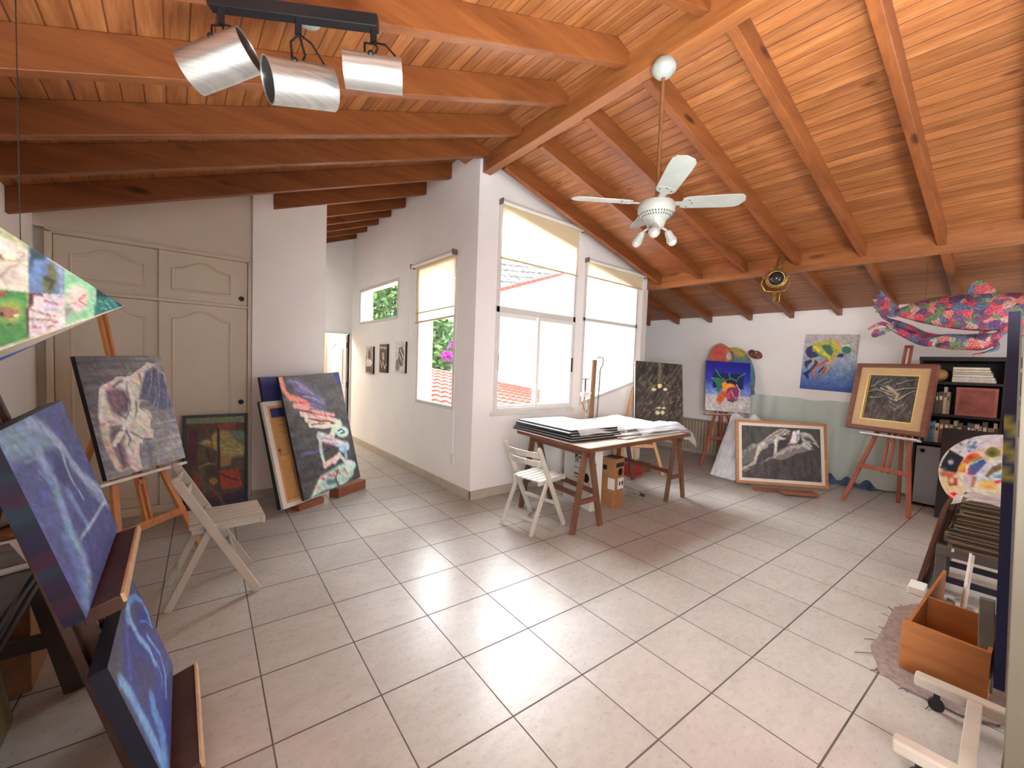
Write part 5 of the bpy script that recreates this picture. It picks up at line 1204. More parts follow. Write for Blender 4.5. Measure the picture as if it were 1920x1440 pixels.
def blind(label, p0, p1, z, drop, off, w0, w1, hem, slant=0.0, chain=True):
    """roller blind; p0,p1 tube ends, off direction into the room, drop the lower edge height"""
    p0, p1, off = V(p0), V(p1), V(off)
    mid = (p0 + p1) / 2
    t = thing('roller_blind', label, 'blind', (mid.x, mid.y, z))
    m = MB(); m.tube([V((p0.x, p0.y, z)) + off * 0.045, V((p1.x, p1.y, z)) + off * 0.045], 0.024, 16); m.build('tube', WHITEP, t, world=True, smooth=True)
    for p, q in ((p0, p1), (p1, p0)):
        d = (p - q).normalized()
        m = MB(); m.bar(V((p.x, p.y, z)) + off * 0.002 + d * 0.004, V((p.x, p.y, z)) + off * 0.075 + d * 0.004, 0.008, 0.06); m.build('bracket', plain((120, 112, 100), 0.4, 0.3), t, world=True)
    d = (p1 - p0).normalized()
    a, b = p0 + d * w0, p1 - d * w1
    vs = []; fs = []; n = 10
    for i in range(n + 1):
        f = i / n
        for q, sl in ((a, 0.0), (b, slant)):
            zz = z + (drop + sl - z) * f
            vs.append(V((q.x, q.y, zz)) + off * (0.022 + 0.004 * math.sin(f * 5)))
    for i in range(n): fs.append((2 * i, 2 * i + 1, 2 * i + 3, 2 * i + 2))
    m = MB(); m.add(vs, fs); ob = m.build('fabric', BLINDM, t, world=True)
    m = MB(); m.tube([V((a.x, a.y, drop)) + off * 0.022, V((b.x, b.y, drop + slant)) + off * 0.022], 0.011, 10); m.build('bottom_bar', plain((196, 180, 140), 0.5), t, world=True, smooth=True)
    if hem:
        m = MB(); m.bar(V((a.x, a.y, drop + hem)) + off * 0.026, V((b.x, b.y, drop + hem + slant * 0.6)) + off * 0.026, 0.006, 0.012); m.build('hem_seam', plain((186, 164, 112), 0.6), t, world=True)
    if chain:
        m = MB(); m.tube([V((p0.x, p0.y, z)) + off * 0.05, V((p0.x, p0.y, z - 0.9)) + off * 0.05], 0.003, 6); m.build('cord', WHITEP, t, world=True)
    return t
blind('cream roller blind pulled half down on the tall narrow window', (0, 1.46, 2.7), (0, 0.40, 2.7), 2.725, 1.985, (-1, 0, 0), 0.09, 0.0, 0.12, 0.03)
blind('large cream roller blind over the sloped top of the two-sash sliding window', (0.27, 0, 3.2), (1.60, 0, 3.2), 3.245, 2.655, (0, -1, 0), 0.03, 0.06, 0)
blind('short cream roller blind atop the rightmost window, below the purlin end', (1.70, 0, 2.9), (3.03, 0, 2.9), 2.885, 2.685, (0, -1, 0), 0.03, 0.06, 0)

# ------------------------------------------------------------------ passage door, curtain
d_ = bpy.data.objects.new('door_1', None); COL.objects.link(d_); structure(d_)
d_.matrix_basis = Matrix.Translation((DX1 - 0.005, 4.06, 0)) @ Matrix.Rotation(math.radians(98), 4, 'Z')
DOORM = plain((200, 198, 196), 0.5, 0, 0.03, 4, name='pale_grey_door_paint')
m = MB(); m.box((0, 0, 0.01), (0.78, 0.035, 1.91)); m.build('leaf', DOORM, d_, bevel=0.003)
def arch_loop(x0, x1, z0, z1, rise):
    pts = [(x0, z0), (x1, z0), (x1, z1)]
    for k in range(1, 16):
        f = k / 16
        pts.append((x1 + (x0 - x1) * f, z1 + rise * (0.5 - 0.5 * math.cos(2 * PI * f)) ** 1.3))
    pts.append((x0, z1)); pts.append((x0, z0))
    return pts
for z0, z1, rise in ((1.02, 1.66, 0.1), (0.15, 0.86, 0.0)):
    m = MB(); m.tube([(x, 0.035, z) for x, z in arch_loop(0.13, 0.65, z0, z1, rise)], 0.011, 6); m.build('moulding', DOORM, d_, smooth=True)
for z in (0.2, 1.0, 1.72):
    m = MB(); m.tube([(0.0, 0.02, z - 0.05), (0.0, 0.02, z + 0.05)], 0.009, 8); m.build('hinge', BLACK, d_)
fr = MB()
for a, b in (((DX1, 3.985, 0), (DX1 + 0.03, 4.11, DZ)), ((DX0 - 0.04, 3.985, 0), (DX0, 4.11, DZ)), ((DX0 - 0.04, 3.985, DZ), (DX1 + 0.03, 4.11, DZ + 0.03))): fr.box(a, b)
structure(fr.build('trim_3', WHITEP, bevel=0.003))
cur = MB(); vs = []; fs = []; n = 90
for i in range(n + 1):
    x = -2.3 + 2.3 * i / n
    y = 5.72 + 0.035 * math.sin(i * 1.25) + 0.012 * math.sin(i * 2.9)
    vs += [(x, y, 0.05), (x, y, 2.3)]
for i in range(n): fs.append((2 * i, 2 * i + 2, 2 * i + 3, 2 * i + 1))
cur.add(vs, fs)
ob = cur.build('curtain', fabric_mat('beige_curtain_cloth', (240, 214, 176), 0.0, 0.3), smooth=True)
tag(ob, 'beige gathered curtain seen through the open door at the end of the passage', 'curtain')
m = MB(); m.box((-0.85, 4.9, 0.35), (-0.72, 4.94, 1.62)); ob = m.build('mirror', plain((40, 36, 34), 0.3)); tag(ob, 'tall dark framed board just inside the far room, left of the beige curtain', 'board')
o_ = MB(); o_.box((-0.012, 0.342, 0.33), (0, 0.416, 0.44)); o_ = o_.build('wall_outlet', WHITEP, bevel=0.004); tag(o_, 'small white wall outlet low on the white wall near its corner', 'outlet')

# ------------------------------------------------------------------ built-in closet
cl = thing('closet', 'cream built-in closet with arched panel sliding doors, low ones under short ones', 'closet', (-2.56, 1.25, 0))
m = MB()
for a, b in (((-3.27, 1.235, 0), (-3.235, 1.335, 2.42)), ((-1.905, 1.235, 0), (-1.872, 1.335, 2.42)), ((-3.27, 1.235, 2.405), (-1.872, 1.335, 2.44)), ((-3.235, 1.24, 1.945), (-1.905, 1.335, 1.97)), ((-3.235, 1.26, 0), (-1.905, 1.335, 0.07))): m.box(a, b)
m.build('frame', CLOSETM, cl, world=True, bevel=0.003)
def cdoor(x0, x1, z0, z1, y, rise, knob):
    m = MB(); m.box((x0, y, z0), (x1, y + 0.028, z1)); d = m.build('door', CLOSETM, cl, world=True, bevel=0.004)
    m = MB(); m.tube([(x, y, z) for x, z in arch_loop(x0 + 0.1, x1 - 0.14, z0 + 0.09, z1 - 0.15, rise)], 0.012, 8)
    m.build('moulding', CLOSETM, d, world=True, smooth=True)
    if knob is not None:
        m = MB(); m.lathe([(0.024, 0), (0.024, 0.004), (0.015, 0.006), (0.015, -0.004), (0.0, -0.004)], 18, (x1 - 0.05, y - 0.001, knob), (0, -1, 0))
        m.build('pull', BLACK, d, world=True)
cdoor(-3.232, -2.54, 1.972, 2.403, 1.292, 0.07, None)
cdoor(-2.585, -1.908, 1.972, 2.403, 1.258, 0.07, 2.04)
cdoor(-3.232, -2.54, 0.072, 1.943, 1.292, 0.08, None)
cdoor(-2.585, -1.908, 0.072, 1.943, 1.258, 0.08, 1.01)
# ------------------------------------------------------------------ outdoors
TILE = wood('red_clay_tile', (150, 58, 44), (190, 84, 64), 'Y', 0.6, 0.7)
def tile_roof_mesh(fn, x0, x1, y0, y1, wave, row):
    nx = int((x1 - x0) / wave * 8); rows = int((y1 - y0) / row)
    vs = []; fs = []
    for r in range(rows):
        for e in (0.0, 0.999):
            yy = y0 + (r + e) * (y1 - y0) / rows
            for i in range(nx + 1):
                x = x0 + (x1 - x0) * i / nx
                vs.append((x, yy, fn(x, yy) + 0.035 * abs(math.sin(PI * (x - x0) / wave)) + 0.035 * (1 - e)))
    for k in range(rows * 2 - 1):
        for i in range(nx):
            a = k * (nx + 1) + i
            fs.append((a, a + 1, a + nx + 2, a + nx + 1))
    m = MB(); m.add(vs, fs); return m
rf = tile_roof_mesh(lambda x, y: 1.72 - 0.157 * x - 0.25 * (6.15 - y), 0.3, 10.0, 0.9, 6.15, 0.2, 0.34)
ob = rf.build('tiled_roof', TILE, smooth=False)
tag(ob, 'low red clay tile roof outside, right below the window sills', 'roof')
nh = thing('neighbour_house', 'white rendered neighbour house wall with sloped tile-edged top, outside the windows', 'house', (4.4, 6.2, -1))
m = MB(); m.prism([(4.4, 6.2, -1), (15.5, 6.2, -1), (15.5, 6.2, 6.2), (11.2, 6.2, 5.8), (4.4, 6.2, 3.42)], (0, 4, 0)); m.build('wall', WALL_B, nh, world=True)
m = MB()
n = 34
for k in range(n):
    f0, f1 = k / n, (k + 1) / n
    p = lambda f: V((4.3 + 6.9 * f, 6.12, 3.40 + 2.415 * f))
    a, b = p(f0), p(f1)
    m.bar(a + V((0, 0, 0.03 + 0.04)), b + V((0, 0, 0.0)), 0.36, 0.03)
m.build('tile_edge', TILE, nh, world=True)
m = MB(); m.box((4.4, 6.12, 0.55), (13, 6.2, 0.72)); m.build('gutter', plain((150, 160, 170), 0.5), nh, world=True)
UP = plain((96, 86, 80), 0.85, 0, 0.5, 5, name='weathered_pale_tile')
ur = tile_roof_mesh(lambda x, y: 3.0 + 0.1 * (x - 4) + 0.75 * (y - 7), 5.2, 15, 7.0, 13, 0.3, 0.4)
r_ = ur.build('upper_roof', UP, nh, world=True)

def leaf_cloud(name, mats, blobs, n, size, seed, parent):
    rs = random.Random(seed); m = MB()
    for k in range(n):
        c, r = blobs[rs.randrange(len(blobs))]
        d = V((rs.gauss(0, 1), rs.gauss(0, 1), rs.gauss(0, 1))).normalized()
        p = V(c) + V((d.x * r[0], d.y * r[1], d.z * r[2])) * (0.6 + 0.42 * rs.random())
        a = V((rs.gauss(0, 1), rs.gauss(0, 1), rs.gauss(0, 1))).normalized()
        b = a.cross(V((rs.gauss(0, 1), rs.gauss(0, 1), rs.gauss(0, 1)))).normalized()
        s_ = size * (0.6 + 0.8 * rs.random())
        m.cur = rs.randrange(len(mats))
        m.add([p - a * s_, p + b * s_ * 0.45, p + a * s_, p - b * s_ * 0.45], [(0, 1, 2, 3)])
    return m.build(name, mats, parent)
LEAF = [plain(c, 0.6, 0, 0.15, 3, name='leaf_green') for c in ((84, 120, 52), (112, 146, 70), (66, 98, 48))]
FLOW = [plain((206, 70, 176), 0.6, name='magenta_petal'), plain((186, 52, 160), 0.6, name='magenta_petal_dark')]
def shrub(label, base, blobs, n, seed, cat='tree', size=0.11):
    t = thing('leafy_tree' if cat == 'tree' else 'flowering_bush', label, cat, base)
    m = MB(); c = blobs[0][0]; m.tube([base, (base[0] + .1, base[1], (base[2] + c[2]) / 2), c], 0.09, 8, 0.04); m.build('trunk', plain((92, 74, 58), 0.8), t, world=True, smooth=True)
    f = leaf_cloud('foliage', LEAF, blobs, n, size, seed, t)
    f.data.transform(Matrix.Translation(-V(base)))
    return t
bb = shrub('green bush with magenta flowers outside, above the red roof in the tall window', (4.0, 8.3, -1), [((4.1, 8.3, 1.9), (1.25, 0.8, 1.1)), ((4.7, 8.6, 2.6), (0.9, 0.7, 0.9)), ((3.4, 8.4, 1.3), (0.9, 0.7, 0.9))], 4200, 3, 'bush')
fb = leaf_cloud('flowers', FLOW, [((4.42, 7.55, 2.02), (0.3, 0.15, 0.17)), ((4.05, 7.55, 1.68), (0.2, 0.15, 0.15))], 420, 0.06, 5, bb)
fb.data.transform(Matrix.Translation(-V((4.0, 8.3, -1))))
shrub('tall pale green tree outside, seen through the small high window', (2.4, 9.5, -1), [((2.5, 9.4, 3.6), (1.5, 1.0, 1.5)), ((3.3, 9.8, 4.4), (1.3, 0.9, 1.2)), ((1.6, 9.6, 3.4), (1.4, 0.9, 1.5))], 7000, 8)
cone = thing('conifer', 'dark conifer outside, its outline showing through the blind of the tall window', 'tree', (6.5, 11.5, -1))
m = MB(); m.tube([(6.5, 11.5, -1), (6.5, 11.5, 6.4)], 0.12, 8, 0.03); m.build('trunk', plain((92, 74, 58), 0.8), cone, world=True)
f = leaf_cloud('foliage', LEAF[2:], [((6.5, 11.5, 1.6 + k * 0.62), (1.5 - 0.19 * k, 1.5 - 0.19 * k, 0.22)) for k in range(8)], 2600, 0.14, 9, cone)
f.data.transform(Matrix.Translation(-V((6.5, 11.5, -1))))
g_ = MB(); g_.box((-30, -40, -1.3), (30, 40, -1.0)); ob = g_.build('floor', plain((140, 136, 124), 0.9, name='outside_ground')); structure(ob)

# ------------------------------------------------------------------ work table on trestles
TW = wood('dark_table_wood', (74, 44, 30), (112, 70, 48), 'Y', 1.0, 0.5)
TWX = wood('dark_table_wood_long', (84, 50, 34), (120, 76, 52), 'X', 1.0, 0.5)
LEGW = wood('trestle_wood', (78, 50, 34), (118, 80, 56), 'Z', 1.0, 0.5)
LIGHTTOP = plain((190, 176, 154), 0.5, 0, 0.05, 5, name='pale_table_top')
t = thing('trestle_table', 'wide dark wooden work table on two A-shaped trestles under the big windows', 'table', (1.25, -0.85, 0))
A_, B_, C_, D_ = (0.335, -1.345), (2.075, -1.35), (2.165, -0.28), (0.424, -0.277)
m = MB(); m.hexa([(x, y, 0.752) for x, y in (A_, B_, C_, D_)] + [(x, y, 0.776) for x, y in (A_, B_, C_, D_)]); m.build('tabletop', LIGHTTOP, t, world=True, bevel=0.002)
m = MB()
for p, q in ((A_, B_), (B_, C_), (C_, D_), (D_, A_)): m.bar(p + (0.762,), q + (0.762,), 0.03, 0.036)
m.build('edging', TWX, t, world=True, bevel=0.003)
for p, q in (((0.45, -1.30), (0.55, -0.36)), ((1.99, -1.31), (2.12, -0.36))):
    m = MB(); m.bar(p + (0.71,), q + (0.71,), 0.055, 0.07); m.build('trestle_beam', TW, t, world=True, bevel=0.004)
legs = [((0.45, -1.24), [(0.258, -1.262), (0.64, -1.265)]), ((0.545, -0.43), [(0.335, -0.47), (0.79, -0.455)]), ((1.99, -1.25), [(1.824, -1.245), (2.165, -1.265)]), ((2.115, -0.43), [(1.93, -0.47), (2.315, -0.475)])]
for top, feet in legs:
    for (fx, fy) in feet:
        s_ = -1 if fx < top[0] else 1
        m = MB(); m.bar((fx, fy, 0.0), (top[0] + s_ * 0.035, top[1], 0.735), 0.026, 0.062, (1, 0, 0.25)); m.build('leg', LEGW, t, world=True, bevel=0.003)
    a, b = feet
    m = MB(); m.bar((a[0] * 0.62 + top[0] * .38, a[1] * .62 + top[1] * .38, 0.27), (b[0] * .62 + top[0] * .38, b[1] * .62 + top[1] * .38, 0.27), 0.022, 0.045); m.build('brace', TWX, t, world=True, bevel=0.003)
for i in (0, 2):
    (ta, fa), (tb, fb_) = legs[i], legs[i + 1]
    k = 0 if i == 0 else 1
    for kk in (0, 1):
        p = V((fa[kk][0] * .55 + ta[0] * .45, fa[kk][1], 0.33)); q = V((fb_[kk][0] * .55 + tb[0] * .45, fb_[kk][1], 0.33))
        if i == 0 or kk == 0:
            m = MB(); m.bar(p, q, 0.022, 0.045); m.build('stretcher', TW, t, world=True, bevel=0.003)

# portfolio boards
PAPERW = plain((206, 205, 202), 0.7, 0, 0.03, 6, name='white_paper')
INKP = None
def ink_paper(name, seed, dens=0.5):
    g = NT(name)
    co = g.coord((1, 1, 1), (0, 0, 0.5), (seed, 0, 0))
    w1 = g.n('ShaderNodeTexNoise', {'Vector': co, 'Scale': 7.0, 'Detail': 3, 'Distortion': 2.2}).outputs[0]
    l = g.math('ABSOLUTE', g.math('SUBTRACT', w1, 0.5))
    ln = g.math('SUBTRACT', 1.0, g.math('DIVIDE', l, 0.02), clamp=True)
    msk = g.math('MULTIPLY', g.math('SUBTRACT', g.noise(co, 3.0, 2), 0.42), 6, clamp=True)
    col = g.mix(g.math('MULTIPLY', g.math('MULTIPLY', ln, msk), dens), lin((204, 203, 201)), lin((56, 56, 64)))
    return g.done(col, 0.55, 0, g.bump(g.noise(co, 12, 4), 0.3, 0.01))
INK = [ink_paper('sketched_paper', 1.0, 0.85), ink_paper('sketched_paper_loose', 5.3, 0.85)]
BOARD = plain((26, 25, 27), 0.5, 0, 0.1, name='black_mount_board')
names = ['lowest', 'second from the bottom', 'third from the bottom', 'fourth from the bottom', 'topmost']
z = 0.7775
rs = random.Random(5)
for k in range(5):
    th = 0.021
    ca = V((0.78 + rs.uniform(-.012, .012), -0.64, 0)); rot = math.radians(-4.5 + rs.uniform(-1.5, 1.5))
    o = thing('portfolio_board', 'black-edged portfolio board, %s of the five stacked on the table' % names[k], 'portfolio', (ca.x, ca.y, z), rot, 'portfolio boards stacked on the left of the table')
    w_, d_ = 0.36 - 0.008 * k, 0.47 - 0.012 * k
    m = MB(); m.box((-w_, -d_, 0), (w_, d_, th * 0.84)); m.build('board', BOARD, o, bevel=0.002)
    m = MB(); m.box((-w_ + 0.012, -d_ + 0.012, th * 0.84), (w_ - 0.02, d_ - 0.012, th)); m.build('sheet', INK[0] if k == 4 else PAPERW, o)
    z += th + 0.001
PLASTIC = NT('clear_plastic_film')
_tr = PLASTIC.n('ShaderNodeBsdfTransparent', {'Color': (0.97, 0.98, 1, 1)}); _gl = PLASTIC.n('ShaderNodeBsdfPrincipled', {'Base Color': lin((226, 228, 232)), 'Roughness': 0.25})
_mx = PLASTIC.n('ShaderNodeMixShader', {0: PLASTIC.math('ADD', 0.38, PLASTIC.math('MULTIPLY', PLASTIC.noise(PLASTIC.coord(), 9, 4), 0.55))})
PLASTIC.t.links.new(_tr.outputs[0], _mx.inputs[1]); PLASTIC.t.links.new(_gl.outputs[0], _mx.inputs[2]); PLASTIC.t.links.new(_mx.outputs[0], PLASTIC.out.inputs[0])
PLASTIC = PLASTIC.m
def cloth_grid(fn, nu, nv):
    vs = [fn(i / nu, j / nv) for j in range(nv + 1) for i in range(nu + 1)]
    fs = [(j * (nu + 1) + i, j * (nu + 1) + i + 1, (j + 1) * (nu + 1) + i + 1, (j + 1) * (nu + 1) + i) for j in range(nv) for i in range(nu)]
    m = MB(); m.add(vs, fs); return m
def crumple(u, v, s): return 0.5 * (math.sin(7 * u + 3 * s) * math.sin(5 * v + s) + 0.6 * math.sin(17 * u - 9 * v + s) + 0.35 * math.sin(31 * v + 13 * u + 2 * s))
zt = z
def film(u, v):
    x = 0.50 + 0.78 * u; y = -1.13 + 0.42 * v
    zz = zt + 0.012 + 0.007 * crumple(u, v, 2)
    if v < 0.28: 
        d = (0.28 - v) / 0.28; zz -= d * d * 0.062; y += 0.03 * d
    if u > 0.86: zz -= (u - 0.86) / 0.14 * 0.05
    return (x, y, max(zz, 0.782))
o = cloth_grid(film, 36, 22).build('plastic_sheet', PLASTIC, smooth=True); tag(o, 'crumpled clear plastic sheet folded over the near edge of the portfolio stack', 'plastic sheet')
# loose papers: a thick pile on the right half
for k, (lb, x0, x1, y0, y1, h0) in enumerate([('bottom', 1.02, 2.10, -1.24, -0.34, 0.778), ('middle', 0.98, 2.13, -1.18, -0.32, 0.800), ('top', 1.16, 2.16, -1.06, -0.30, 0.822)]):
    def pf(u, v, x0=x0, x1=x1, y0=y0, y1=y1, h0=h0, k=k): return (x0 + (x1 - x0) * u + 0.02 * math.sin(4 * v + k), y0 + (y1 - y0) * v + 0.015 * math.sin(5 * u + k), h0 + 0.010 + 0.006 * crumple(u, v, k) + 0.016 * k * v * u)
    g = cloth_grid(pf, 26, 20)
    o = g.build('paper_sheet', INK[1] if k == 2 else PAPERW, smooth=True)
    md = o.modifiers.new('thick', 'SOLIDIFY'); md.thickness = 0.006; md.offset = -1
    tag(o, {'bottom': 'large white paper sheet lying flat on the table, lowest of the loose papers', 'middle': 'large white paper sheet in the middle of the loose pile on the table', 'top': 'large sketched paper sheet topmost on the right of the table'}[lb], 'paper', 'loose papers on the right of the table')
def drape(u, v):
    x = 1.28 + 1.02 * u; y = -1.36 + 0.36 * v + 0.10 * (1 - u) * (1 - v)
    zz = 0.862 + 0.016 * crumple(u, v, 5) + 0.03 * u
    if v < 0.4: zz -= (0.4 - v) ** 1.5 * 0.18
    if u > 0.72:
        d = (u - 0.72) / 0.28; zz -= d * d * 0.24 * (1 - 0.25 * v); x -= 0.05 * d * d
        y += 0.018 * math.sin(14 * v) * d
    return (x, y, zz if u > 0.76 else max(zz, 0.80))
o = cloth_grid(drape, 48, 24).build('plastic_wrap', PLASTIC, smooth=True); tag(o, 'long crumpled plastic wrap hanging off the right end of the table', 'plastic sheet')

# boxes under the table
CARD = plain((150, 106, 66), 0.75, 0, 0.08, 8, name='brown_cardboard')
CARDW = plain((206, 202, 196), 0.7, 0, 0.03, 6, name='white_cardboard')
INKB = plain((24, 22, 22), 0.6, name='black_print')
bx = thing('white_carton', 'tall white carton with black printing under the left end of the table', 'box', (0.90, -0.72, 0), Matrix.Rotation(math.radians(-13), 3, 'Z'))
m = MB(); m.box((-0.0, -0.255, 0), (0.14, 0.25, 0.625)); m.build('carton', CARDW, bx, bevel=0.004)
RX = Matrix(((0, 0, -1), (-1, 0, 0), (0, 1, 0)))     # text facing local -x
for body, size, y, zz in (('M', 0.075, 0.045, 0.505), ('W', 0.075, 0.045, 0.455), ('MED', 0.036, -0.025, 0.51), ('S', 0.036, -0.055, 0.455)):
    text_mesh('printing', body, size, INKB, bx, (-0.0012, y, zz), RX, bold=0.001)
for zz, y0, y1 in ((0.40, 0.06, -0.05), (0.335, 0.055, -0.09), (0.327, 0.05, -0.02), (0.295, 0.055, -0.07)):
    m = MB(); yy = y0
    while yy > y1:
        l = rs.uniform(0.006, 0.02); m.box((-0.0012, yy - l, zz), (0.0, yy, zz + rs.uniform(0.006, 0.011))); yy -= l + 0.003
    m.build('printing', INKB, bx)
m = MB(); m.lathe([(0.05, 0), (0.05, 0.0012), (0.043, 0.0012), (0.043, 0)], 28, (-0.0002, -0.17, 0.33), (-1, 0, 0)); m.build('stamp', INKB, bx)
text_mesh('printing', 'OK', 0.04, INKB, bx, (-0.0012, -0.143, 0.318), RX)
RY = Matrix(((1, 0, 0), (0, 0, -1), (0, 1, 0)))      # text facing local -y
for k, ch in enumerate('FRAG'): text_mesh('printing', ch, 0.06, INKB, bx, (0.035, -0.2562, 0.45 - 0.062 * k), RY, bold=0.001)
cb = thing('cardboard_box', 'narrow upright brown cardboard box with white label beside the white carton', 'box', (1.19, -0.97, 0), Matrix.Rotation(math.radians(3), 3, 'Z'))
m = MB(); m.box((-0.075, -0.085, 0), (0.095, 0.085, 0.53)); m.build('carton', CARD, cb, bevel=0.004)
m = MB(); m.box((-0.02, -0.0858, 0.20), (0.092, -0.085, 0.32)); m.build('label', PAPERW, cb)
m = MB(); m.box((-0.0758, -0.085, 0.20), (-0.075, 0.0, 0.32)); m.build('label', PAPERW, cb)
for a, b in (((-0.06, -0.0862, 0.44), (0.08, -0.085, 0.485)), ((0.005, -0.0864, 0.24), (0.03, -0.0858, 0.28)), ((0.055, -0.0864, 0.24), (0.08, -0.0858, 0.28))):
    m = MB(); m.box(a, b); m.build('printing', INKB, cb)
m = MB(); m.box((-0.0762, 0.02, 0.40), (-0.075, 0.07, 0.45)); m.build('printing', INKB, cb)
m = MB(); m.lathe([(0.042, 0), (0.042, 0.001), (0.03, 0.001), (0.03, 0)], 24, (0.02, -0.0852, 0.385), (0, -1, 0)); m.build('printing', INKB, cb)
m = MB(); m.box((-0.02, -0.08, 0.53), (0.095, 0.075, 0.534)); m.build('flap', plain((70, 48, 34), 0.8), cb)
o = MB(); o.tube([(1.60, -0.52, 0.16), (1.775, -0.96, 0.014)], 0.012, 10); tl = thing('metal_leg', 'grey metal tube with black tip slanting to the floor beside the cardboard box', 'tube', (1.78, -0.97, 0)); o.build('tube', plain((130, 130, 128), 0.4, 0.4), tl, world=True, smooth=True)
m = MB(); m.tube([(1.770, -0.948, 0.018), (1.79, -0.998, 0.012)], 0.016, 10); m.build('tip', BLACK, tl, world=True)
for k, (x, w_, h_, c_) in enumerate([(1.42, 0.16, 0.62, (196, 164, 112)), (2.36, 0.2, 0.5, (206, 176, 126))]):
    m = MB(); m.hexa([(x, -0.14 - 0.05, 0.0), (x + w_, -0.14 - .05, 0), (x + w_, -0.12 - .05, 0), (x, -0.12 - .05, 0), (x, -0.06, h_), (x + w_, -0.06, h_), (x + w_, -0.04, h_), (x, -0.04, h_)])
    o = m.build('plywood_panel', plain(c_, 0.6, 0, 0.06, 7), bevel=0.002); tag(o, ['pale plywood panel leaning on the window wall behind the cardboard box', 'pale plywood panel leaning on the wall behind the right trestle legs'][k], 'panel')
m = MB(); m.box((2.36, -0.42, 0), (2.62, -0.25, 0.04)); m.box((2.38, -0.41, 0.04), (2.6, -0.26, 0.17)); o = m.build('red_box', plain((150, 44, 44), 0.6), bevel=0.004); tag(o, 'small dull red box on the floor behind the right trestle', 'box')

# studio post and clamp by the window
p_ = thing('wooden_post', 'tall brown wooden post with hooked metal rod, standing before the right window', 'post', (1.70, -0.2, 0))
m = MB(); m.bar((1.70, -0.2, 0), (1.645, -0.28, 1.585), 0.062, 0.03, (0, 1, 0)); m.build('post', wood('weathered_post', (112, 78, 48), (150, 112, 76), 'Z', 1, 0.6), p_, world=True, bevel=0.004)
m = MB(); m.tube([(1.775, -0.22, 0.0), (1.765, -0.26, 0.8), (1.76, -0.28, 1.30), (1.755, -0.285, 1.46), (1.80, -0.29, 1.53), (1.80, -0.29, 1.615), (1.72, -0.28, 1.625), (1.69, -0.28, 1.60)], 0.009, 8); m.build('hook_rod', plain((126, 124, 122), 0.35, 0.7), p_, world=True, smooth=True)
c_ = thing('clamp_stand', 'thin clamp stand with white clamp and T-bar, left of the wooden post', 'stand', (1.50, -0.22, 0))
m = MB(); m.tube([(1.50, -0.22, 0), (1.50, -0.27, 1.2)], 0.013, 8); m.build('stick', wood('pale_stick', (176, 138, 96), (200, 164, 120), 'Z'), c_, world=True)
m = MB(); m.tube([(1.50, -0.27, 1.15), (1.50, -0.27, 1.34)], 0.012, 8); m.tube([(1.44, -0.27, 1.342), (1.57, -0.27, 1.342)], 0.006, 8); m.build('rod', plain((96, 96, 98), 0.4, 0.6), c_, world=True)
m = MB(); m.box((1.44, -0.30, 1.12), (1.56, -0.24, 1.175)); m.tube([(1.55, -0.27, 1.15), (1.62, -0.27, 1.16)], 0.012, 8); m.build('clamp', WHITEP, c_, world=True, bevel=0.006)
m = MB(); m.tube([(1.49, -0.28, 1.12), (1.44, -0.29, 1.06), (1.46, -0.29, 0.98), (1.53, -0.29, 0.92), (1.56, -0.29, 1.0), (1.54, -0.28, 1.1)], 0.004, 6); m.build('cable', BLACK, c_, world=True)

# ------------------------------------------------------------------ folding chairs
CHAIRW = plain((186, 180, 168), 0.45, 0, 0.05, 5, name='white_painted_wood')
def folding_chair(label, loc, rot):
    t = thing('folding_chair', label, 'chair', loc, Matrix.Rotation(math.radians(rot), 3, 'Z'), 'white folding chairs')
    for s in (-1, 1):
        y = 0.205 * s
        m = MB(); m.bar((0.445, y, 0.0), (0.045, y, 0.755), 0.022, 0.046, (1, 0, 0)); m.sphere((0.040, y, 0.758), 0.024, 10, 6, 1, 0.5, 1); m.build('post', CHAIRW, t, bevel=0.004)
        y2 = 0.178 * s
        m = MB(); m.bar((0.0, y2, 0.0), (0.215, y2, 0.47), 0.02, 0.040, (1, 0, 0)); m.build('leg', CHAIRW, t, bevel=0.004)
        m = MB(); m.bar((0.11, 0.152 * s, 0.432), (0.475, 0.152 * s, 0.440), 0.02, 0.034); m.build('seat_rail', CHAIRW, t, bevel=0.003)
    for k in range(6):
        y = -0.150 + 0.06 * k
        m = MB(); m.bar((0.10, y, 0.456), (0.485, y, 0.462), 0.05, 0.014); m.build('seat_slat', CHAIRW, t, bevel=0.003)
    m = MB(); m.bar((0.478, -0.17, 0.438), (0.478, 0.17, 0.438), 0.018, 0.036); m.build('seat_front', CHAIRW, t, bevel=0.003)
    for zz in (0.70, 0.615):
        x = 0.445 - 0.4 * zz / 0.755
        m = MB()
        pts = [(x - 0.026 * (1 - (2 * i / 8 - 1) ** 2), -0.2 + 0.4 * i / 8, zz) for i in range(9)]
        for a, b in zip(pts[:-1], pts[1:]): m.bar(a, b, 0.012, 0.05)
        m.build('back_slat', CHAIRW, t, bevel=0.002)
    m = MB(); m.bar((0.050, -0.19, 0.12), (0.050, 0.19, 0.12), 0.016, 0.032); m.build('crossbar', CHAIRW, t, bevel=0.003)
    m = MB(); m.bar((0.325, -0.2, 0.23), (0.325, 0.2, 0.23), 0.016, 0.032); m.build('crossbar', CHAIRW, t, bevel=0.003)
    m = MB(); m.tube([(0.205, -0.21, 0.452), (0.205, 0.21, 0.452)], 0.006, 8); m.build('pivot_rod', plain((120, 118, 114), 0.4, 0.6), t)
    return t
ch = folding_chair('white slatted folding chair in the left foreground, before the easel with the crouching figure', (-2.507, -0.505, 0), 0)
c2 = copy_tree(ch); c2['label'] = 'white slatted folding chair pulled up to the left end of the trestle table'
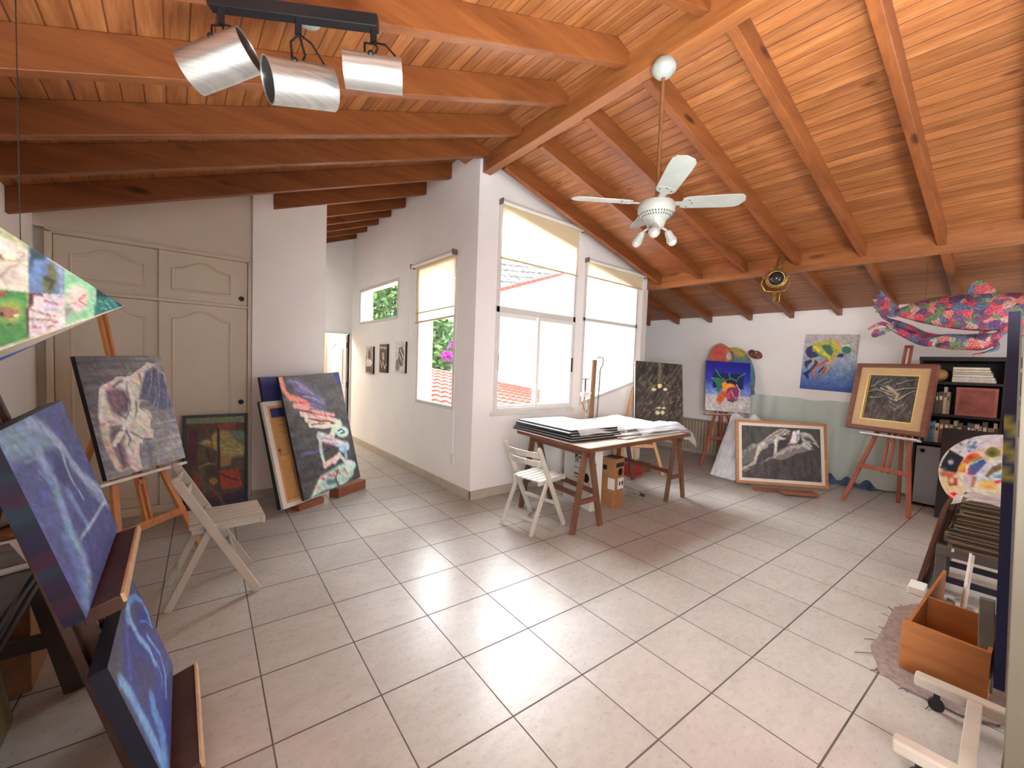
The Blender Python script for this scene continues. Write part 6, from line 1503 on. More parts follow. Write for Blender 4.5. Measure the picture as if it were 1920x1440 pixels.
c2.matrix_basis = Matrix.Translation((-0.098, -0.905, 0)) @ Matrix.Rotation(math.radians(7), 4, 'Z')
# ------------------------------------------------------------------ left group
EW = wood('orange_pine_easel', (176, 108, 56), (208, 142, 86), 'Z', 1.0, 0.5)
DARKW = wood('dark_easel_wood', (58, 38, 30), (88, 62, 50), 'Z', 1.0, 0.5)
REDW = wood('red_brown_easel', (126, 62, 40), (164, 90, 62), 'Z', 1.0, 0.5)
def easel(label, W, L, Rr, head, tilt, hm, hc, ht, tw, tray, lean=0.55, apex=1.35, tray_t=0.02, wmast=0.05, back=0.035):
    """A-frame easel: left/right feet, facing direction, mast top, crossbar and tray heights measured up the plane"""
    L, Rr = V(L), V(Rr); mid = (L + Rr) / 2
    h, tl = math.radians(head), math.radians(tilt)
    n = V((math.cos(h), math.sin(h), 0)); r = V((-math.sin(h), math.cos(h), 0))
    up = V((0, 0, math.cos(tl))) - n * math.sin(tl); nn = n * math.cos(tl) + V((0, 0, math.sin(tl)))
    t = thing('easel', label, 'easel', mid)
    P = lambda a, b, o=0.0: mid + r * a + up * b + nn * (o - back - 0.014)
    for f, s in ((L, -1), (Rr, 1)):
        m = MB(); m.bar(f, P(0.045 * s, apex, -back), 0.042, 0.024, nn); m.build('leg', W, t, world=True, bevel=0.003)
    m = MB(); m.bar(P(0, apex - 0.05, -back - 0.03), mid - n * (math.sin(tl) * apex + lean) , 0.036, 0.024, nn); m.build('rear_leg', W, t, world=True, bevel=0.003)
    hw = (Rr - L).length / 2
    x = hw + (0.045 - hw) * hc / apex
    m = MB(); m.bar(P(-x - 0.02, hc, back * .5 + 0.02), P(x + 0.02, hc, back * .5 + 0.02), 0.05, 0.022, nn); m.build('crossbar', W, t, world=True, bevel=0.003)
    for s in (-1, 1):
        m = MB(); m.bar(P(s * wmast * .36, hc - 0.03, 0.0), P(s * wmast * .36, hm, 0.0), wmast * .34, 0.024, nn); m.build('mast_rail', W, t, world=True, bevel=0.002)
    for zc, oo in ((hm, 0.0), (ht - 0.06, 0.01)):
        m = MB(); m.bar(P(-wmast / 2, zc, oo), P(wmast / 2, zc, oo), 0.03, 0.026, nn); m.build('mast_cap', W, t, world=True, bevel=0.002)
    m = MB(); m.bar(P(-tw / 2, ht - tray_t / 2 - 0.003, back * .5 + 0.018), P(tw / 2, ht - tray_t / 2 - 0.003, back * .5 + 0.018), back + 0.05, tray_t, up); m.build('tray', tray, t, world=True, bevel=0.003)
    return t, P
def canvas(name, label, cat, key, c, head, tilt, roll, w, h, d=0.035, edge=(36, 36, 44), edge_fn=None, gain=1.12):
    R_ = frame_basis(head, tilt, roll)
    o = painted_sheet(name, key, w, h, d, None, edge, edge_fn=edge_fn, gain=gain)
    o.matrix_basis = Matrix.Translation(V(c) - R_ @ V((0, -d, h / 2))) @ R_.to_4x4()
    return tag(o, label, cat)

WHITETRAY = plain((222, 218, 208), 0.5, name='white_tray_paint')
easel('orange pine A-frame easel with white ledge, holding the grey crouching figure canvas', EW, (-2.72, -0.30, 0), (-2.311, 0.123, 0), -42, 13, 1.80, 0.345, 0.69, 0.62, WHITETRAY, apex=1.30)
canvas('canvas_painting', 'grey canvas of a crouching long-haired nude, on the orange easel before the closet', 'painting', 'crouch', (-2.674, 0.085, 1.071), -42, 13, 1.6, 0.576, 0.780, 0.03, (20, 20, 30))

# dark double easel with the two blue canvases
de = thing('easel', 'tall dark wooden easel in the left foreground carrying two blue canvases', 'easel', (-2.52, -1.72, 0))
h, tl = 0.0, math.radians(16)
Pd = lambda y, s_, o=0.0: V((-2.46 - math.sin(tl) * s_ + math.cos(tl) * o, -1.70 + y, math.cos(tl) * s_ + math.sin(tl) * o))
upd = V((-math.sin(tl), 0, math.cos(tl))); nnd = V((math.cos(tl), 0, math.sin(tl)))
GREYW = plain((150, 128, 110), 0.55, 0, 0.1, 9, name='greyed_easel_wood')
m = MB(); m.bar(Pd(-0.02, 0.03, -0.075), Pd(-0.02, 1.55, -0.075), 0.07, 0.03, nnd); m.build('mast', GREYW, de, world=True, bevel=0.004)
for s in (-1, 1):
    m = MB(); m.bar(Pd(-0.02 + 0.05 * s, 0.03, -0.07), Pd(-0.02 + 0.05 * s, 1.50, -0.07), 0.022, 0.05, nnd); m.build('mast_rail', DARKW, de, world=True, bevel=0.003)
for s_, w_ in ((0.78, 0.62), (0.085, 0.56)):
    m = MB(); m.bar(Pd(-w_ / 2, s_ - 0.04, 0.035), Pd(w_ / 2 + 0.02, s_ - 0.04, 0.035), 0.09, 0.045, upd); m.build('tray', DARKW, de, world=True, bevel=0.004)
    m = MB(); m.bar(Pd(-w_ / 2, s_ - 0.028, 0.084), Pd(w_ / 2 + 0.02, s_ - 0.028, 0.084), 0.01, 0.03, upd); m.build('tray_lip', plain((214, 178, 140), 0.5), de, world=True, bevel=0.002)
for s in (-1, 1):
    m = MB(); m.bar(Pd(-0.02 + 0.13 * s, 0.0, -0.10), Pd(-0.02 + 0.05 * s, 1.05, -0.10), 0.04, 0.026, nnd); m.build('leg', DARKW, de, world=True, bevel=0.003)
m = MB(); m.bar((-3.05, -1.72, 0), Pd(-0.02, 1.15, -0.11), 0.04, 0.03, nnd); m.build('rear_leg', DARKW, de, world=True, bevel=0.003)
def blue_edge(f):
    rs_ = random.Random(int(f * 64)); return rs_.choice([(18, 20, 48), (18, 46, 60), (36, 18, 50), (14, 18, 38), (48, 20, 44), (18, 56, 64), (20, 20, 54)])
canvas('canvas_painting', 'blue canvas of a cowering nude with patterned edge, upper one on the dark easel', 'painting', 'blue', (-2.732, -1.714, 1.013), -1, 16, 1.3, 0.722, 0.558, 0.045, edge_fn=blue_edge, gain=1.1)
canvas('canvas_painting', 'dark blue canvas of a curled nude, lower one on the dark easel near the floor', 'painting', 'lowblue', (-2.549, -1.688, 0.318), 0, 17, -1.5, 0.70, 0.479, 0.045, (20, 24, 40), gain=1.1)

# pointed collage panel hanging at the far left
pen = thing('hanging_pennant', 'pointed wedge-shaped panel with a collage of small paintings, hanging at the far left edge', 'artwork', (-2.58, -2.0, 1.62))
n = 90
A, B, C_ = V((-0.395, 0, 0.298)), V((0.0, 0, 0.0)), V((-0.395, 0, -0.235))
uvA, uvB, uvC = (-0.67, -0.40), (1.0, 0.645), (-0.67, 1.22)
vs = []; uv = []; idx = {}; fs = []
for i in range(n + 1):
    for j in range(n + 1 - i):
        a, b = i / n, j / n
        idx[i, j] = len(vs)
        vs.append(tuple(B + (A - B) * a + (C_ - B) * b)); uv.append((uvB[0] + (uvA[0] - uvB[0]) * a + (uvC[0] - uvB[0]) * b, uvB[1] + (uvA[1] - uvB[1]) * a + (uvC[1] - uvB[1]) * b))
for i in range(n):
    for j in range(n - i):
        fs.append((idx[i, j], idx[i + 1, j], idx[i, j + 1]))
        if j < n - i - 1: fs.append((idx[i + 1, j], idx[i + 1, j + 1], idx[i, j + 1]))
me = bpy.data.meshes.new('painted_face'); me.from_pydata(vs, [], fs); me.materials.append(PAINTMAT)
uv = np.array(uv); set_paint(me, paint_at(PAINT['pennant'], uv[:, 0], uv[:, 1], 1.0))
ob = bpy.data.objects.new('painted_face', me); COL.objects.link(ob); ob.parent = pen
m = MB(); m.prism([tuple(A + V((0, 0.002, 0))), tuple(B + V((0, 0.002, 0))), tuple(C_ + V((0, 0.002, 0)))], (0, 0.012, 0)); m.build('backing', plain((70, 52, 48), 0.6), pen)
m = MB(); m.add([tuple(B + (C_ - B) * 0.12 + V((0, .003, 0))), tuple(C_ + V((0, .003, 0))), tuple(C_ + V((0, 0.05, -0.012))), tuple(B + (C_ - B) * 0.5 + V((0, .04, -0.012)))], [(0, 1, 2, 3)]); m.build('underside', plain((200, 188, 168), 0.7), pen)
m = MB(); m.add([tuple(B + (C_ - B) * 0.42 + V((0, .036, -0.013))), tuple(B + (C_ - B) * 0.62 + V((0, .045, -0.022))), tuple(B + (C_ - B) * 0.66 + V((0, .04, -0.014)))], [(0, 1, 2)]); m.build('blue_fleck', plain((76, 96, 150), 0.7), pen)
m = MB(); m.tube([tuple(V((-0.20, 0.006, 0.12))), (-0.20, 0.006, zl(-2.78) - 1.62 + 0.02)], 0.0012, 5); m.build('cord', BLACK, pen)

# bench with portfolios at the left wall
be = thing('bench', 'low dark bench at the left wall behind the blue canvases, stacked with portfolios', 'bench', (-3.08, -1.6, 0))
BW = plain((64, 52, 46), 0.6, 0, 0.12, 8, name='dark_bench_wood')
m = MB(); m.box((-3.30, -2.3, 0.575), (-2.87, -1.10, 0.60)); m.build('seat_board', BW, be, world=True, bevel=0.003)
for y in (-1.14, -2.24):
    for s in (0, 1):
        m = MB(); m.bar((-2.80 if s else -3.30, y, 0), (-2.92 if s else -3.22, y, 0.575), 0.05, 0.08, (1, 0, 0)); m.build('leg', BW, be, world=True, bevel=0.003)
    m = MB(); m.bar((-3.24, y, 0.25), (-2.87, y, 0.25), 0.03, 0.06); m.build('brace', BW, be, world=True, bevel=0.003)
m = MB(); m.bar((-3.06, -1.14, 0.12), (-3.06, -2.24, 0.12), 0.06, 0.03); m.build('stretcher', BW, be, world=True)
m = MB(); m.hexa([(-2.99, -2.15, 0.0), (-2.97, -2.15, 0), (-2.97, -1.22, 0), (-2.99, -1.22, 0), (-3.06, -2.15, 0.52), (-3.04, -2.15, 0.52), (-3.04, -1.22, 0.52), (-3.06, -1.22, 0.52)])
o = m.build('canvas', plain((104, 92, 58), 0.6, 0, 0.2, 8, name='olive_canvas')); tag(o, 'plain olive brown canvas leaning under the dark bench at the left edge', 'canvas')
z = 0.601
for k, (c_, nm) in enumerate([((40, 38, 40), 'bottom'), ((58, 54, 54), 'second'), ((36, 34, 36), 'third'), ((76, 72, 72), 'top')]):
    m = MB(); m.box((-0.2, -0.46, 0), (0.2, 0.46, 0.020)); o = m.build('portfolio', plain(c_, 0.4, 0, 0.3, 5), bevel=0.003)
    o.matrix_basis = Matrix.Translation((-3.08 + 0.01 * (k % 2), -1.52 + 0.012 * k, z)) @ Matrix.Rotation(math.radians([1, -2, 2, -1][k]), 4, 'Z')
    tag(o, 'dark portfolio on the low bench at the left wall, %s there' % {'bottom': 'lowest', 'second': 'second from the bottom', 'third': 'third from the bottom', 'top': 'topmost'}[nm], 'portfolio', 'portfolios on the bench'); z += 0.022
fp = thing('mounted_print', 'small print in a white mat lying on the dark portfolios at the left edge', 'print', (-3.03, -1.31, z + 0.001), Matrix.Rotation(math.radians(20), 3, 'Z'))
m = MB(); m.box((-0.12, -0.19, 0), (0.13, 0.17, 0.008)); m.build('mat', PAPERW, fp)
m = MB(); m.box((-0.085, -0.15, 0.008), (0.095, 0.13, 0.0095)); m.build('picture', plain((96, 96, 98), 0.5, 0, 0.4, 12), fp)
m = MB(); m.box((-3.29, -1.06, 0.0), (-2.95, -0.62, 0.70)); o = m.build('wooden_crate', wood('brown_crate', (118, 76, 46), (150, 102, 66), 'Y'), bevel=0.004); tag(o, 'brown wooden crate on the floor beyond the dark bench, behind the upper blue canvas', 'crate')
m = MB(); m.tube([(-3.2, -1.04, 0.745), (-3.0, -0.66, 0.745)], 0.042, 14); o = m.build('paper_roll', plain((196, 180, 152), 0.6), smooth=True); tag(o, 'beige paper roll lying on the brown crate at the left edge', 'paper roll')
m = MB(); m.tube([(-3.10, -1.05, 0.742), (-2.95, -0.72, 0.742)], 0.036, 14); o = m.build('paper_roll', plain((104, 98, 92), 0.6), smooth=True); tag(o, 'dark grey paper roll lying on the brown crate beside the beige roll', 'paper roll')

# framed dark painting against the closet
FB = plain((16, 14, 15), 0.4, name='black_frame')
def framed(label, cat, key, c, head, tilt, roll, w, h, fw, fmat, mat_w=0.0, matm=None, depth=0.03, name='framed_painting', lip=None, gain=1.1, glass=False):
    R_ = frame_basis(head, tilt, roll)
    t = thing(name, label, cat, V(c) - R_ @ V((0, -depth, h / 2)), R_)
    mpF = lambda a, z_, d: (a, d, z_)
    m, inn = ring_frame([(-w / 2, 0), (w / 2, 0), (w / 2, h), (-w / 2, h)], fw, mpF, -depth, 0.0); m.build('frame', fmat, t, bevel=0.003)
    i0 = fw
    if mat_w:
        m, inn = ring_frame([(-w / 2 + i0 - .003, i0 - .003), (w / 2 - i0 + .003, i0 - .003), (w / 2 - i0 + .003, h - i0 + .003), (-w / 2 + i0 - .003, h - i0 + .003)], mat_w, mpF, -depth * 0.75, -0.006); m.build('mat', matm, t, bevel=0.001)
        i0 += mat_w - 0.003
    if lip:
        m, inn = ring_frame([(-w / 2 + i0 - .002, i0 - .002), (w / 2 - i0 + .002, i0 - .002), (w / 2 - i0 + .002, h - i0 + .002), (-w / 2 + i0 - .002, h - i0 + .002)], 0.012, mpF, -depth * 0.8, -0.005); m.build('gilt_lip', lip, t)
        i0 += 0.010
    p_ = painted_sheet('picture', key, w - 2 * i0 + 0.004, h - 2 * i0 + 0.004, 0.008, t, (30, 30, 30), gain=gain)
    p_.location = (0, -0.004, i0 - 0.002)
    return t
framed('dark reddish semi-abstract painting in black frame leaning against the closet doors', 'painting', 'forest', (-2.162, 1.127, 0.452), -87, 6, -0.3, 0.511, 0.905, 0.024, FB, name='framed_painting')

# stack of canvases against the pier
BACKC = plain((214, 168, 106), 0.8, 0, 0.06, 30, name='raw_linen_back')
STRW = wood('pine_stretcher', (206, 150, 92), (228, 178, 122), 'Z', 1.2, 0.6)
CANVW = plain((226, 220, 210), 0.75, 0, 0.03, 20, name='primed_canvas_edge')
canvas('canvas_painting', 'black canvas of a swimmer with wavering pink and blue reflection, front of the pier stack', 'painting', 'swimmer', (-1.268, 0.906, 0.711), -62, 13, 3.7, 0.761, 1.224, 0.03, (24, 26, 40))
R_ = frame_basis(-62, 16, 1)
bc = thing('reversed_canvas', 'canvas showing its bare linen back and stretcher, leaning behind the black swimmer canvas', 'canvas', V((-1.544, 0.816, 0.555)) - R_ @ V((0, 0, 0.515)), R_)
w_, h_ = 0.50, 1.03
m, inn = ring_frame([(-w_ / 2, 0), (w_ / 2, 0), (w_ / 2, h_), (-w_ / 2, h_)], 0.045, lambda a, z_, d: (a, d, z_), -0.004, 0.032); m.build('folded_edge', CANVW, bc, bevel=0.003)
m, inn = ring_frame([(-w_ / 2 + .035, .035), (w_ / 2 - .035, .035), (w_ / 2 - .035, h_ - .035), (-w_ / 2 + .035, h_ - .035)], 0.035, lambda a, z_, d: (a, d, z_), 0.002, 0.026); m.build('stretcher_bars', STRW, bc, bevel=0.002)
m = MB(); m.box((-w_ / 2 + .03, 0.026, .03), (w_ / 2 - .03, 0.030, h_ - .03)); m.build('linen', BACKC, bc)
m = MB(); m.box((-w_ / 2 + .05, 0.004, 0.44), (w_ / 2 - .05, 0.022, 0.49)); m.build('crossbar', STRW, bc, bevel=0.002)
m = MB(); rs = random.Random(3)
for ln, (zz, x0, x1) in enumerate(((0.93, -0.14, -0.03), (0.905, -0.10, -0.02), (0.86, -0.13, -0.05), (0.835, -0.10, -0.03), (0.79, -0.12, -0.04), (0.765, -0.11, -0.03), (0.725, -0.13, -0.05), (0.705, -0.08, -0.03))):
    x = x0
    while x < x1 + 0.04:
        pts = [(x + 0.004 * i, 0.0252, zz + rs.uniform(-0.006, 0.008)) for i in range(4)]
        m.tube(pts, 0.0011, 4); x += 0.016
m.build('handwriting', INKB, bc)
m = MB(); m.bar((-0.15, 0.02, 0.505), (-0.15, 0.02, 0.56), 0.004, 0.004); m.lathe([(0.016, 0), (0.016, 0.003), (0.011, 0.003), (0.011, 0)], 14, (-0.15, 0.024, 0.55), (0, -1, 0)); m.build('hanging_wire', plain((150, 96, 60), 0.5), bc)
for k, (lb, c, w_, h_, col, edge) in enumerate([('deep blue canvas at the back of the pier stack, against the white pier', (-1.475, 0.945, 0.69), 0.68, 1.22, (60, 66, 120), (30, 26, 50)), ('dark green-edged canvas just behind the reversed canvas at the pier', (-1.562, 0.862, 0.545), 0.50, 1.04, (34, 60, 50), (26, 58, 48))]):
    R_ = frame_basis(-62, 12 if k == 0 else 16, 1.5 if k == 0 else 0); d = 0.03
    m = MB(); m.box((-w_ / 2, -d, 0), (w_ / 2, 0, h_)); o = m.build('canvas', plain(edge, 0.6, name='dark_canvas_edge'), None, bevel=0.002)
    m = MB(); m.box((-w_ / 2 + .002, -d - .001, .002), (w_ / 2 - .002, -d, h_ - .002)); m.build('painted_face', plain(col, 0.5, 0, 0.4, 5), o)
    o.matrix_basis = Matrix.Translation(V(c) - R_ @ V((0, -d, h_ / 2))) @ R_.to_4x4(); tag(o, lb, 'canvas')
m = MB(); m.bar((-0.905, 1.285, 0.66), (-0.965, 1.36, 1.10), 0.014, 0.010, (0, -1, 0)); o = m.build('white_strip', WHITEP); tag(o, 'thin white strip standing behind the right edge of the black swimmer canvas', 'strip')
BLK = wood('reddish_wood_block', (120, 70, 46), (156, 98, 66), 'X', 1.0, 0.5)
for k, (a, b) in enumerate((((-1.58, 0.66, 0.03), (-1.32, 0.80, 0.03)), ((-1.16, 0.86, 0.05), (-0.80, 1.06, 0.05)))):
    m = MB(); m.bar(a, b, 0.13, 2 * a[2]); o = m.build('wood_block', BLK, bevel=0.002); tag(o, ['short wooden board on the floor under the left corner of the swimmer canvas', 'long wooden board on the floor under the right corner of the swimmer canvas'][k], 'board')

# three small photographs on the passage wall
def photo_mesh(t, y0, y1, z0, z1, seed):
    w_, h_ = y1 - y0, z1 - z0
    m = MB(); m.box((-0.028, y0, z0), (0, y1, z1)); m.build('block', BLACK, t, world=True, bevel=0.002)
    n = 46; vs = []; uvs = []; fs = []
    for j in range(n + 1):
        for i in range(n + 1):
            vs.append((-0.0290, y1 - w_ * i / n, z1 - h_ * j / n)); uvs.append((i / n, j / n))
    for j in range(n):
        for i in range(n):
            a = j * (n + 1) + i; fs.append((a, a + 1, a + n + 2, a + n + 1))
    o = t.matrix_basis.inverted(); vs = [tuple(o @ V(v)) for v in vs]
    me = bpy.data.meshes.new('print'); me.from_pydata(vs, [], fs); me.materials.append(PAINTMAT)
    uvs = np.array(uvs); U, W = uvs[:, 0], uvs[:, 1]
    g, k = (205, 200, 196), (44, 40, 40)
    ops = {1: [('L', (190, 184, 178), (150, 146, 142)), ('P', (60, 54, 52), .02, 1, [(0.3, 0.25), (0.5, 0.05), (0.7, 0.25), (0.75, 0.5), (0.4, 0.5)]), ('P', (225, 220, 215), .03, 1, [(0.1, 0.5), (0.6, 0.45), (0.95, 0.6), (0.6, 0.75), (0.1, 0.7)]), ('P', (70, 64, 60), .03, 1, [(0.05, 0.75), (0.9, 0.72), (0.95, 0.95), (0.05, 0.95)]), ('N', .3, 8, 8, 0, 4)],
           2: [('L', (60, 56, 54), (50, 46, 44)), ('S', (200, 196, 190), .02, 1, .03, .02, [(0.1, 0.12), (0.9, 0.14)]), ('P', (180, 174, 168), .03, 1, [(0.35, 0.3), (0.6, 0.28), (0.65, 0.55), (0.4, 0.55)]), ('S', (215, 210, 205), .03, 1, .04, .03, [(0.15, 0.6), (0.3, 0.8), (0.5, 0.6), (0.7, 0.85), (0.9, 0.7)]), ('N', .4, 10, 10, 0, 6)],
           3: [('L', (214, 210, 206), (206, 202, 198)), ('P', (90, 84, 80), .03, 1, [(0.35, 0.2), (0.7, 0.15), (0.9, 0.4), (0.75, 0.75), (0.5, 0.8), (0.3, 0.55)]), ('S', (225, 222, 218), .02, 1, .03, .03, [(0.5, 0.25), (0.8, 0.5)]), ('S', (235, 232, 228), .02, 1, .03, .02, [(0.4, 0.4), (0.7, 0.65)]), ('P', (120, 112, 108), .04, 1, [(0.1, 0.6), (0.35, 0.55), (0.45, 0.85), (0.2, 0.98), (0.05, 0.85)]), ('N', .15, 8, 8, 0, 4)]}[seed]
    set_paint(me, paint_at(ops, U, W, 1.0))
    ob = bpy.data.objects.new('print', me); COL.objects.link(ob); ob.parent = t
for k, (y0, y1, z0, z1, lb) in enumerate(((2.84, 3.16, 1.25, 1.69, 'block photograph on the white wall, farthest down the passage of the three'), (2.27, 2.57, 1.29, 1.72, 'small mostly dark block photograph on the white wall, middle of the three'), (1.645, 1.975, 1.31, 1.745, 'pale block photograph with black side edge, nearest to the tall window'))):
    t = thing('block_photograph', lb, 'photograph', (0, (y0 + y1) / 2, z0), None, 'small photographs on the passage wall')
    photo_mesh(t, y0, y1, z0, z1, k + 1)
# ------------------------------------------------------------------ right group
LIGHTW = wood('pale_easel_wood', (196, 144, 92), (222, 174, 122), 'Z', 1.0, 0.5)
easel('pale wooden easel holding the dark abstract canvas, behind the right end of the work table', LIGHTW, (2.44, -0.16, 0), (2.86, -0.60, 0), -129, 17, 1.80, 0.40, 0.74, 0.5, LIGHTW, lean=-0.1, apex=1.3)
canvas('canvas_painting', 'dark abstract canvas with scattered glowing specks, standing behind the right end of the table', 'painting', 'embers', (2.935, -0.418, 1.165), -129, 17, -2.9, 0.691, 0.90, 0.03, (232, 228, 216), gain=1.05)
m = MB(); m.box((2.66, -0.36, 0.52), (2.92, -0.16, 0.64)); o = m.build('paint_box', wood('brown_box', (110, 74, 50), (140, 98, 68), 'X'), bevel=0.004)
o.location = (0, 0, -0.52); tag(o, 'brown wooden paint box on the floor behind the pale easel', 'box')

easel('brown easel near the right wall, holding the canvas of a bright flower ball', REDW, (3.90, -0.62, 0), (4.42, -1.10, 0), -140, 15, 1.05, 0.45, 0.85, 0.55, plain((196, 150, 130), 0.5, name='pink_brown_ledge'), lean=-0.05, apex=1.0)
canvas('canvas_painting', 'blue topped canvas with a tangled orange and purple ball, below the big palette', 'painting', 'flower', (4.397, -0.746, 1.262), -140, 15, -2.1, 0.666, 0.821, 0.03, (120, 110, 120), gain=1.05)

# big painter's palette behind that canvas
R_ = frame_basis(-140, 15, 0)
bp = thing('painters_palette', 'giant painted wooden palette with thumb hole, rising behind the flower ball canvas', 'palette', V((4.50, -0.74, 1.28)), R_)
outer = [(-0.30, -0.15), (-0.335, 0.0), (-0.335, 0.20), (-0.33, 0.36), (-0.315, 0.48), (-0.28, 0.58), (-0.23, 0.655), (-0.165, 0.70), (-0.10, 0.70), (-0.045, 0.665), (0.0, 0.635), (0.06, 0.64), (0.13, 0.635), (0.20, 0.60), (0.265, 0.53), (0.32, 0.43), (0.355, 0.32), (0.372, 0.20), (0.37, 0.08), (0.35, -0.05), (0.30, -0.15)]
def smooth_loop(P, k=4):
    n = len(P); out = []
    for i in range(n):
        p0, p1, p2, p3 = [V(P[(i + j - 1) % n]) for j in range(4)]
        for s in range(k):
            t = s / k
            q = 0.5 * ((2 * p1) + (p2 - p0) * t + (2 * p0 - 5 * p1 + 4 * p2 - p3) * t * t + (3 * p1 - p0 - 3 * p2 + p3) * t ** 3)
            out.append((q.x, q.y))
    return out
hole = [(0.005 + 0.055 * math.cos(a), 0.49 + 0.075 * math.sin(a)) for a in np.linspace(0, 2 * PI, 20)[:-1]]
PAINT['palette'] = [('L', (150, 100, 66), (96, 120, 130)), ('N', .25, 8, 8, 0, 4),
 ('P', (176, 84, 66), .06, .9, [(.02, .1), (.3, .0), (.48, .12), (.42, .4), (.05, .45)]), ('P', (190, 60, 70), .06, .6, [(.15, .12), (.35, .1), (.35, .25), (.18, .26)]), ('P', (200, 120, 60), .06, .7, [(.38, .1), (.5, .08), (.5, .3), (.4, .4)]),
 ('P', (172, 158, 70), .05, .9, [(.5, .08), (.68, .06), (.82, .18), (.78, .28), (.62, .22)]), ('P', (80, 128, 140), .06, .9, [(.55, .32), (.8, .28), (1, .5), (1, .8), (.6, .6), (.5, .45)]), ('P', (120, 150, 150), .05, .6, [(.7, .4), (.9, .45), (.8, .5)]),
 ('P', (70, 60, 44), .04, .8, [(.0, .38), (.3, .36), (.3, .46), (.0, .5)]), ('P', (170, 100, 80), .04, .8, [(.32, .42), (.5, .4), (.48, .5), (.3, .5)])]
fill_outline('board', smooth_loop(outer), [hole], 0.012, PAINTMAT, bp, 'palette', lambda x, z: ((x + .34) / .71, (0.70 - z) / 0.85), (110, 74, 48), cuts=5)
sp = thing('painters_palette', 'small dark red palette hung on the white wall, right of the giant palette', 'palette', (4.872, -0.945, 1.80), frame_basis(180, 0, -25))
so = [(0.115 * math.cos(a) * (1 - 0.18 * math.exp(-((a - 1.9) / 0.35) ** 2)), 0.07 * math.sin(a) * (1 - 0.25 * math.exp(-((a - 1.9) / 0.35) ** 2)) + 0.0) for a in np.linspace(0, 2 * PI, 40)[:-1]]
PAINT['palette2'] = [('L', (104, 52, 46), (120, 66, 56)), ('N', .3, 6, 6, 0, 9)] + [('P', c, .05, .9, [(x - .06, y - .06), (x + .06, y - .05), (x + .05, y + .07), (x - .06, y + .05)]) for x, y, c in ((.2, .3, (40, 26, 30)), (.3, .7, (190, 130, 110)), (.5, .6, (160, 90, 80)), (.7, .4, (150, 60, 60)), (.8, .65, (180, 120, 110)), (.6, .8, (60, 34, 34)))]
fill_outline('board', so, [[(0.0 + 0.016 * math.cos(a), 0.03 + 0.016 * math.sin(a)) for a in np.linspace(0, 2 * PI, 12)[:-1]]], 0.01, PAINTMAT, sp, 'palette2', lambda x, z: (x / .23 + .5, .5 - z / .14), (60, 34, 30), cuts=3)

canvas('canvas_painting', 'blue grey canvas of a crouching man in yellow, hung on the right wall', 'painting', 'man', (4.88, -1.921, 1.684), 180, 0, -2.0, 0.633, 0.815, 0.025, (110, 112, 120), gain=1.08)

OAK = wood('honey_oak_frame', (160, 104, 58), (190, 132, 80), 'X', 1.2, 0.45)
MATW = plain((220, 212, 198), 0.7, 0, 0.03, 20, name='cream_picture_mat')
framed('large black drawing of a reclining embrace in honey wood frame, leaning on the draped wall', 'drawing', 'recline', (3.749, -1.761, 0.445), -135, 10, -0.3, 1.143, 0.841, 0.036, OAK, 0.042, MATW, 0.03, name='framed_drawing')
m = MB(); m.bar((3.28, -1.62, 0.012), (3.60, -1.96, 0.012), 0.12, 0.02); o = m.build('wood_block', BLK, bevel=0.002); tag(o, 'reddish board lying on the floor under the middle of the framed reclining drawing', 'board')
m = MB(); m.bar((3.42, -1.86, 0.037), (3.70, -2.16, 0.037), 0.16, 0.026); o = m.build('wood_block', BLK, bevel=0.002); tag(o, 'thicker reddish board lying over the other one in front of the framed reclining drawing', 'board')
o.location = (-0.06, -0.03, -0.001)

# wrapped canvases
wr = thing('wrapped_canvas_bundle', 'stack of canvases wrapped in clear plastic, leaning left of the framed drawing', 'bundle', (3.62, -1.08, 0))
wd = V((0.30, -0.30, 0)).normalized()
lean_ = V((0.56, 0.03, 0.80))
for k in range(5):
    o_ = V((3.50 - 0.012 * k, -1.02 - 0.075 * k, 0.004)); e_ = o_ + V((0.02, -0.42 + 0.06 * k, 0)); th = V((0.028, 0.0, 0)); up_ = lean_ * (1.0 - 0.03 * k)
    m = MB(); m.hexa([o_, e_, e_ + th, o_ + th, o_ + up_, e_ + up_, e_ + up_ + th, o_ + up_ + th]); m.build('canvas', plain([(200, 190, 178), (222, 216, 206), (176, 170, 164), (212, 200, 188), (130, 70, 54)][k], 0.6, 0, 0.1, 6), wr, world=True, bevel=0.003)
def bag(u, v):
    q = V((3.445, -1.00, 0.012)) + V((-0.03, -0.44, 0)) * u + (lean_ + V((0.02, -0.03, 0.03))) * v
    bl = 0.020 + 0.020 * abs(math.sin(9.5 * u + 0.6 * v + 0.4)) + 0.014 * crumple(u * 2.2, v * 1.3, 1) + 0.02 * (1 - v)
    q += V((-0.82, -0.05, 0.56)) * bl
    if v > 0.92: q.z += 0.03 * math.sin(11 * u) * (v - .92) / .08
    return tuple(q)
cloth_grid(bag, 46, 40).build('plastic_wrap', PLASTIC, wr, world=True, smooth=True)
m = MB(); m.bar((3.545, -1.062, 0.10), (3.73, -1.05, 0.36), 0.028, 0.012, (-1, -0.2, 0.6)); m.build('dark_strip', plain((70, 74, 84), 0.5), wr, world=True)

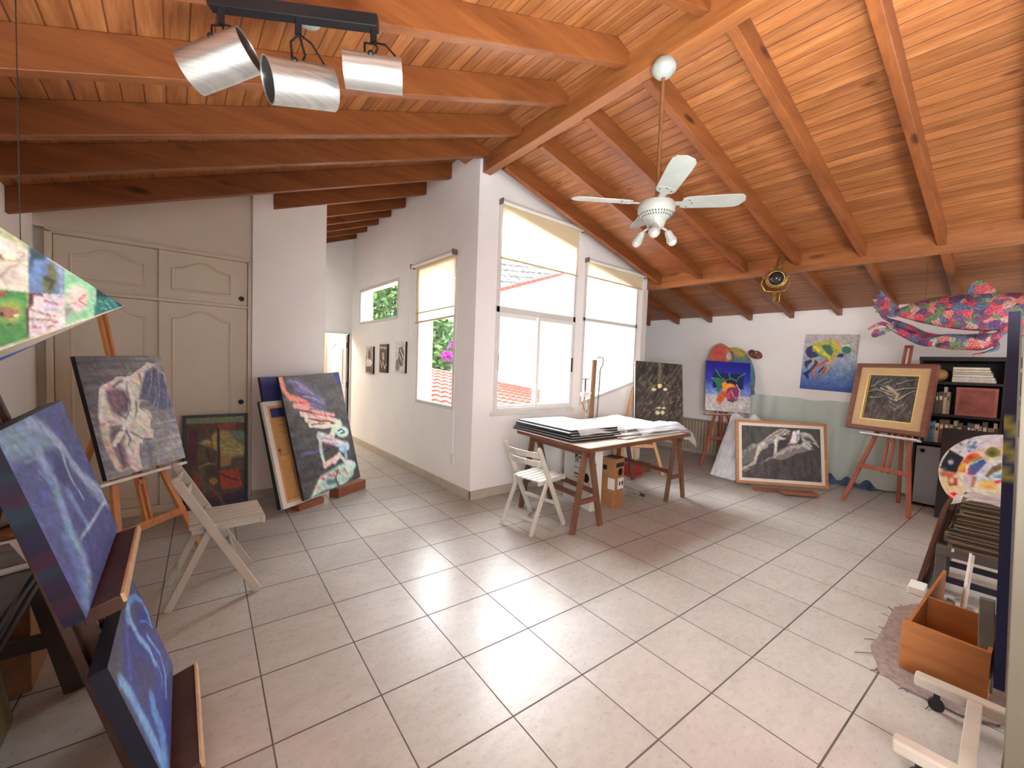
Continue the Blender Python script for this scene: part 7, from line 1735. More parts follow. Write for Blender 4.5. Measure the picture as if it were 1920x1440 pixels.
# radiator and cloth along the right wall
ra = thing('radiator', 'old panel radiator low on the right wall behind the brown easel', 'radiator', (4.82, -0.35, 0.08))
RADM = plain((170, 154, 134), 0.5, 0, 0.05, 5, name='aged_radiator_paint')
m = MB()
for k in range(20):
    y = -0.92 + k * 0.058; m.box((4.78, y, 0.08), (4.86, y + 0.046, 0.60))
m.box((4.80, -0.93, 0.10), (4.84, 0.24, 0.14)); m.box((4.80, -0.93, 0.54), (4.84, 0.24, 0.58)); m.build('panel', RADM, ra, world=True, bevel=0.006)
m = MB(); m.box((4.775, -0.93, 0.605), (4.885, 0.25, 0.625)); m.build('top_grille', RADM, ra, world=True, bevel=0.003)
m = MB(); m.tube([(4.83, -0.95, 0.12), (4.83, -1.02, 0.12), (4.83, -1.02, 0.0)], 0.012, 8); m.build('pipe', RADM, ra, world=True, smooth=True)
CLOTH = fabric_mat('pale_green_dust_sheet', (206, 218, 208), 0.0, 0.1)
def sheet(u, v):
    y = -0.90 - 1.98 * u; zz = (1.155 - 0.03 * u) * (1 - v)
    if 0.35 < u < 0.55: zz -= 0.02 * math.sin((u - .35) / .2 * PI) * (1 - v)
    x = 4.874 - 0.028 - 0.018 * math.sin(u * 31 + 1.5 * math.sin(3 * v)) * (0.3 + v) - 0.010 * math.sin(u * 63 + 2 * v) - 0.012 * crumple(u * 2, v * 2, 3) - 0.05 * v * v - 0.14 * max(0, v - 0.85)
    return (x, y, max(zz, 0.008 + 0.01 * u))
o = cloth_grid(sheet, 120, 36).build('dust_sheet', CLOTH, smooth=True); tag(o, 'pale green grey cloth sheet hung along the lower right wall behind the framed drawing', 'cloth')
def tarp(u, v): return (4.74 - 0.13 * v + 0.02 * math.sin(23 * u), -2.02 - 0.55 * u, 0.10 * (1 - v) * (0.6 + 0.4 * math.sin(17 * u)) + 0.012)
o = cloth_grid(tarp, 40, 10).build('blue_tarp', plain((70, 96, 140), 0.4, 0, 0.3, 14), smooth=True); tag(o, 'crumpled blue plastic tarp on the floor at the foot of the pale green cloth', 'tarp')

# easel with the rippled painting
easel('red brown easel with white ledge, holding the thickly framed rippled painting', REDW, (3.771, -2.43, 0), (3.616, -3.025, 0), 167, 13, 1.94, 0.46, 0.86, 0.52, plain((232, 230, 226), 0.5, name='white_ledge'), lean=0.25, apex=1.45, wmast=0.075, back=0.08)
BRF = wood('brown_moulded_frame', (104, 62, 46), (138, 88, 68), 'X', 1.2, 0.45)
LINER = plain((206, 176, 128), 0.5, 0, 0.05, 30, name='gold_beige_liner')
GILT = plain((236, 208, 130), 0.35, 0.3, 0.05, name='gilt_lip')
framed('dark rippled water painting in thick brown and beige frame on the easel', 'painting', 'ripple', (3.978, -2.735, 1.268), 167, 13, -0.1, 0.740, 0.815, 0.048, BRF, 0.085, LINER, 0.075, name='framed_painting', lip=GILT)

# bookcase, fridge, books
BK = plain((34, 24, 22), 0.5, 0, 0.15, 6, name='black_brown_bookcase')
bk = thing('bookcase', 'black brown bookcase full of books at the right wall', 'bookcase', (4.6, -3.6, 0))
Y0, Y1, XF, XK = -4.45, -2.93, 4.36, 4.86
for nm, a, b in (('side_panel', (XF, Y1 - 0.025, 0), (XK, Y1, 1.76)), ('side_panel', (XF, Y0, 0), (XK, Y0 + .025, 1.76)), ('back_panel', (XK - 0.012, Y0 + .02, 0), (XK, Y1 - .02, 1.75)), ('top_board', (XF - .005, Y0 - .005, 1.715), (XK, Y1 + .005, 1.76)), ('shelf', (XF, Y0 + .02, 1.445), (XK - .01, Y1 - .02, 1.475)), ('shelf', (XF, Y0 + .02, 1.075), (XK - .01, Y1 - .02, 1.105)), ('shelf', (XF, Y0 + .02, 0.735), (XK - .01, Y1 - .02, 0.765)), ('divider', (XF + .01, -3.60, 0.765), (XK - .01, -3.58, 1.715))):
    m = MB(); m.box(a, b); m.build(nm, BK, bk, world=True, bevel=0.003)
fr_ = thing('small_fridge', 'small grey fridge in the bottom bay of the bookcase', 'fridge', (4.6, -3.2, 0))
FRM = plain((150, 156, 164), 0.4, 0.2, 0.04, 4, name='grey_fridge_door')
m = MB(); m.box((4.40, -3.44, 0.02), (4.80, -2.965, 0.70)); m.build('cabinet', plain((60, 62, 66), 0.5), fr_, world=True, bevel=0.004)
m = MB(); m.box((4.335, -3.44, 0.035), (4.395, -2.965, 0.715)); d2 = m.build('door', FRM, fr_, world=True, bevel=0.008)
m = MB(); m.lathe([(0.028, 0), (0.028, 0.004), (0.018, 0.004), (0.016, -0.002), (0, -0.002)], 18, (4.335, -3.02, 0.66), (-1, 0, 0)); m.build('grip', plain((110, 114, 120), 0.4), d2, world=True)
rs = random.Random(21)
CO = [(86, 66, 48), (196, 186, 160), (110, 100, 76), (212, 206, 190), (70, 54, 44), (168, 158, 130), (130, 92, 66), (60, 62, 70), (150, 140, 120), (96, 84, 66), (180, 170, 146)]
cname = {(86, 66, 48): 'brown', (196, 186, 160): 'cream', (110, 100, 76): 'olive', (212, 206, 190): 'off-white', (70, 54, 44): 'dark brown', (168, 158, 130): 'beige', (130, 92, 66): 'tan', (60, 62, 70): 'slate', (150, 140, 120): 'grey beige', (96, 84, 66): 'drab', (180, 170, 146): 'sand', (126, 176, 200): 'light blue', (90, 140, 170): 'mid blue', (226, 222, 212): 'white', (70, 110, 130): 'teal'}
ordn = ['first', 'second', 'third', 'fourth', 'fifth', 'sixth', 'seventh', 'eighth', 'ninth', 'tenth', 'eleventh', 'twelfth', 'thirteenth', 'fourteenth', 'fifteenth', 'sixteenth', 'seventeenth', 'eighteenth', 'nineteenth', 'twentieth', 'twenty-first', 'twenty-second', 'twenty-third', 'twenty-fourth']
PG = plain((222, 214, 192), 0.8, name='page_block')
def book(label, y, z, wd_, h, dp, col, group, lean=0.0, flat=False):
    t = thing('book', label, 'book', (4.40, y, z), Matrix.Rotation(math.radians(lean), 3, 'X'), group)
    cm = plain(col, 0.6, 0, 0.15, 30)
    if flat:
        m = MB(); m.box((0, 0, 0), (dp, -wd_, h)); m.build('cover', cm, t, bevel=0.002)
        m = MB(); m.box((-0.001, -0.004, 0.003), (dp - .004, -wd_ + .004, h - .003)); m.build('pages', PG if sum(col) < 420 else cm, t)
    else:
        m = MB(); m.box((0, 0, 0), (dp, -wd_ + .0006, h)); m.build('cover', cm, t, bevel=0.0015)
        if wd_ > 0.018:
            m = MB(); m.box((-0.0008, -wd_ * .2, h * .62), (0.001, -wd_ * .8, h * .80)); m.build('spine_label', PG if sum(col) < 360 else plain((90, 60, 50), 0.6), t)
    return t
# lowest shelf, upright row
y = -2.965; k = 0
blue = {2, 3, 4}
while y > -3.575:
    w_ = rs.uniform(0.018, 0.04); h = rs.uniform(0.22, 0.29)
    col = (126, 176, 200) if k in (2, 4) else (90, 140, 170) if k == 3 else (70, 110, 130) if k == 12 else rs.choice(CO)
    book('%s upright book on the lowest visible shelf, %s from its left end' % (cname[col], ordn[k]), y, 0.766, w_, h, 0.2, col, 'books on the lowest visible shelf'); y -= w_ + 0.001; k += 1
# middle shelf: upright books left, framed pink picture
y = -2.965; k = 0
while y > -3.20:
    w_ = rs.uniform(0.02, 0.045); h = rs.uniform(0.24, 0.31); col = rs.choice(CO)
    book('%s upright book on the middle shelf left of the reddish panel, %s from the left' % (cname[col], ordn[k]), y, 1.106, w_, h, 0.2, col, 'books on the middle shelf'); y -= w_ + 0.001; k += 1
rp = thing('reddish_panel', 'square dusty red painted panel standing on the middle shelf of the bookcase', 'painting', (4.37, -3.245, 1.106))
m = MB(); m.box((0, 0, 0), (0.02, -0.31, 0.315)); m.build('board', plain((150, 84, 74), 0.6, 0, 0.25, 9, name='dusty_red_paint'), rp, bevel=0.003)
m, inn = ring_frame([(0, 0), (-0.31, 0), (-0.31, 0.315), (0, 0.315)], 0.025, lambda a, z_, d: (d, a, z_), -0.004, 0.0); m.build('border', plain((160, 96, 80), 0.6, 0, 0.15, 12), rp)
# top shelf: flat stacks
z = 1.476; k = 0
for h, col in ((0.03, (226, 222, 212)), (0.028, (212, 206, 190)), (0.03, (60, 62, 70)), (0.022, (196, 186, 160)), (0.026, (110, 100, 76)), (0.03, (130, 92, 66))):
    book('%s book lying flat on the top shelf, %s up in its pile' % (cname[col], ordn[k]), -3.20, z, 0.33 - 0.01 * k, h, 0.22, col, 'flat books on the top shelf', flat=True); z += h + 0.001; k += 1
m = MB(); m.sphere((4.46, -3.08, 1.552), 0.08, 14, 9, 0.8, 1.15, 0.95)
o = m.build('straw_basket', wood('straw_weave', (130, 92, 44), (186, 146, 84), 'Y', 3.0, 0.7), smooth=True); tag(o, 'rumpled straw coloured bundle on the left of the top shelf of the bookcase', 'basket')
y = -3.615
for k, (w_, h, col) in enumerate([(0.03, 0.2, (130, 92, 66)), (0.035, 0.19, (110, 100, 76)), (0.03, 0.21, (70, 54, 44))]):
    book('%s upright book right of the divider on the top shelf, %s from it' % (cname[col], ordn[k]), y, 1.476, w_, h, 0.2, col, 'books right of the divider, top shelf'); y -= w_ + .002
y = -3.615
for k, (w_, h, col) in enumerate([(0.035, 0.26, (130, 72, 46)), (0.03, 0.27, (96, 84, 66)), (0.03, 0.25, (180, 170, 146))]):
    cname.setdefault(col, 'rust')
    book('%s upright book right of the divider on the middle shelf, %s from it' % (cname[col], ordn[k]), y, 1.106, w_, h, 0.2, col, 'books right of the divider, middle shelf'); y -= w_ + .002
y = -3.615
for k, (w_, h, col) in enumerate([(0.03, 0.24, (212, 206, 190)), (0.03, 0.23, (110, 100, 76)), (0.028, 0.22, (130, 92, 66)), (0.03, 0.24, (60, 62, 70))]):
    book('%s upright book right of the divider on the lowest visible shelf, %s from it' % (cname[col], ordn[k]), y, 0.766, w_, h, 0.2, col, 'books right of the divider, lowest shelf'); y -= w_ + .002

# round collage on its dark board
rd = thing('collage_panel', 'dark rectangular board with a round wheel of small paintings, leaning before the fridge', 'painting', (3.9, -3.63, 0.0), Matrix.Rotation(math.atan(0.13), 3, 'Y'))
m = MB(); m.box((0.0, -0.5, 0.012), (0.022, 0.44, 0.985)); m.build('board', plain((34, 28, 30), 0.6, 0, 0.2, 8, name='dark_board'), rd, bevel=0.003)
vs = [(-0.006, 0, 0.53)]; uv = [(0.5, 0.5)]; fs = []; nr, na = 46, 120
for i in range(1, nr + 1):
    for k in range(na):
        a = 2 * PI * k / na; r_ = 0.44 * i / nr
        vs.append((-0.006, r_ * math.cos(a), 0.53 + r_ * math.sin(a))); uv.append((0.5 - r_ * math.cos(a) / 0.88, 0.5 - r_ * math.sin(a) / 0.88))
for k in range(na): fs.append((0, 1 + k, 1 + (k + 1) % na))
for i in range(nr - 1):
    for k in range(na):
        a = 1 + i * na + k; b = 1 + i * na + (k + 1) % na; fs.append((a, b, b + na, a + na))
o0 = len(vs)
for k in range(na): a = 2 * PI * k / na; vs.append((0.0, 0.44 * math.cos(a), 0.53 + 0.44 * math.sin(a))); uv.append((0, 0))
for k in range(na): a = 1 + (nr - 1) * na + k; b = 1 + (nr - 1) * na + (k + 1) % na; fs.append((a, b, o0 + (k + 1) % na, o0 + k))
me = bpy.data.meshes.new('painted_disc'); me.from_pydata(vs, [], fs); me.materials.append(PAINTMAT); uv = np.array(uv); set_paint(me, paint_at(PAINT['wheel'], uv[:, 0], uv[:, 1], 1.05))
ob = bpy.data.objects.new('painted_disc', me); COL.objects.link(ob); ob.parent = rd

# stool with stacked folders
GREYP = plain((92, 86, 82), 0.6, 0, 0.1, 9, name='grey_paint')
st = thing('low_rack', 'low grey wooden rack carrying the pile of brown folders, right foreground', 'rack', (1.85, -3.62, 0))
for x, y_ in ((1.66, -3.41), (2.05, -3.41), (1.66, -3.95), (2.05, -3.95)):
    m = MB(); m.box((x - .025, y_ - .025, 0), (x + .025, y_ + .025, 0.30)); m.build('leg', GREYP, st, world=True, bevel=0.003)
m = MB(); m.box((1.63, -3.98, 0.285), (2.08, -3.385, 0.345)); m.build('top_frame', GREYP, st, world=True, bevel=0.004)
for x in (1.655, 2.03):
    m = MB(); m.box((x, -3.95, 0.10), (x + .025, -3.41, 0.14)); m.build('rail', plain((44, 42, 60), 0.5), st, world=True, bevel=0.003)
for y_ in (-3.46, -3.54, -3.68):
    m = MB(); m.box((1.612, y_ - .012, 0.333), (1.632, y_, 0.352)); m.build('white_peg', WHITEP, st, world=True)
z = 0.346; rs = random.Random(8)
FC = [((112, 94, 70), 'brown'), ((92, 80, 64), 'dark brown'), ((128, 112, 86), 'tan'), ((84, 76, 66), 'grey brown'), ((120, 104, 80), 'light brown'), ((100, 86, 66), 'drab brown')]
for k in range(11):
    h = 0.055 if k == 0 else rs.uniform(0.018, 0.036); col, cn = FC[k % 6]
    fo = thing('folder', '%s cardboard folder in the pile on the low grey rack, %s from the bottom' % (cn, ordn[k]), 'folder', (1.84 + 0.028 * k * 0.35, -3.68 + rs.uniform(-.01, .01), z), Matrix.Rotation(math.radians(rs.uniform(-4, 3)), 3, 'Z'), 'brown folders piled on the rack')
    m = MB(); m.box((-0.2, -0.3, 0), (0.2, 0.255 - 0.005 * k, h * .28)); m.box((-0.2, -0.3, h * .72), (0.2, 0.255 - 0.005 * k, h * .96)); m.box((0.18, -0.3, 0), (0.2, 0.25 - 0.005 * k, h * .96)); m.build('cover', plain(col, 0.75, 0, 0.12, 10), fo, bevel=0.002)
    m = MB(); m.box((-0.19, -0.29, h * .28), (0.18, 0.235 - 0.005 * k, h * .72)); m.build('sheets', plain((64, 56, 48), 0.8), fo)
    z += h + 0.0005
def film2(u, v): return (1.72 + 0.36 * u, -3.43 - 0.45 * v, z + 0.016 + 0.014 * crumple(u, v, 4) - (0.05 * (0.2 - v) / 0.2 if v < 0.2 else 0))
o = cloth_grid(film2, 24, 24).build('plastic_sleeve', PLASTIC, smooth=True); tag(o, 'crumpled clear plastic sleeve on top of the brown folder pile', 'plastic sheet')

# frames leaning on the rack, drawer, scraps
for k, (lb, c_, dx) in enumerate((('dark brown picture frame leaning on the rack, nearer the passage of floor', (96, 62, 44), 0.0), ('darker brown picture frame leaning behind the other one on the rack', (62, 36, 28), 0.05))):
    m, inn = ring_frame([(0, 0), (0.46, 0), (0.46, 0.60), (0, 0.60)], 0.05, lambda a, z_, d: (1.70 + 0.06 * k + a, -3.29 - 0.16 * z_ - d - 0.005 - 0.03 * k, z_ * 0.98), 0.0, 0.026)
    o = m.build('picture_frame', plain(c_, 0.5, 0, 0.15, 12), bevel=0.003); tag(o, lb, 'frame')
m = MB(); m.box((1.50, -3.36, 0), (1.66, -3.275, 0.05)); o = m.build('white_block', WHITEP, bevel=0.004); tag(o, 'small white foam block on the floor at the foot of the leaning picture frames', 'block')
DR = wood('orange_drawer_board', (150, 92, 46), (182, 120, 66), 'Y', 0.9, 0.5)
dr_ = thing('drawer', 'empty orange brown wooden drawer on the floor, right foreground', 'drawer', (0.42, -3.39, 0.012), Matrix.Rotation(math.radians(-3), 3, 'Z'))
for nm, a, b in (('front_panel', (0, -0.285, 0), (0.02, 0.015, 0.25)), ('back_panel', (0.44, -0.285, 0), (0.455, 0, 0.245)), ('side_panel', (0.015, -0.015, 0), (1.0, 0, 0.245)), ('side_panel', (0.015, -0.285, 0), (0.46, -0.27, 0.245)), ('bottom_board', (0.015, -0.28, 0.01), (0.445, -0.01, 0.02))):
    m = MB(); m.box(a, b); m.build(nm, DR, dr_, bevel=0.002)
m = MB(); m.hexa([(0.50, -3.66, 0.04), (0.56, -3.70, 0.04), (0.66, -3.715, 0.04), (0.62, -3.67, 0.04), (0.53, -3.635, 0.46), (0.57, -3.67, 0.46), (0.68, -3.685, 0.46), (0.64, -3.64, 0.46)]); 
m = MB(); m.bar((0.49, -3.665, 0.045), (0.56, -3.645, 0.45), 0.05, 0.07, (1, 0, 0)); o = m.build('grey_slab', plain((108, 108, 100), 0.6, 0, 0.15, 9), bevel=0.003); tag(o, 'grey green slab standing upright in the orange drawer', 'slab')
m = MB(); m.bar((1.02, -3.60, 0.10), (1.52, -3.56, 0.44), 0.022, 0.03); 
o = MB().tube([(1.10, -3.545, 0.014), (1.58, -3.555, 0.35)], 0.013, 8).build('white_stick', plain((200, 194, 184), 0.5)); tag(o, 'pale stick leaning on the low rack behind the drawer', 'stick')
rug = MB(); n = 40; ring = []
rs = random.Random(2)
for k in range(n):
    a = 2 * PI * k / n
    x = 0.80 + 0.56 * math.copysign(abs(math.cos(a)) ** 0.6, math.cos(a)); y_ = -3.52 + 0.27 * math.copysign(abs(math.sin(a)) ** 0.6, math.sin(a))
    ring.append((x + rs.uniform(-.012, .012), y_ + rs.uniform(-.012, .012), 0.001))
rug.prism(ring, (0, 0, 0.010))
rg = rug.build('floor_mat', plain((138, 120, 114), 0.95, 0, 0.2, 40, bump=0.4, name='worn_grey_mat')); tag(rg, 'worn grey brown mat with frayed edge under the orange drawer', 'mat')
m = MB()
for k in range(34):
    j = rs.randrange(n); p = V(ring[j]); d_ = (p - V((0.74, -3.52, 0))).normalized(); q = p + d_ * rs.uniform(0.02, 0.07) + V((rs.uniform(-.02, .02), rs.uniform(-.02, .02), 0)); m.tube([p + V((0, 0, .004)), (p + q) / 2 + V((0.006, -.004, 0.005)), q + V((0, 0, 0.003))], 0.0018, 5)
fz = m.build('frayed_threads', plain((70, 60, 58), 0.9), rg); fz['kind'] = 'stuff'
rs = random.Random(14)
JC = [((60, 62, 60), 'dark grey tin'), ((176, 178, 168), 'pale tin'), ((64, 40, 36), 'brown bottle'), ((150, 140, 120), 'beige jar'), ((40, 40, 46), 'black bottle'), ((120, 60, 54), 'red brown tin'), ((100, 110, 100), 'green grey jar')]
for k, (c_, nm) in enumerate(JC):
    x, y_ = 0.99 + 0.075 * k, -3.48 - 0.09 * (k % 3); hh = 0.07 + 0.05 * rs.random(); r_ = 0.026 + 0.006 * rs.random()
    jt = thing('paint_pot', '%s of paint on the floor between the drawer and the low rack' % nm, 'paint pot', (x, y_, 0.012 if x < 1.38 else 0.0), None, 'paint pots behind the drawer')
    m = MB(); m.lathe([(r_, 0), (r_, hh * .8), (r_ * .8, hh * .86), (r_ * .8, hh)], 16); m.build('pot', plain(c_, 0.5), jt, smooth=True)
    m = MB(); m.lathe([(r_ * .85, hh), (r_ * .85, hh + .012), (0, hh + .012)], 16); m.build('lid', plain((170, 168, 160), 0.4), jt, smooth=True)

# white studio easel base with casters, edge-on canvas, plain panel
EWH = plain((178, 168, 154), 0.5, 0, 0.06, 7, name='white_easel_paint')
se = thing('studio_easel', 'white wooden studio easel base on black casters, bottom right corner', 'easel', (-0.07, -3.7, 0))
for x in (0.20, -0.34):
    m = MB(); m.box((x - .03, -4.35, 0.085), (x + .03, -3.455, 0.135)); m.build('runner', EWH, se, world=True, bevel=0.01, seg=3)
    m = MB(); m.tube([(x - .01, -3.53, 0.027), (x + .01, -3.53, 0.027)], 0.027, 14); m.box((x - .014, -3.54, 0.03), (x + .014, -3.52, 0.086)); m.build('caster', BLACK, se, world=True)
    m = MB(); m.tube([(x - .012, -4.28, 0.034), (x + .012, -4.28, 0.034)], 0.034, 14); m.box((x - .016, -4.295, 0.03), (x + .016, -4.265, 0.086)); m.build('caster', BLACK, se, world=True)
m = MB(); m.box((-0.34, -3.665, 0.09), (0.20, -3.62, 0.13)); m.build('crossbar', EWH, se, world=True, bevel=0.004)
for y_ in (-3.85, -4.15):
    m = MB(); m.box((0.17, y_ - .025, 0.13), (0.22, y_ + .025, 1.9)); m.build('upright', EWH, se, world=True, bevel=0.004)
cv_ = thing('tall_canvas', 'tall dark blue canvas seen edge-on with yellow strokes on its side, right edge', 'canvas', (0.35, -3.70, 0.137))
n = 60; vs = []; fs = []; cols = []
for k in range(n + 1):
    f = k / n; zz = 1.665 * f; y_ = 0.013 + 0.058 * f
    for j, yy in enumerate((y_, y_ - 0.034)):
        vs.append((0, yy, zz))
        c_ = (22, 26, 66)
        s = 0.63 + 0.03 * (j * 2 - 1)
        if 0.56 < f < 0.72:
            w = math.sin((f - 0.56) / 0.16 * 5 * PI + j * 1.6)
            c_ = (150, 150, 66) if w > 0.2 else (40, 96, 84) if w > -0.3 else (24, 40, 90)
        cols.append(lin(c_)[:3])
for k in range(n): fs.append((2 * k, 2 * k + 1, 2 * k + 3, 2 * k + 2))
me = bpy.data.meshes.new('painted_edge'); me.from_pydata(vs, [], fs); me.materials.append(PAINTMAT); set_paint(me, np.array(cols)); ob = bpy.data.objects.new('painted_edge', me); COL.objects.link(ob); ob.parent = cv_
m = MB(); m.hexa([(0.001, -0.021, 0), (0.85, -0.031, 0), (0.85, 0.003, 0), (0.001, 0.013, 0), (0.001, 0.037, 1.665), (0.85, 0.027, 1.665), (0.85, 0.061, 1.665), (0.001, 0.071, 1.665)]); m.build('canvas_body', plain((70, 64, 58), 0.7), cv_)
pp = thing('plain_panel', 'large plain grey beige panel leaning at the right edge, nearest object there', 'panel', (-0.42, -3.72, 0))
m = MB(); m.hexa([(-0.42, -3.727, 0), (-0.42, -4.9, 0), (-0.39, -4.9, 0), (-0.39, -3.727, 0), (-0.42, -3.672, 1.75), (-0.42, -4.9, 1.75), (-0.39, -4.9, 1.75), (-0.39, -3.672, 1.75)]); m.build('board', plain((92, 84, 68), 0.7, 0, 0.04, 5, name='grey_beige_board'), pp, world=True, bevel=0.003)
m = MB(); m.box((-0.388, -4.8, 0.1), (-0.36, -4.74, 1.6)); m.build('batten', STRW, pp, world=True)
SKY, SUN, UP_FILL, EXPO, FRONT = 4, 13, 180, 1.25, 45
# ------------------------------------------------------------------ hanging things
FANW = plain((150, 150, 140), 0.4, 0, 0.06, 8, name='aged_white_enamel')
fan = thing('ceiling_fan', 'white four-bladed ceiling fan with three small lamps, hanging from the ridge beam', 'fan', (-0.005, -2.1, 3.485))
m = MB(); m.lathe([(0.0, 0), (0.062, 0), (0.078, -0.03), (0.076, -0.055), (0.05, -0.085), (0.03, -0.1), (0.0, -0.1)], 28); m.build('canopy', FANW, fan, smooth=True)
m = MB(); m.tube([(0, 0, -0.09), (0, 0, -0.90)], 0.012, 10); m.build('rod', plain((140, 96, 60), 0.4, 0.3, name='bronze_rod'), fan, smooth=True)
m = MB(); m.lathe([(0.0, -0.87), (0.03, -0.87), (0.045, -0.885), (0.11, -0.90), (0.118, -0.92), (0.118, -0.955), (0.10, -0.985), (0.07, -1.005), (0.06, -1.03), (0.052, -1.055), (0.03, -1.07), (0.0, -1.07)], 32); mo = m.build('motor', FANW, fan, smooth=True)
m = MB()
for k in range(36):
    a = 2 * PI * k / 36; m.bar((0.108 * math.cos(a), 0.108 * math.sin(a), -0.972), (0.088 * math.cos(a + .05), 0.088 * math.sin(a + .05), -0.993), 0.006, 0.004)
m.build('vents', BLACK, mo)
for a in (-133, -43, 47, 137):
    r_ = math.radians(a); Mx = Matrix.Translation((0, 0, -0.90)) @ Matrix.Rotation(r_, 4, 'Z') @ Matrix.Rotation(math.radians(-3.0), 4, 'Y') @ Matrix.Rotation(math.radians(-12), 4, 'X')
    out = [(0.16, -0.045), (0.19, -0.06), (0.45, -0.068), (0.52, -0.066), (0.545, -0.05), (0.555, -0.025), (0.565, 0.0), (0.555, 0.025), (0.545, 0.05), (0.52, 0.066), (0.45, 0.068), (0.19, 0.06), (0.16, 0.045)]
    m = MB(); m.prism([(x, y, -0.003) for x, y in out], (0, 0, 0.006)); m.xf(Mx); b = m.build('blade', FANW, fan)
    m = MB(); m.prism([(x, y, -0.007) for x, y in ((0.09, -0.02), (0.15, -0.018), (0.18, -0.045), (0.225, -0.05), (0.235, 0.0), (0.225, 0.05), (0.18, 0.045), (0.15, 0.018), (0.09, 0.02))], (0, 0, 0.004)); 
    m.xf(Mx); m.build('blade_iron', FANW, b)
    m = MB()
    for x, y in ((0.2, -0.035), (0.2, 0.035), (0.225, 0)): m.lathe([(0.004, 0), (0.004, -0.003), (0, -0.003)], 8, (x, y, -0.007))
    m.xf(Mx); m.build('screws', BLACK, b)
BULB = plain((170, 168, 160), 0.3, name='opal_bulb')
for a in (-150, -25, 95):
    r_ = math.radians(a); d = V((math.cos(r_), math.sin(r_), 0))
    p0 = d * 0.035 + V((0, 0, -1.045)); p1 = d * 0.075 + V((0, 0, -1.06)); p2 = d * 0.115 + V((0, 0, -1.115))
    ax = (d * 0.55 + V((0, 0, -0.85))).normalized()
    m = MB(); m.tube([p0, p1, d * .095 + V((0, 0, -1.075))], 0.008, 8); m.lathe([(0.0, -0.01), (0.018, -0.008), (0.024, 0.01), (0.028, 0.04), (0.036, 0.062), (0.030, 0.062), (0.0, 0.03)], 18, d * 0.095 + V((0, 0, -1.075)), ax); lp = m.build('lamp_holder', FANW, fan, smooth=True)
    c = d * 0.095 + V((0, 0, -1.075)) + ax * 0.068
    m = MB(); m.sphere(c, 0.03, 16, 10); m.build('bulb', BULB, lp, smooth=True)

BRASS = NT('aged_brass')
_co = BRASS.coord(); BRASS = BRASS.done(BRASS.ramp(BRASS.noise(_co, 26, 5), [(0.3, lin((96, 68, 34))), (0.7, lin((176, 138, 76)))]), 0.38, 0.75)
bl = thing('brass_spotlight', 'antique brass spotlight in a yoke hanging on the side of the purlin beam', 'lamp', (3.05, -1.79, 2.72))
cx = V((3.03, -1.797, 2.615)); fdir = V((-0.88, -0.40, -0.1)).normalized()
m = MB(); m.lathe([(0.0, -0.16), (0.07, -0.155), (0.095, -0.10), (0.10, 0.02), (0.112, 0.03), (0.112, 0.06), (0.09, 0.07), (0.085, 0.05), (0.0, 0.045)], 28, cx, fdir); m.build('housing', BRASS, bl, world=True, smooth=True)
m = MB(); m.sphere(cx + fdir * 0.035, 0.082, 20, 10); m.build('lens', plain((40, 42, 38), 0.08, 0, 0.2, 20, name='dark_lens'), bl, world=True, smooth=True)
m = MB(); m.box((2.99, -1.85, 2.70), (3.10, -1.74, 2.755)); m.build('vent_cap', BRASS, bl, world=True, bevel=0.01)
sd = fdir.cross(V((0, 0, 1))).normalized()
m = MB(); m.tube([cx + sd * 0.125 + V((0, 0, 0.02)), cx + sd * 0.14 + V((0, 0, -0.06)), cx + sd * 0.10 + V((0, 0, -0.14)), cx + V((0, 0, -0.155)), cx - sd * 0.10 + V((0, 0, -0.14)), cx - sd * 0.14 + V((0, 0, -0.06)), cx - sd * 0.125 + V((0, 0, 0.02))], 0.009, 8); m.build('yoke', BRASS, bl, world=True, smooth=True)
m = MB()
for s in (-1, 1): m.lathe([(0.016, 0), (0.016, 0.02), (0, 0.02)], 10, cx + sd * (0.115 * s) + V((0, 0, 0.02)), sd * s)
m.build('knob', BRASS, bl, world=True)
m = MB(); m.bar(cx + V((0, 0, -0.15)), cx + V((0.0, -0.01, -0.265)), 0.042, 0.05); m.tube([cx + sd * -0.05 + V((0, 0, -0.15)), cx + sd * -0.05 + V((0, 0, -0.27))], 0.007, 8); m.tube([cx + sd * -0.08 + V((0, 0, -0.27)), cx + sd * -0.02 + V((0, 0, -0.27))], 0.006, 8); m.build('spigot', BRASS, bl, world=True)
m = MB(); m.bar((3.06, -1.79, 2.745), (3.14, -1.79, 2.88), 0.03, 0.012, (0, 1, 0)); m.box((3.135, -1.82, 2.80), (3.15, -1.76, 2.90)); m.build('hanger', BRASS, bl, world=True)

# track with three aluminium cylinder spots
ALU = NT('brushed_aluminium')
_c = ALU.coord((1, 1, 40)); ALU = ALU.done(ALU.ramp(ALU.noise(_c, 3, 4), [(0.3, (0.42, 0.40, 0.36, 1)), (0.7, (0.60, 0.58, 0.53, 1))]), 0.32, 0.85)
tr = thing('track_light', 'black ceiling bar carrying three brushed aluminium cylinder spotlights', 'lamp', (-2.123, -1.978, 2.705))
m = MB(); m.bar((-2.370, -1.821, 2.710), (-1.891, -2.125, 2.710), 0.04, 0.045); m.build('bar', BLACK, tr, world=True, bevel=0.003)
m = MB(); m.lathe([(0.0, 0.0), (0.05, 0.0), (0.046, -0.022), (0.028, -0.034), (0, -0.034)], 24, (-2.06, -1.825, zl(-2.06) - 0.004)); m.build('rosette', FANW, tr, world=True, smooth=True)
m = MB(); m.tube([(-2.06, -1.825, zl(-2.06) - 0.03), (-2.075, -1.95, 2.72)], 0.009, 8); m.build('stem', BLACK, tr, world=True)
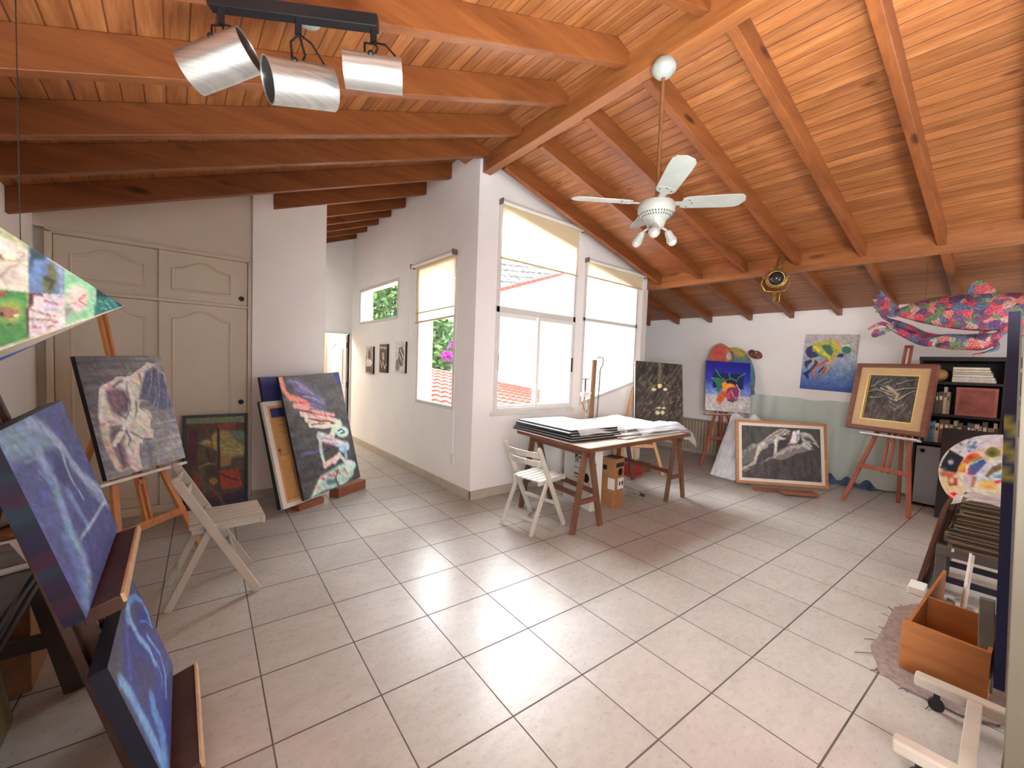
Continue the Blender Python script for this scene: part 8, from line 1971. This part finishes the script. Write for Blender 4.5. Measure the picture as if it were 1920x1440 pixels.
for (c, ax, L, rad, wire) in ((V((-2.339, -1.821, 2.525)), V((0.72, -0.56, 0.39)), 0.225, 0.071, (-2.339, -1.843, 2.687)),
                              (V((-2.118, -2.007, 2.453)), V((-0.960, -0.008, -0.278)), 0.216, 0.071, (-2.123, -1.978, 2.687)),
                              (V((-1.920, -2.167, 2.503)), V((-0.916, 0.393, -0.083)), 0.194, 0.056, (-1.904, -2.118, 2.687))):
    ax = ax.normalized(); bx_ = V((0.845, -0.535, 0)).normalized(); by_ = V((0.535, 0.845, 0)).normalized()
    e0 = c - ax * (L / 2)
    m = MB(); m.lathe([(rad * 0.86, L * 0.06), (rad, 0.0), (rad, L), (rad - 0.004, L), (rad - 0.004, L * 0.12), (0.0, L * 0.12)], 36, e0, ax); m.cur = 1
    m.lathe([(rad - 0.0045, L - 0.004), (rad - 0.0045, L * 0.14), (0.0, L * 0.14)], 36, e0, ax); m.cur = 0
    m.lathe([(0.0, L * 0.055), (rad * 0.86, L * 0.058)], 36, e0, ax)
    cy = m.build('cylinder', [ALU, BLACK], tr, world=True, smooth=True)
    top = c + V((0, 0, rad * 0.98)); w_ = V(wire)
    m = MB(); m.bar(w_, w_ + V((0, 0, -0.05)), 0.012, 0.02); m.tube([w_ + V((0, 0, -.04)), top + V((0.01, -0.01, 0.03)), top], 0.004, 6)
    m.tube([w_ + V((0, 0, -.05)), (w_ + top) / 2 + V((-0.025, 0.02, 0.0)), top + bx_ * -0.03], 0.004, 6)
    m.tube([w_ + V((0, 0, -.045)), (w_ + top) / 2 + bx_ * 0.04, top + bx_ * 0.075 + V((0, 0, 0.012)), e0 + V((0, 0, rad * 0.7))], 0.0035, 6); m.build('wire', BLACK, cy, world=True, smooth=True)
    m = MB(); m.sphere(c + V((0, 0, rad * .62)) - by_ * rad * 0.8, 0.011, 10, 6); m.build('screw', BLACK, cy, world=True, smooth=True)

# painted fish with swimming figure
def camo_mat():
    g = NT('camouflage_paint')
    co = g.coord()
    ds = g.n('ShaderNodeTexNoise', {'Vector': co, 'Scale': 9.0, 'Detail': 3})
    v2 = g.n('ShaderNodeVectorMath', {0: ds.outputs['Color'], 1: (0.10, 0.10, 0.10)}, operation='MULTIPLY')
    v3 = g.n('ShaderNodeVectorMath', {0: co, 1: v2.outputs[0]}, operation='ADD')
    vo = g.n('ShaderNodeTexVoronoi', {'Vector': v3.outputs[0], 'Scale': 15.0})
    r_ = g.n('ShaderNodeSeparateColor', {0: vo.outputs['Color']}).outputs[0]
    nd = g.t.nodes.new('ShaderNodeValToRGB'); nd.color_ramp.interpolation = 'CONSTANT'
    cols = [(168, 62, 88), (190, 112, 104), (98, 118, 84), (86, 64, 104), (88, 100, 122), (182, 76, 84), (142, 148, 132), (112, 68, 90), (184, 142, 128), (106, 84, 112)]
    el = nd.color_ramp.elements
    while len(el) < len(cols): el.new(0.5)
    for i, (e, c) in enumerate(zip(el, cols)): e.position = i / len(cols); e.color = lin(c)
    g.set(nd.inputs[0], r_)
    f = g.noise(co, 70, 4, 0.7)
    col = g.mix(0.75, nd.outputs[0], g.ramp(f, [(0.36, (0.12, 0.11, 0.13, 1)), (0.5, (0.5, 0.5, 0.5, 1)), (0.64, (0.92, 0.9, 0.86, 1))]), 'OVERLAY')
    return g.done(col, 0.5, 0, g.bump(f, 0.2, 0.004), 0.35)
CAMO = camo_mat()
fs_ = thing('hanging_fish_sculpture', 'multicoloured hanging sculpture of a big fish with a figure swimming beneath it', 'sculpture', (3.7, -3.35, 2.2))
def loft(secs, n=20):
    vs = []; f = []
    for y, zt, zb, rx in secs:
        zc, rz = (zt + zb) / 2, (zt - zb) / 2 * 1.1; rx *= 1.1
        for k in range(n):
            a = 2 * PI * k / n; vs.append((3.7 + rx * math.cos(a), y, zc + rz * math.sin(a)))
    for i in range(len(secs) - 1):
        for k in range(n): f.append((i * n + k, i * n + (k + 1) % n, (i + 1) * n + (k + 1) % n, (i + 1) * n + k))
    f.append(tuple(range(n))); f.append(tuple(range((len(secs) - 1) * n, len(secs) * n)))
    m = MB(); m.add(vs, f); return m
m = loft([(-2.76, 2.245, 2.185, 0.02), (-2.83, 2.268, 2.165, 0.035), (-2.92, 2.310, 2.128, 0.06), (-3.02, 2.335, 2.09, 0.085), (-3.12, 2.348, 2.06, 0.105), (-3.28, 2.350, 2.018, 0.125), (-3.45, 2.345, 2.00, 0.13), (-3.62, 2.334, 2.01, 0.125), (-3.78, 2.315, 2.04, 0.11), (-3.92, 2.285, 2.08, 0.085), (-4.02, 2.245, 2.12, 0.055), (-4.07, 2.215, 2.15, 0.02)])
m.build('fish_body', CAMO, fs_, world=True, smooth=True, sub=1)
def fin(name, outline, t=0.02, ribs=None):
    m = MB(); m.prism([(3.7 - t / 2, y, z) for y, z in outline], (t, 0, 0))
    for a, b in (ribs or []): m.tube([(3.7, a[0], a[1]), (3.7, b[0], b[1])], 0.013, 8, 0.007)
    return m.build(name, CAMO, fs_, world=True, bevel=0.006)
fin('dorsal_fin', [(-3.26, 2.335), (-3.30, 2.40), (-3.325, 2.475), (-3.35, 2.492), (-3.385, 2.488), (-3.427, 2.461), (-3.473, 2.407), (-3.53, 2.341), (-3.53, 2.32), (-3.28, 2.32)], 0.03)
root = (-2.80, 2.215)
tips = [(-2.632, 2.478), (-2.60, 2.43), (-2.578, 2.381), (-2.572, 2.335), (-2.583, 2.29), (-2.605, 2.24), (-2.645, 2.195)]
fin('tail_fin', [(-2.82, 2.25)] + [(a * .93 + root[0] * .07, b * .93 + root[1] * .07) for a, b in tips] + [(-2.775, 2.165), (-2.82, 2.18)], 0.012, [(root, t_) for t_ in tips])
fin('lower_tail_lobe', [(-2.752, 2.08), (-2.692, 2.05), (-2.614, 2.04), (-2.585, 1.985), (-2.592, 1.955), (-2.619, 1.947), (-2.709, 1.985), (-2.765, 2.035)], 0.02)
fin('anal_fin', [(-3.55, 2.03), (-3.62, 1.94), (-3.70, 1.93), (-3.72, 2.02)], 0.02)
# the swimmer, one skinned surface
nodes = {}; edges = []
def chain(pts, par=None, x=3.68):
    prev = par
    for i, p in enumerate(pts):
        k = len(nodes); nodes[k] = ((x + (p[3] if len(p) > 3 else 0), p[0], p[1]), p[2])
        if prev is not None: edges.append((prev, k))
        prev = k
    return prev
hip = chain([(-3.245, 1.890, 0.078)])
chain([(-3.13, 1.884, 0.058, .0), (-3.01, 1.900, 0.046, .0), (-2.90, 1.960, 0.033), (-2.80, 2.025, 0.030), (-2.72, 2.085, 0.016), (-2.672, 2.105, 0.017), (-2.61, 2.073, 0.013), (-2.56, 2.035, 0.007)], hip, 3.655)
chain([(-3.13, 1.905, 0.055, .0), (-3.01, 1.945, 0.042), (-2.91, 2.035, 0.029), (-2.80, 2.100, 0.026), (-2.71, 2.150, 0.015), (-2.67, 2.185, 0.015), (-2.645, 2.215, 0.009)], hip, 3.735)
waist = chain([(-3.33, 1.880, 0.062)], hip)
chest = chain([(-3.42, 1.882, 0.074), (-3.475, 1.895, 0.062)], waist)
neck = chain([(-3.52, 1.935, 0.026), (-3.548, 1.972, 0.024)], chest)
chain([(-3.572, 2.006, 0.040), (-3.598, 2.038, 0.042), (-3.612, 2.072, 0.030)], neck)
w1 = chain([(-3.50, 1.87, 0.026, -.03), (-3.53, 1.845, 0.020, -.05), (-3.53, 1.812, 0.015, -.05), (-3.495, 1.792, 0.014, -.05)], chest)
for dx, l in ((-.02, 0.075), (-.008, 0.09), (.006, 0.085), (.02, 0.065)): chain([(-3.46, 1.778 + dx * .2, 0.0055, -.05 + dx), (-3.46 + l * .5, 1.766 + dx * .3, 0.005, -.05 + dx), (-3.46 + l, 1.752 + dx * .5, 0.004, -.05 + dx)], w1)
w2 = chain([(-3.46, 1.935, 0.024, .05), (-3.43, 1.952, 0.021, .06), (-3.412, 1.978, 0.017, .06), (-3.45, 2.002, 0.016, .05), (-3.50, 2.018, 0.014, .04)], chest)
for dz in (-.014, -.004, .006, .014): chain([(-3.53, 2.022 + dz, 0.006, .035), (-3.565, 2.024 + dz * 1.6, 0.005, .03)], w2)
me = bpy.data.meshes.new('swimmer'); org = V((3.7, -3.35, 2.2))
me.from_pydata([tuple(V(nodes[k][0]) - org) for k in range(len(nodes))], edges, []); me.materials.append(CAMO)
ob = bpy.data.objects.new('swimmer', me); COL.objects.link(ob); ob.parent = fs_
md = ob.modifiers.new('skin', 'SKIN'); md.use_smooth_shade = True
for k in range(len(nodes)): me.skin_vertices[0].data[k].radius = (nodes[k][1] * 1.32, nodes[k][1] * 1.32); me.skin_vertices[0].data[k].use_root = (k == 0)
md = ob.modifiers.new('sub', 'SUBSURF'); md.levels = 2; md.render_levels = 2
m = MB(); 
for y in (-3.0, -3.75): m.tube([(3.7, y, 2.33), (3.7, y, zr(3.7) + 0.1)], 0.0015, 5)
m.build('hanging_wire', BLACK, fs_, world=True)

# ------------------------------------------------------------------ light, camera
def area(name, loc, rot, sx, sy, power, col=(1, 1, 1), spread=180):
    l = bpy.data.lights.new(name, 'AREA'); l.shape = 'RECTANGLE'; l.size = sx; l.size_y = sy; l.energy = power; l.color = col; l.spread = math.radians(spread)
    o = bpy.data.objects.new(name, l); COL.objects.link(o); o.location = loc; o.rotation_euler = rot
    return o
wd_ = bpy.data.worlds.new('sky'); SC.world = wd_; wd_.use_nodes = True
bg = wd_.node_tree.nodes['Background']; bg.inputs[0].default_value = (0.77, 0.885, 1.0, 1); bg.inputs[1].default_value = SKY
sun = bpy.data.lights.new('sun', 'SUN'); sun.energy = SUN; sun.angle = math.radians(60); sun.color = (1.0, 0.99, 0.98)
so_ = bpy.data.objects.new('sun', sun); COL.objects.link(so_)
so_.rotation_euler = V((-0.30, -0.70, -0.62)).to_track_quat('-Z', 'Y').to_euler()
area('fill_uplight', (-2.1, -4.3, 0.2), (PI, 0, 0), 1.6, 1.0, UP_FILL, (0.84, 0.92, 1.0), 120)  # added fill behind the viewer, aimed up to lift the ceiling; no real fitting
area('fill_uplight', (2.2, -5.7, 0.4), (PI, 0, 0), 2.2, 1.4, UP_FILL * .45, (0.84, 0.92, 1.0), 150)  # second added upward fill, unseen at the rear right
area('room_fill', (-3.15, -4.6, 1.6), V((1.0, 0.42, 0.10)).to_track_quat('-Z', 'Y').to_euler(), 1.5, 1.3, FRONT, (0.92, 0.96, 1.0), 110)  # added soft fill from the left rear for the walls, not a room fitting
for nm, loc, rot, sx, sy in (('portal_gable', (0.91, 0.24, 2.1), (-PI / 2, 0, 0), 1.3, 2.4), ('portal_gable', (2.3, 0.24, 1.95), (-PI / 2, 0, 0), 1.25, 1.95), ('portal_hall', (0.24, 0.86, 1.82), (0, PI / 2, 0), 1.8, 1.0), ('portal_hall', (0.24, 2.75, 2.36), (0, PI / 2, 0), 0.6, 1.62),
                             ('portal_back', (0, YB - .22, 1.55), (PI / 2, 0, 0), 2.45, 1.45)):
    area(nm, loc, rot, sx, sy, 1).data.cycles.is_portal = True
area('far_room_fill', (-0.9, 5.2, 2.55), (0, 0, 0), 0.8, 0.8, 40, (1.0, 0.93, 0.84))  # added fill so the curtain beyond the door is lit; no source seen

cam = bpy.data.cameras.new('camera'); co = bpy.data.objects.new('camera', cam); COL.objects.link(co)
cam.sensor_width = 36; cam.sensor_fit = 'HORIZONTAL'; cam.lens = 36 * 772.156 / 1920; cam.clip_start = 0.02
Rm = Matrix(((0.7751, -0.63073, 0.0373), (0.00179, 0.06122, 0.99812), (-0.63183, -0.77358, 0.04858))).transposed()
co.matrix_world = Matrix.Translation((-2.46255, -3.67207, 1.49382)) @ Rm.to_4x4()
SC.camera = co
SC.view_settings.view_transform = 'Standard'; SC.view_settings.look = 'None'; SC.view_settings.gamma = 1; SC.view_settings.exposure = EXPO
SC.view_settings.use_curve_mapping = False
SC.cycles.use_denoising = True
SC.cycles.max_bounces = 10; SC.cycles.diffuse_bounces = 6; SC.cycles.transparent_max_bounces = 12
SC.cycles.sample_clamp_indirect = 6.0
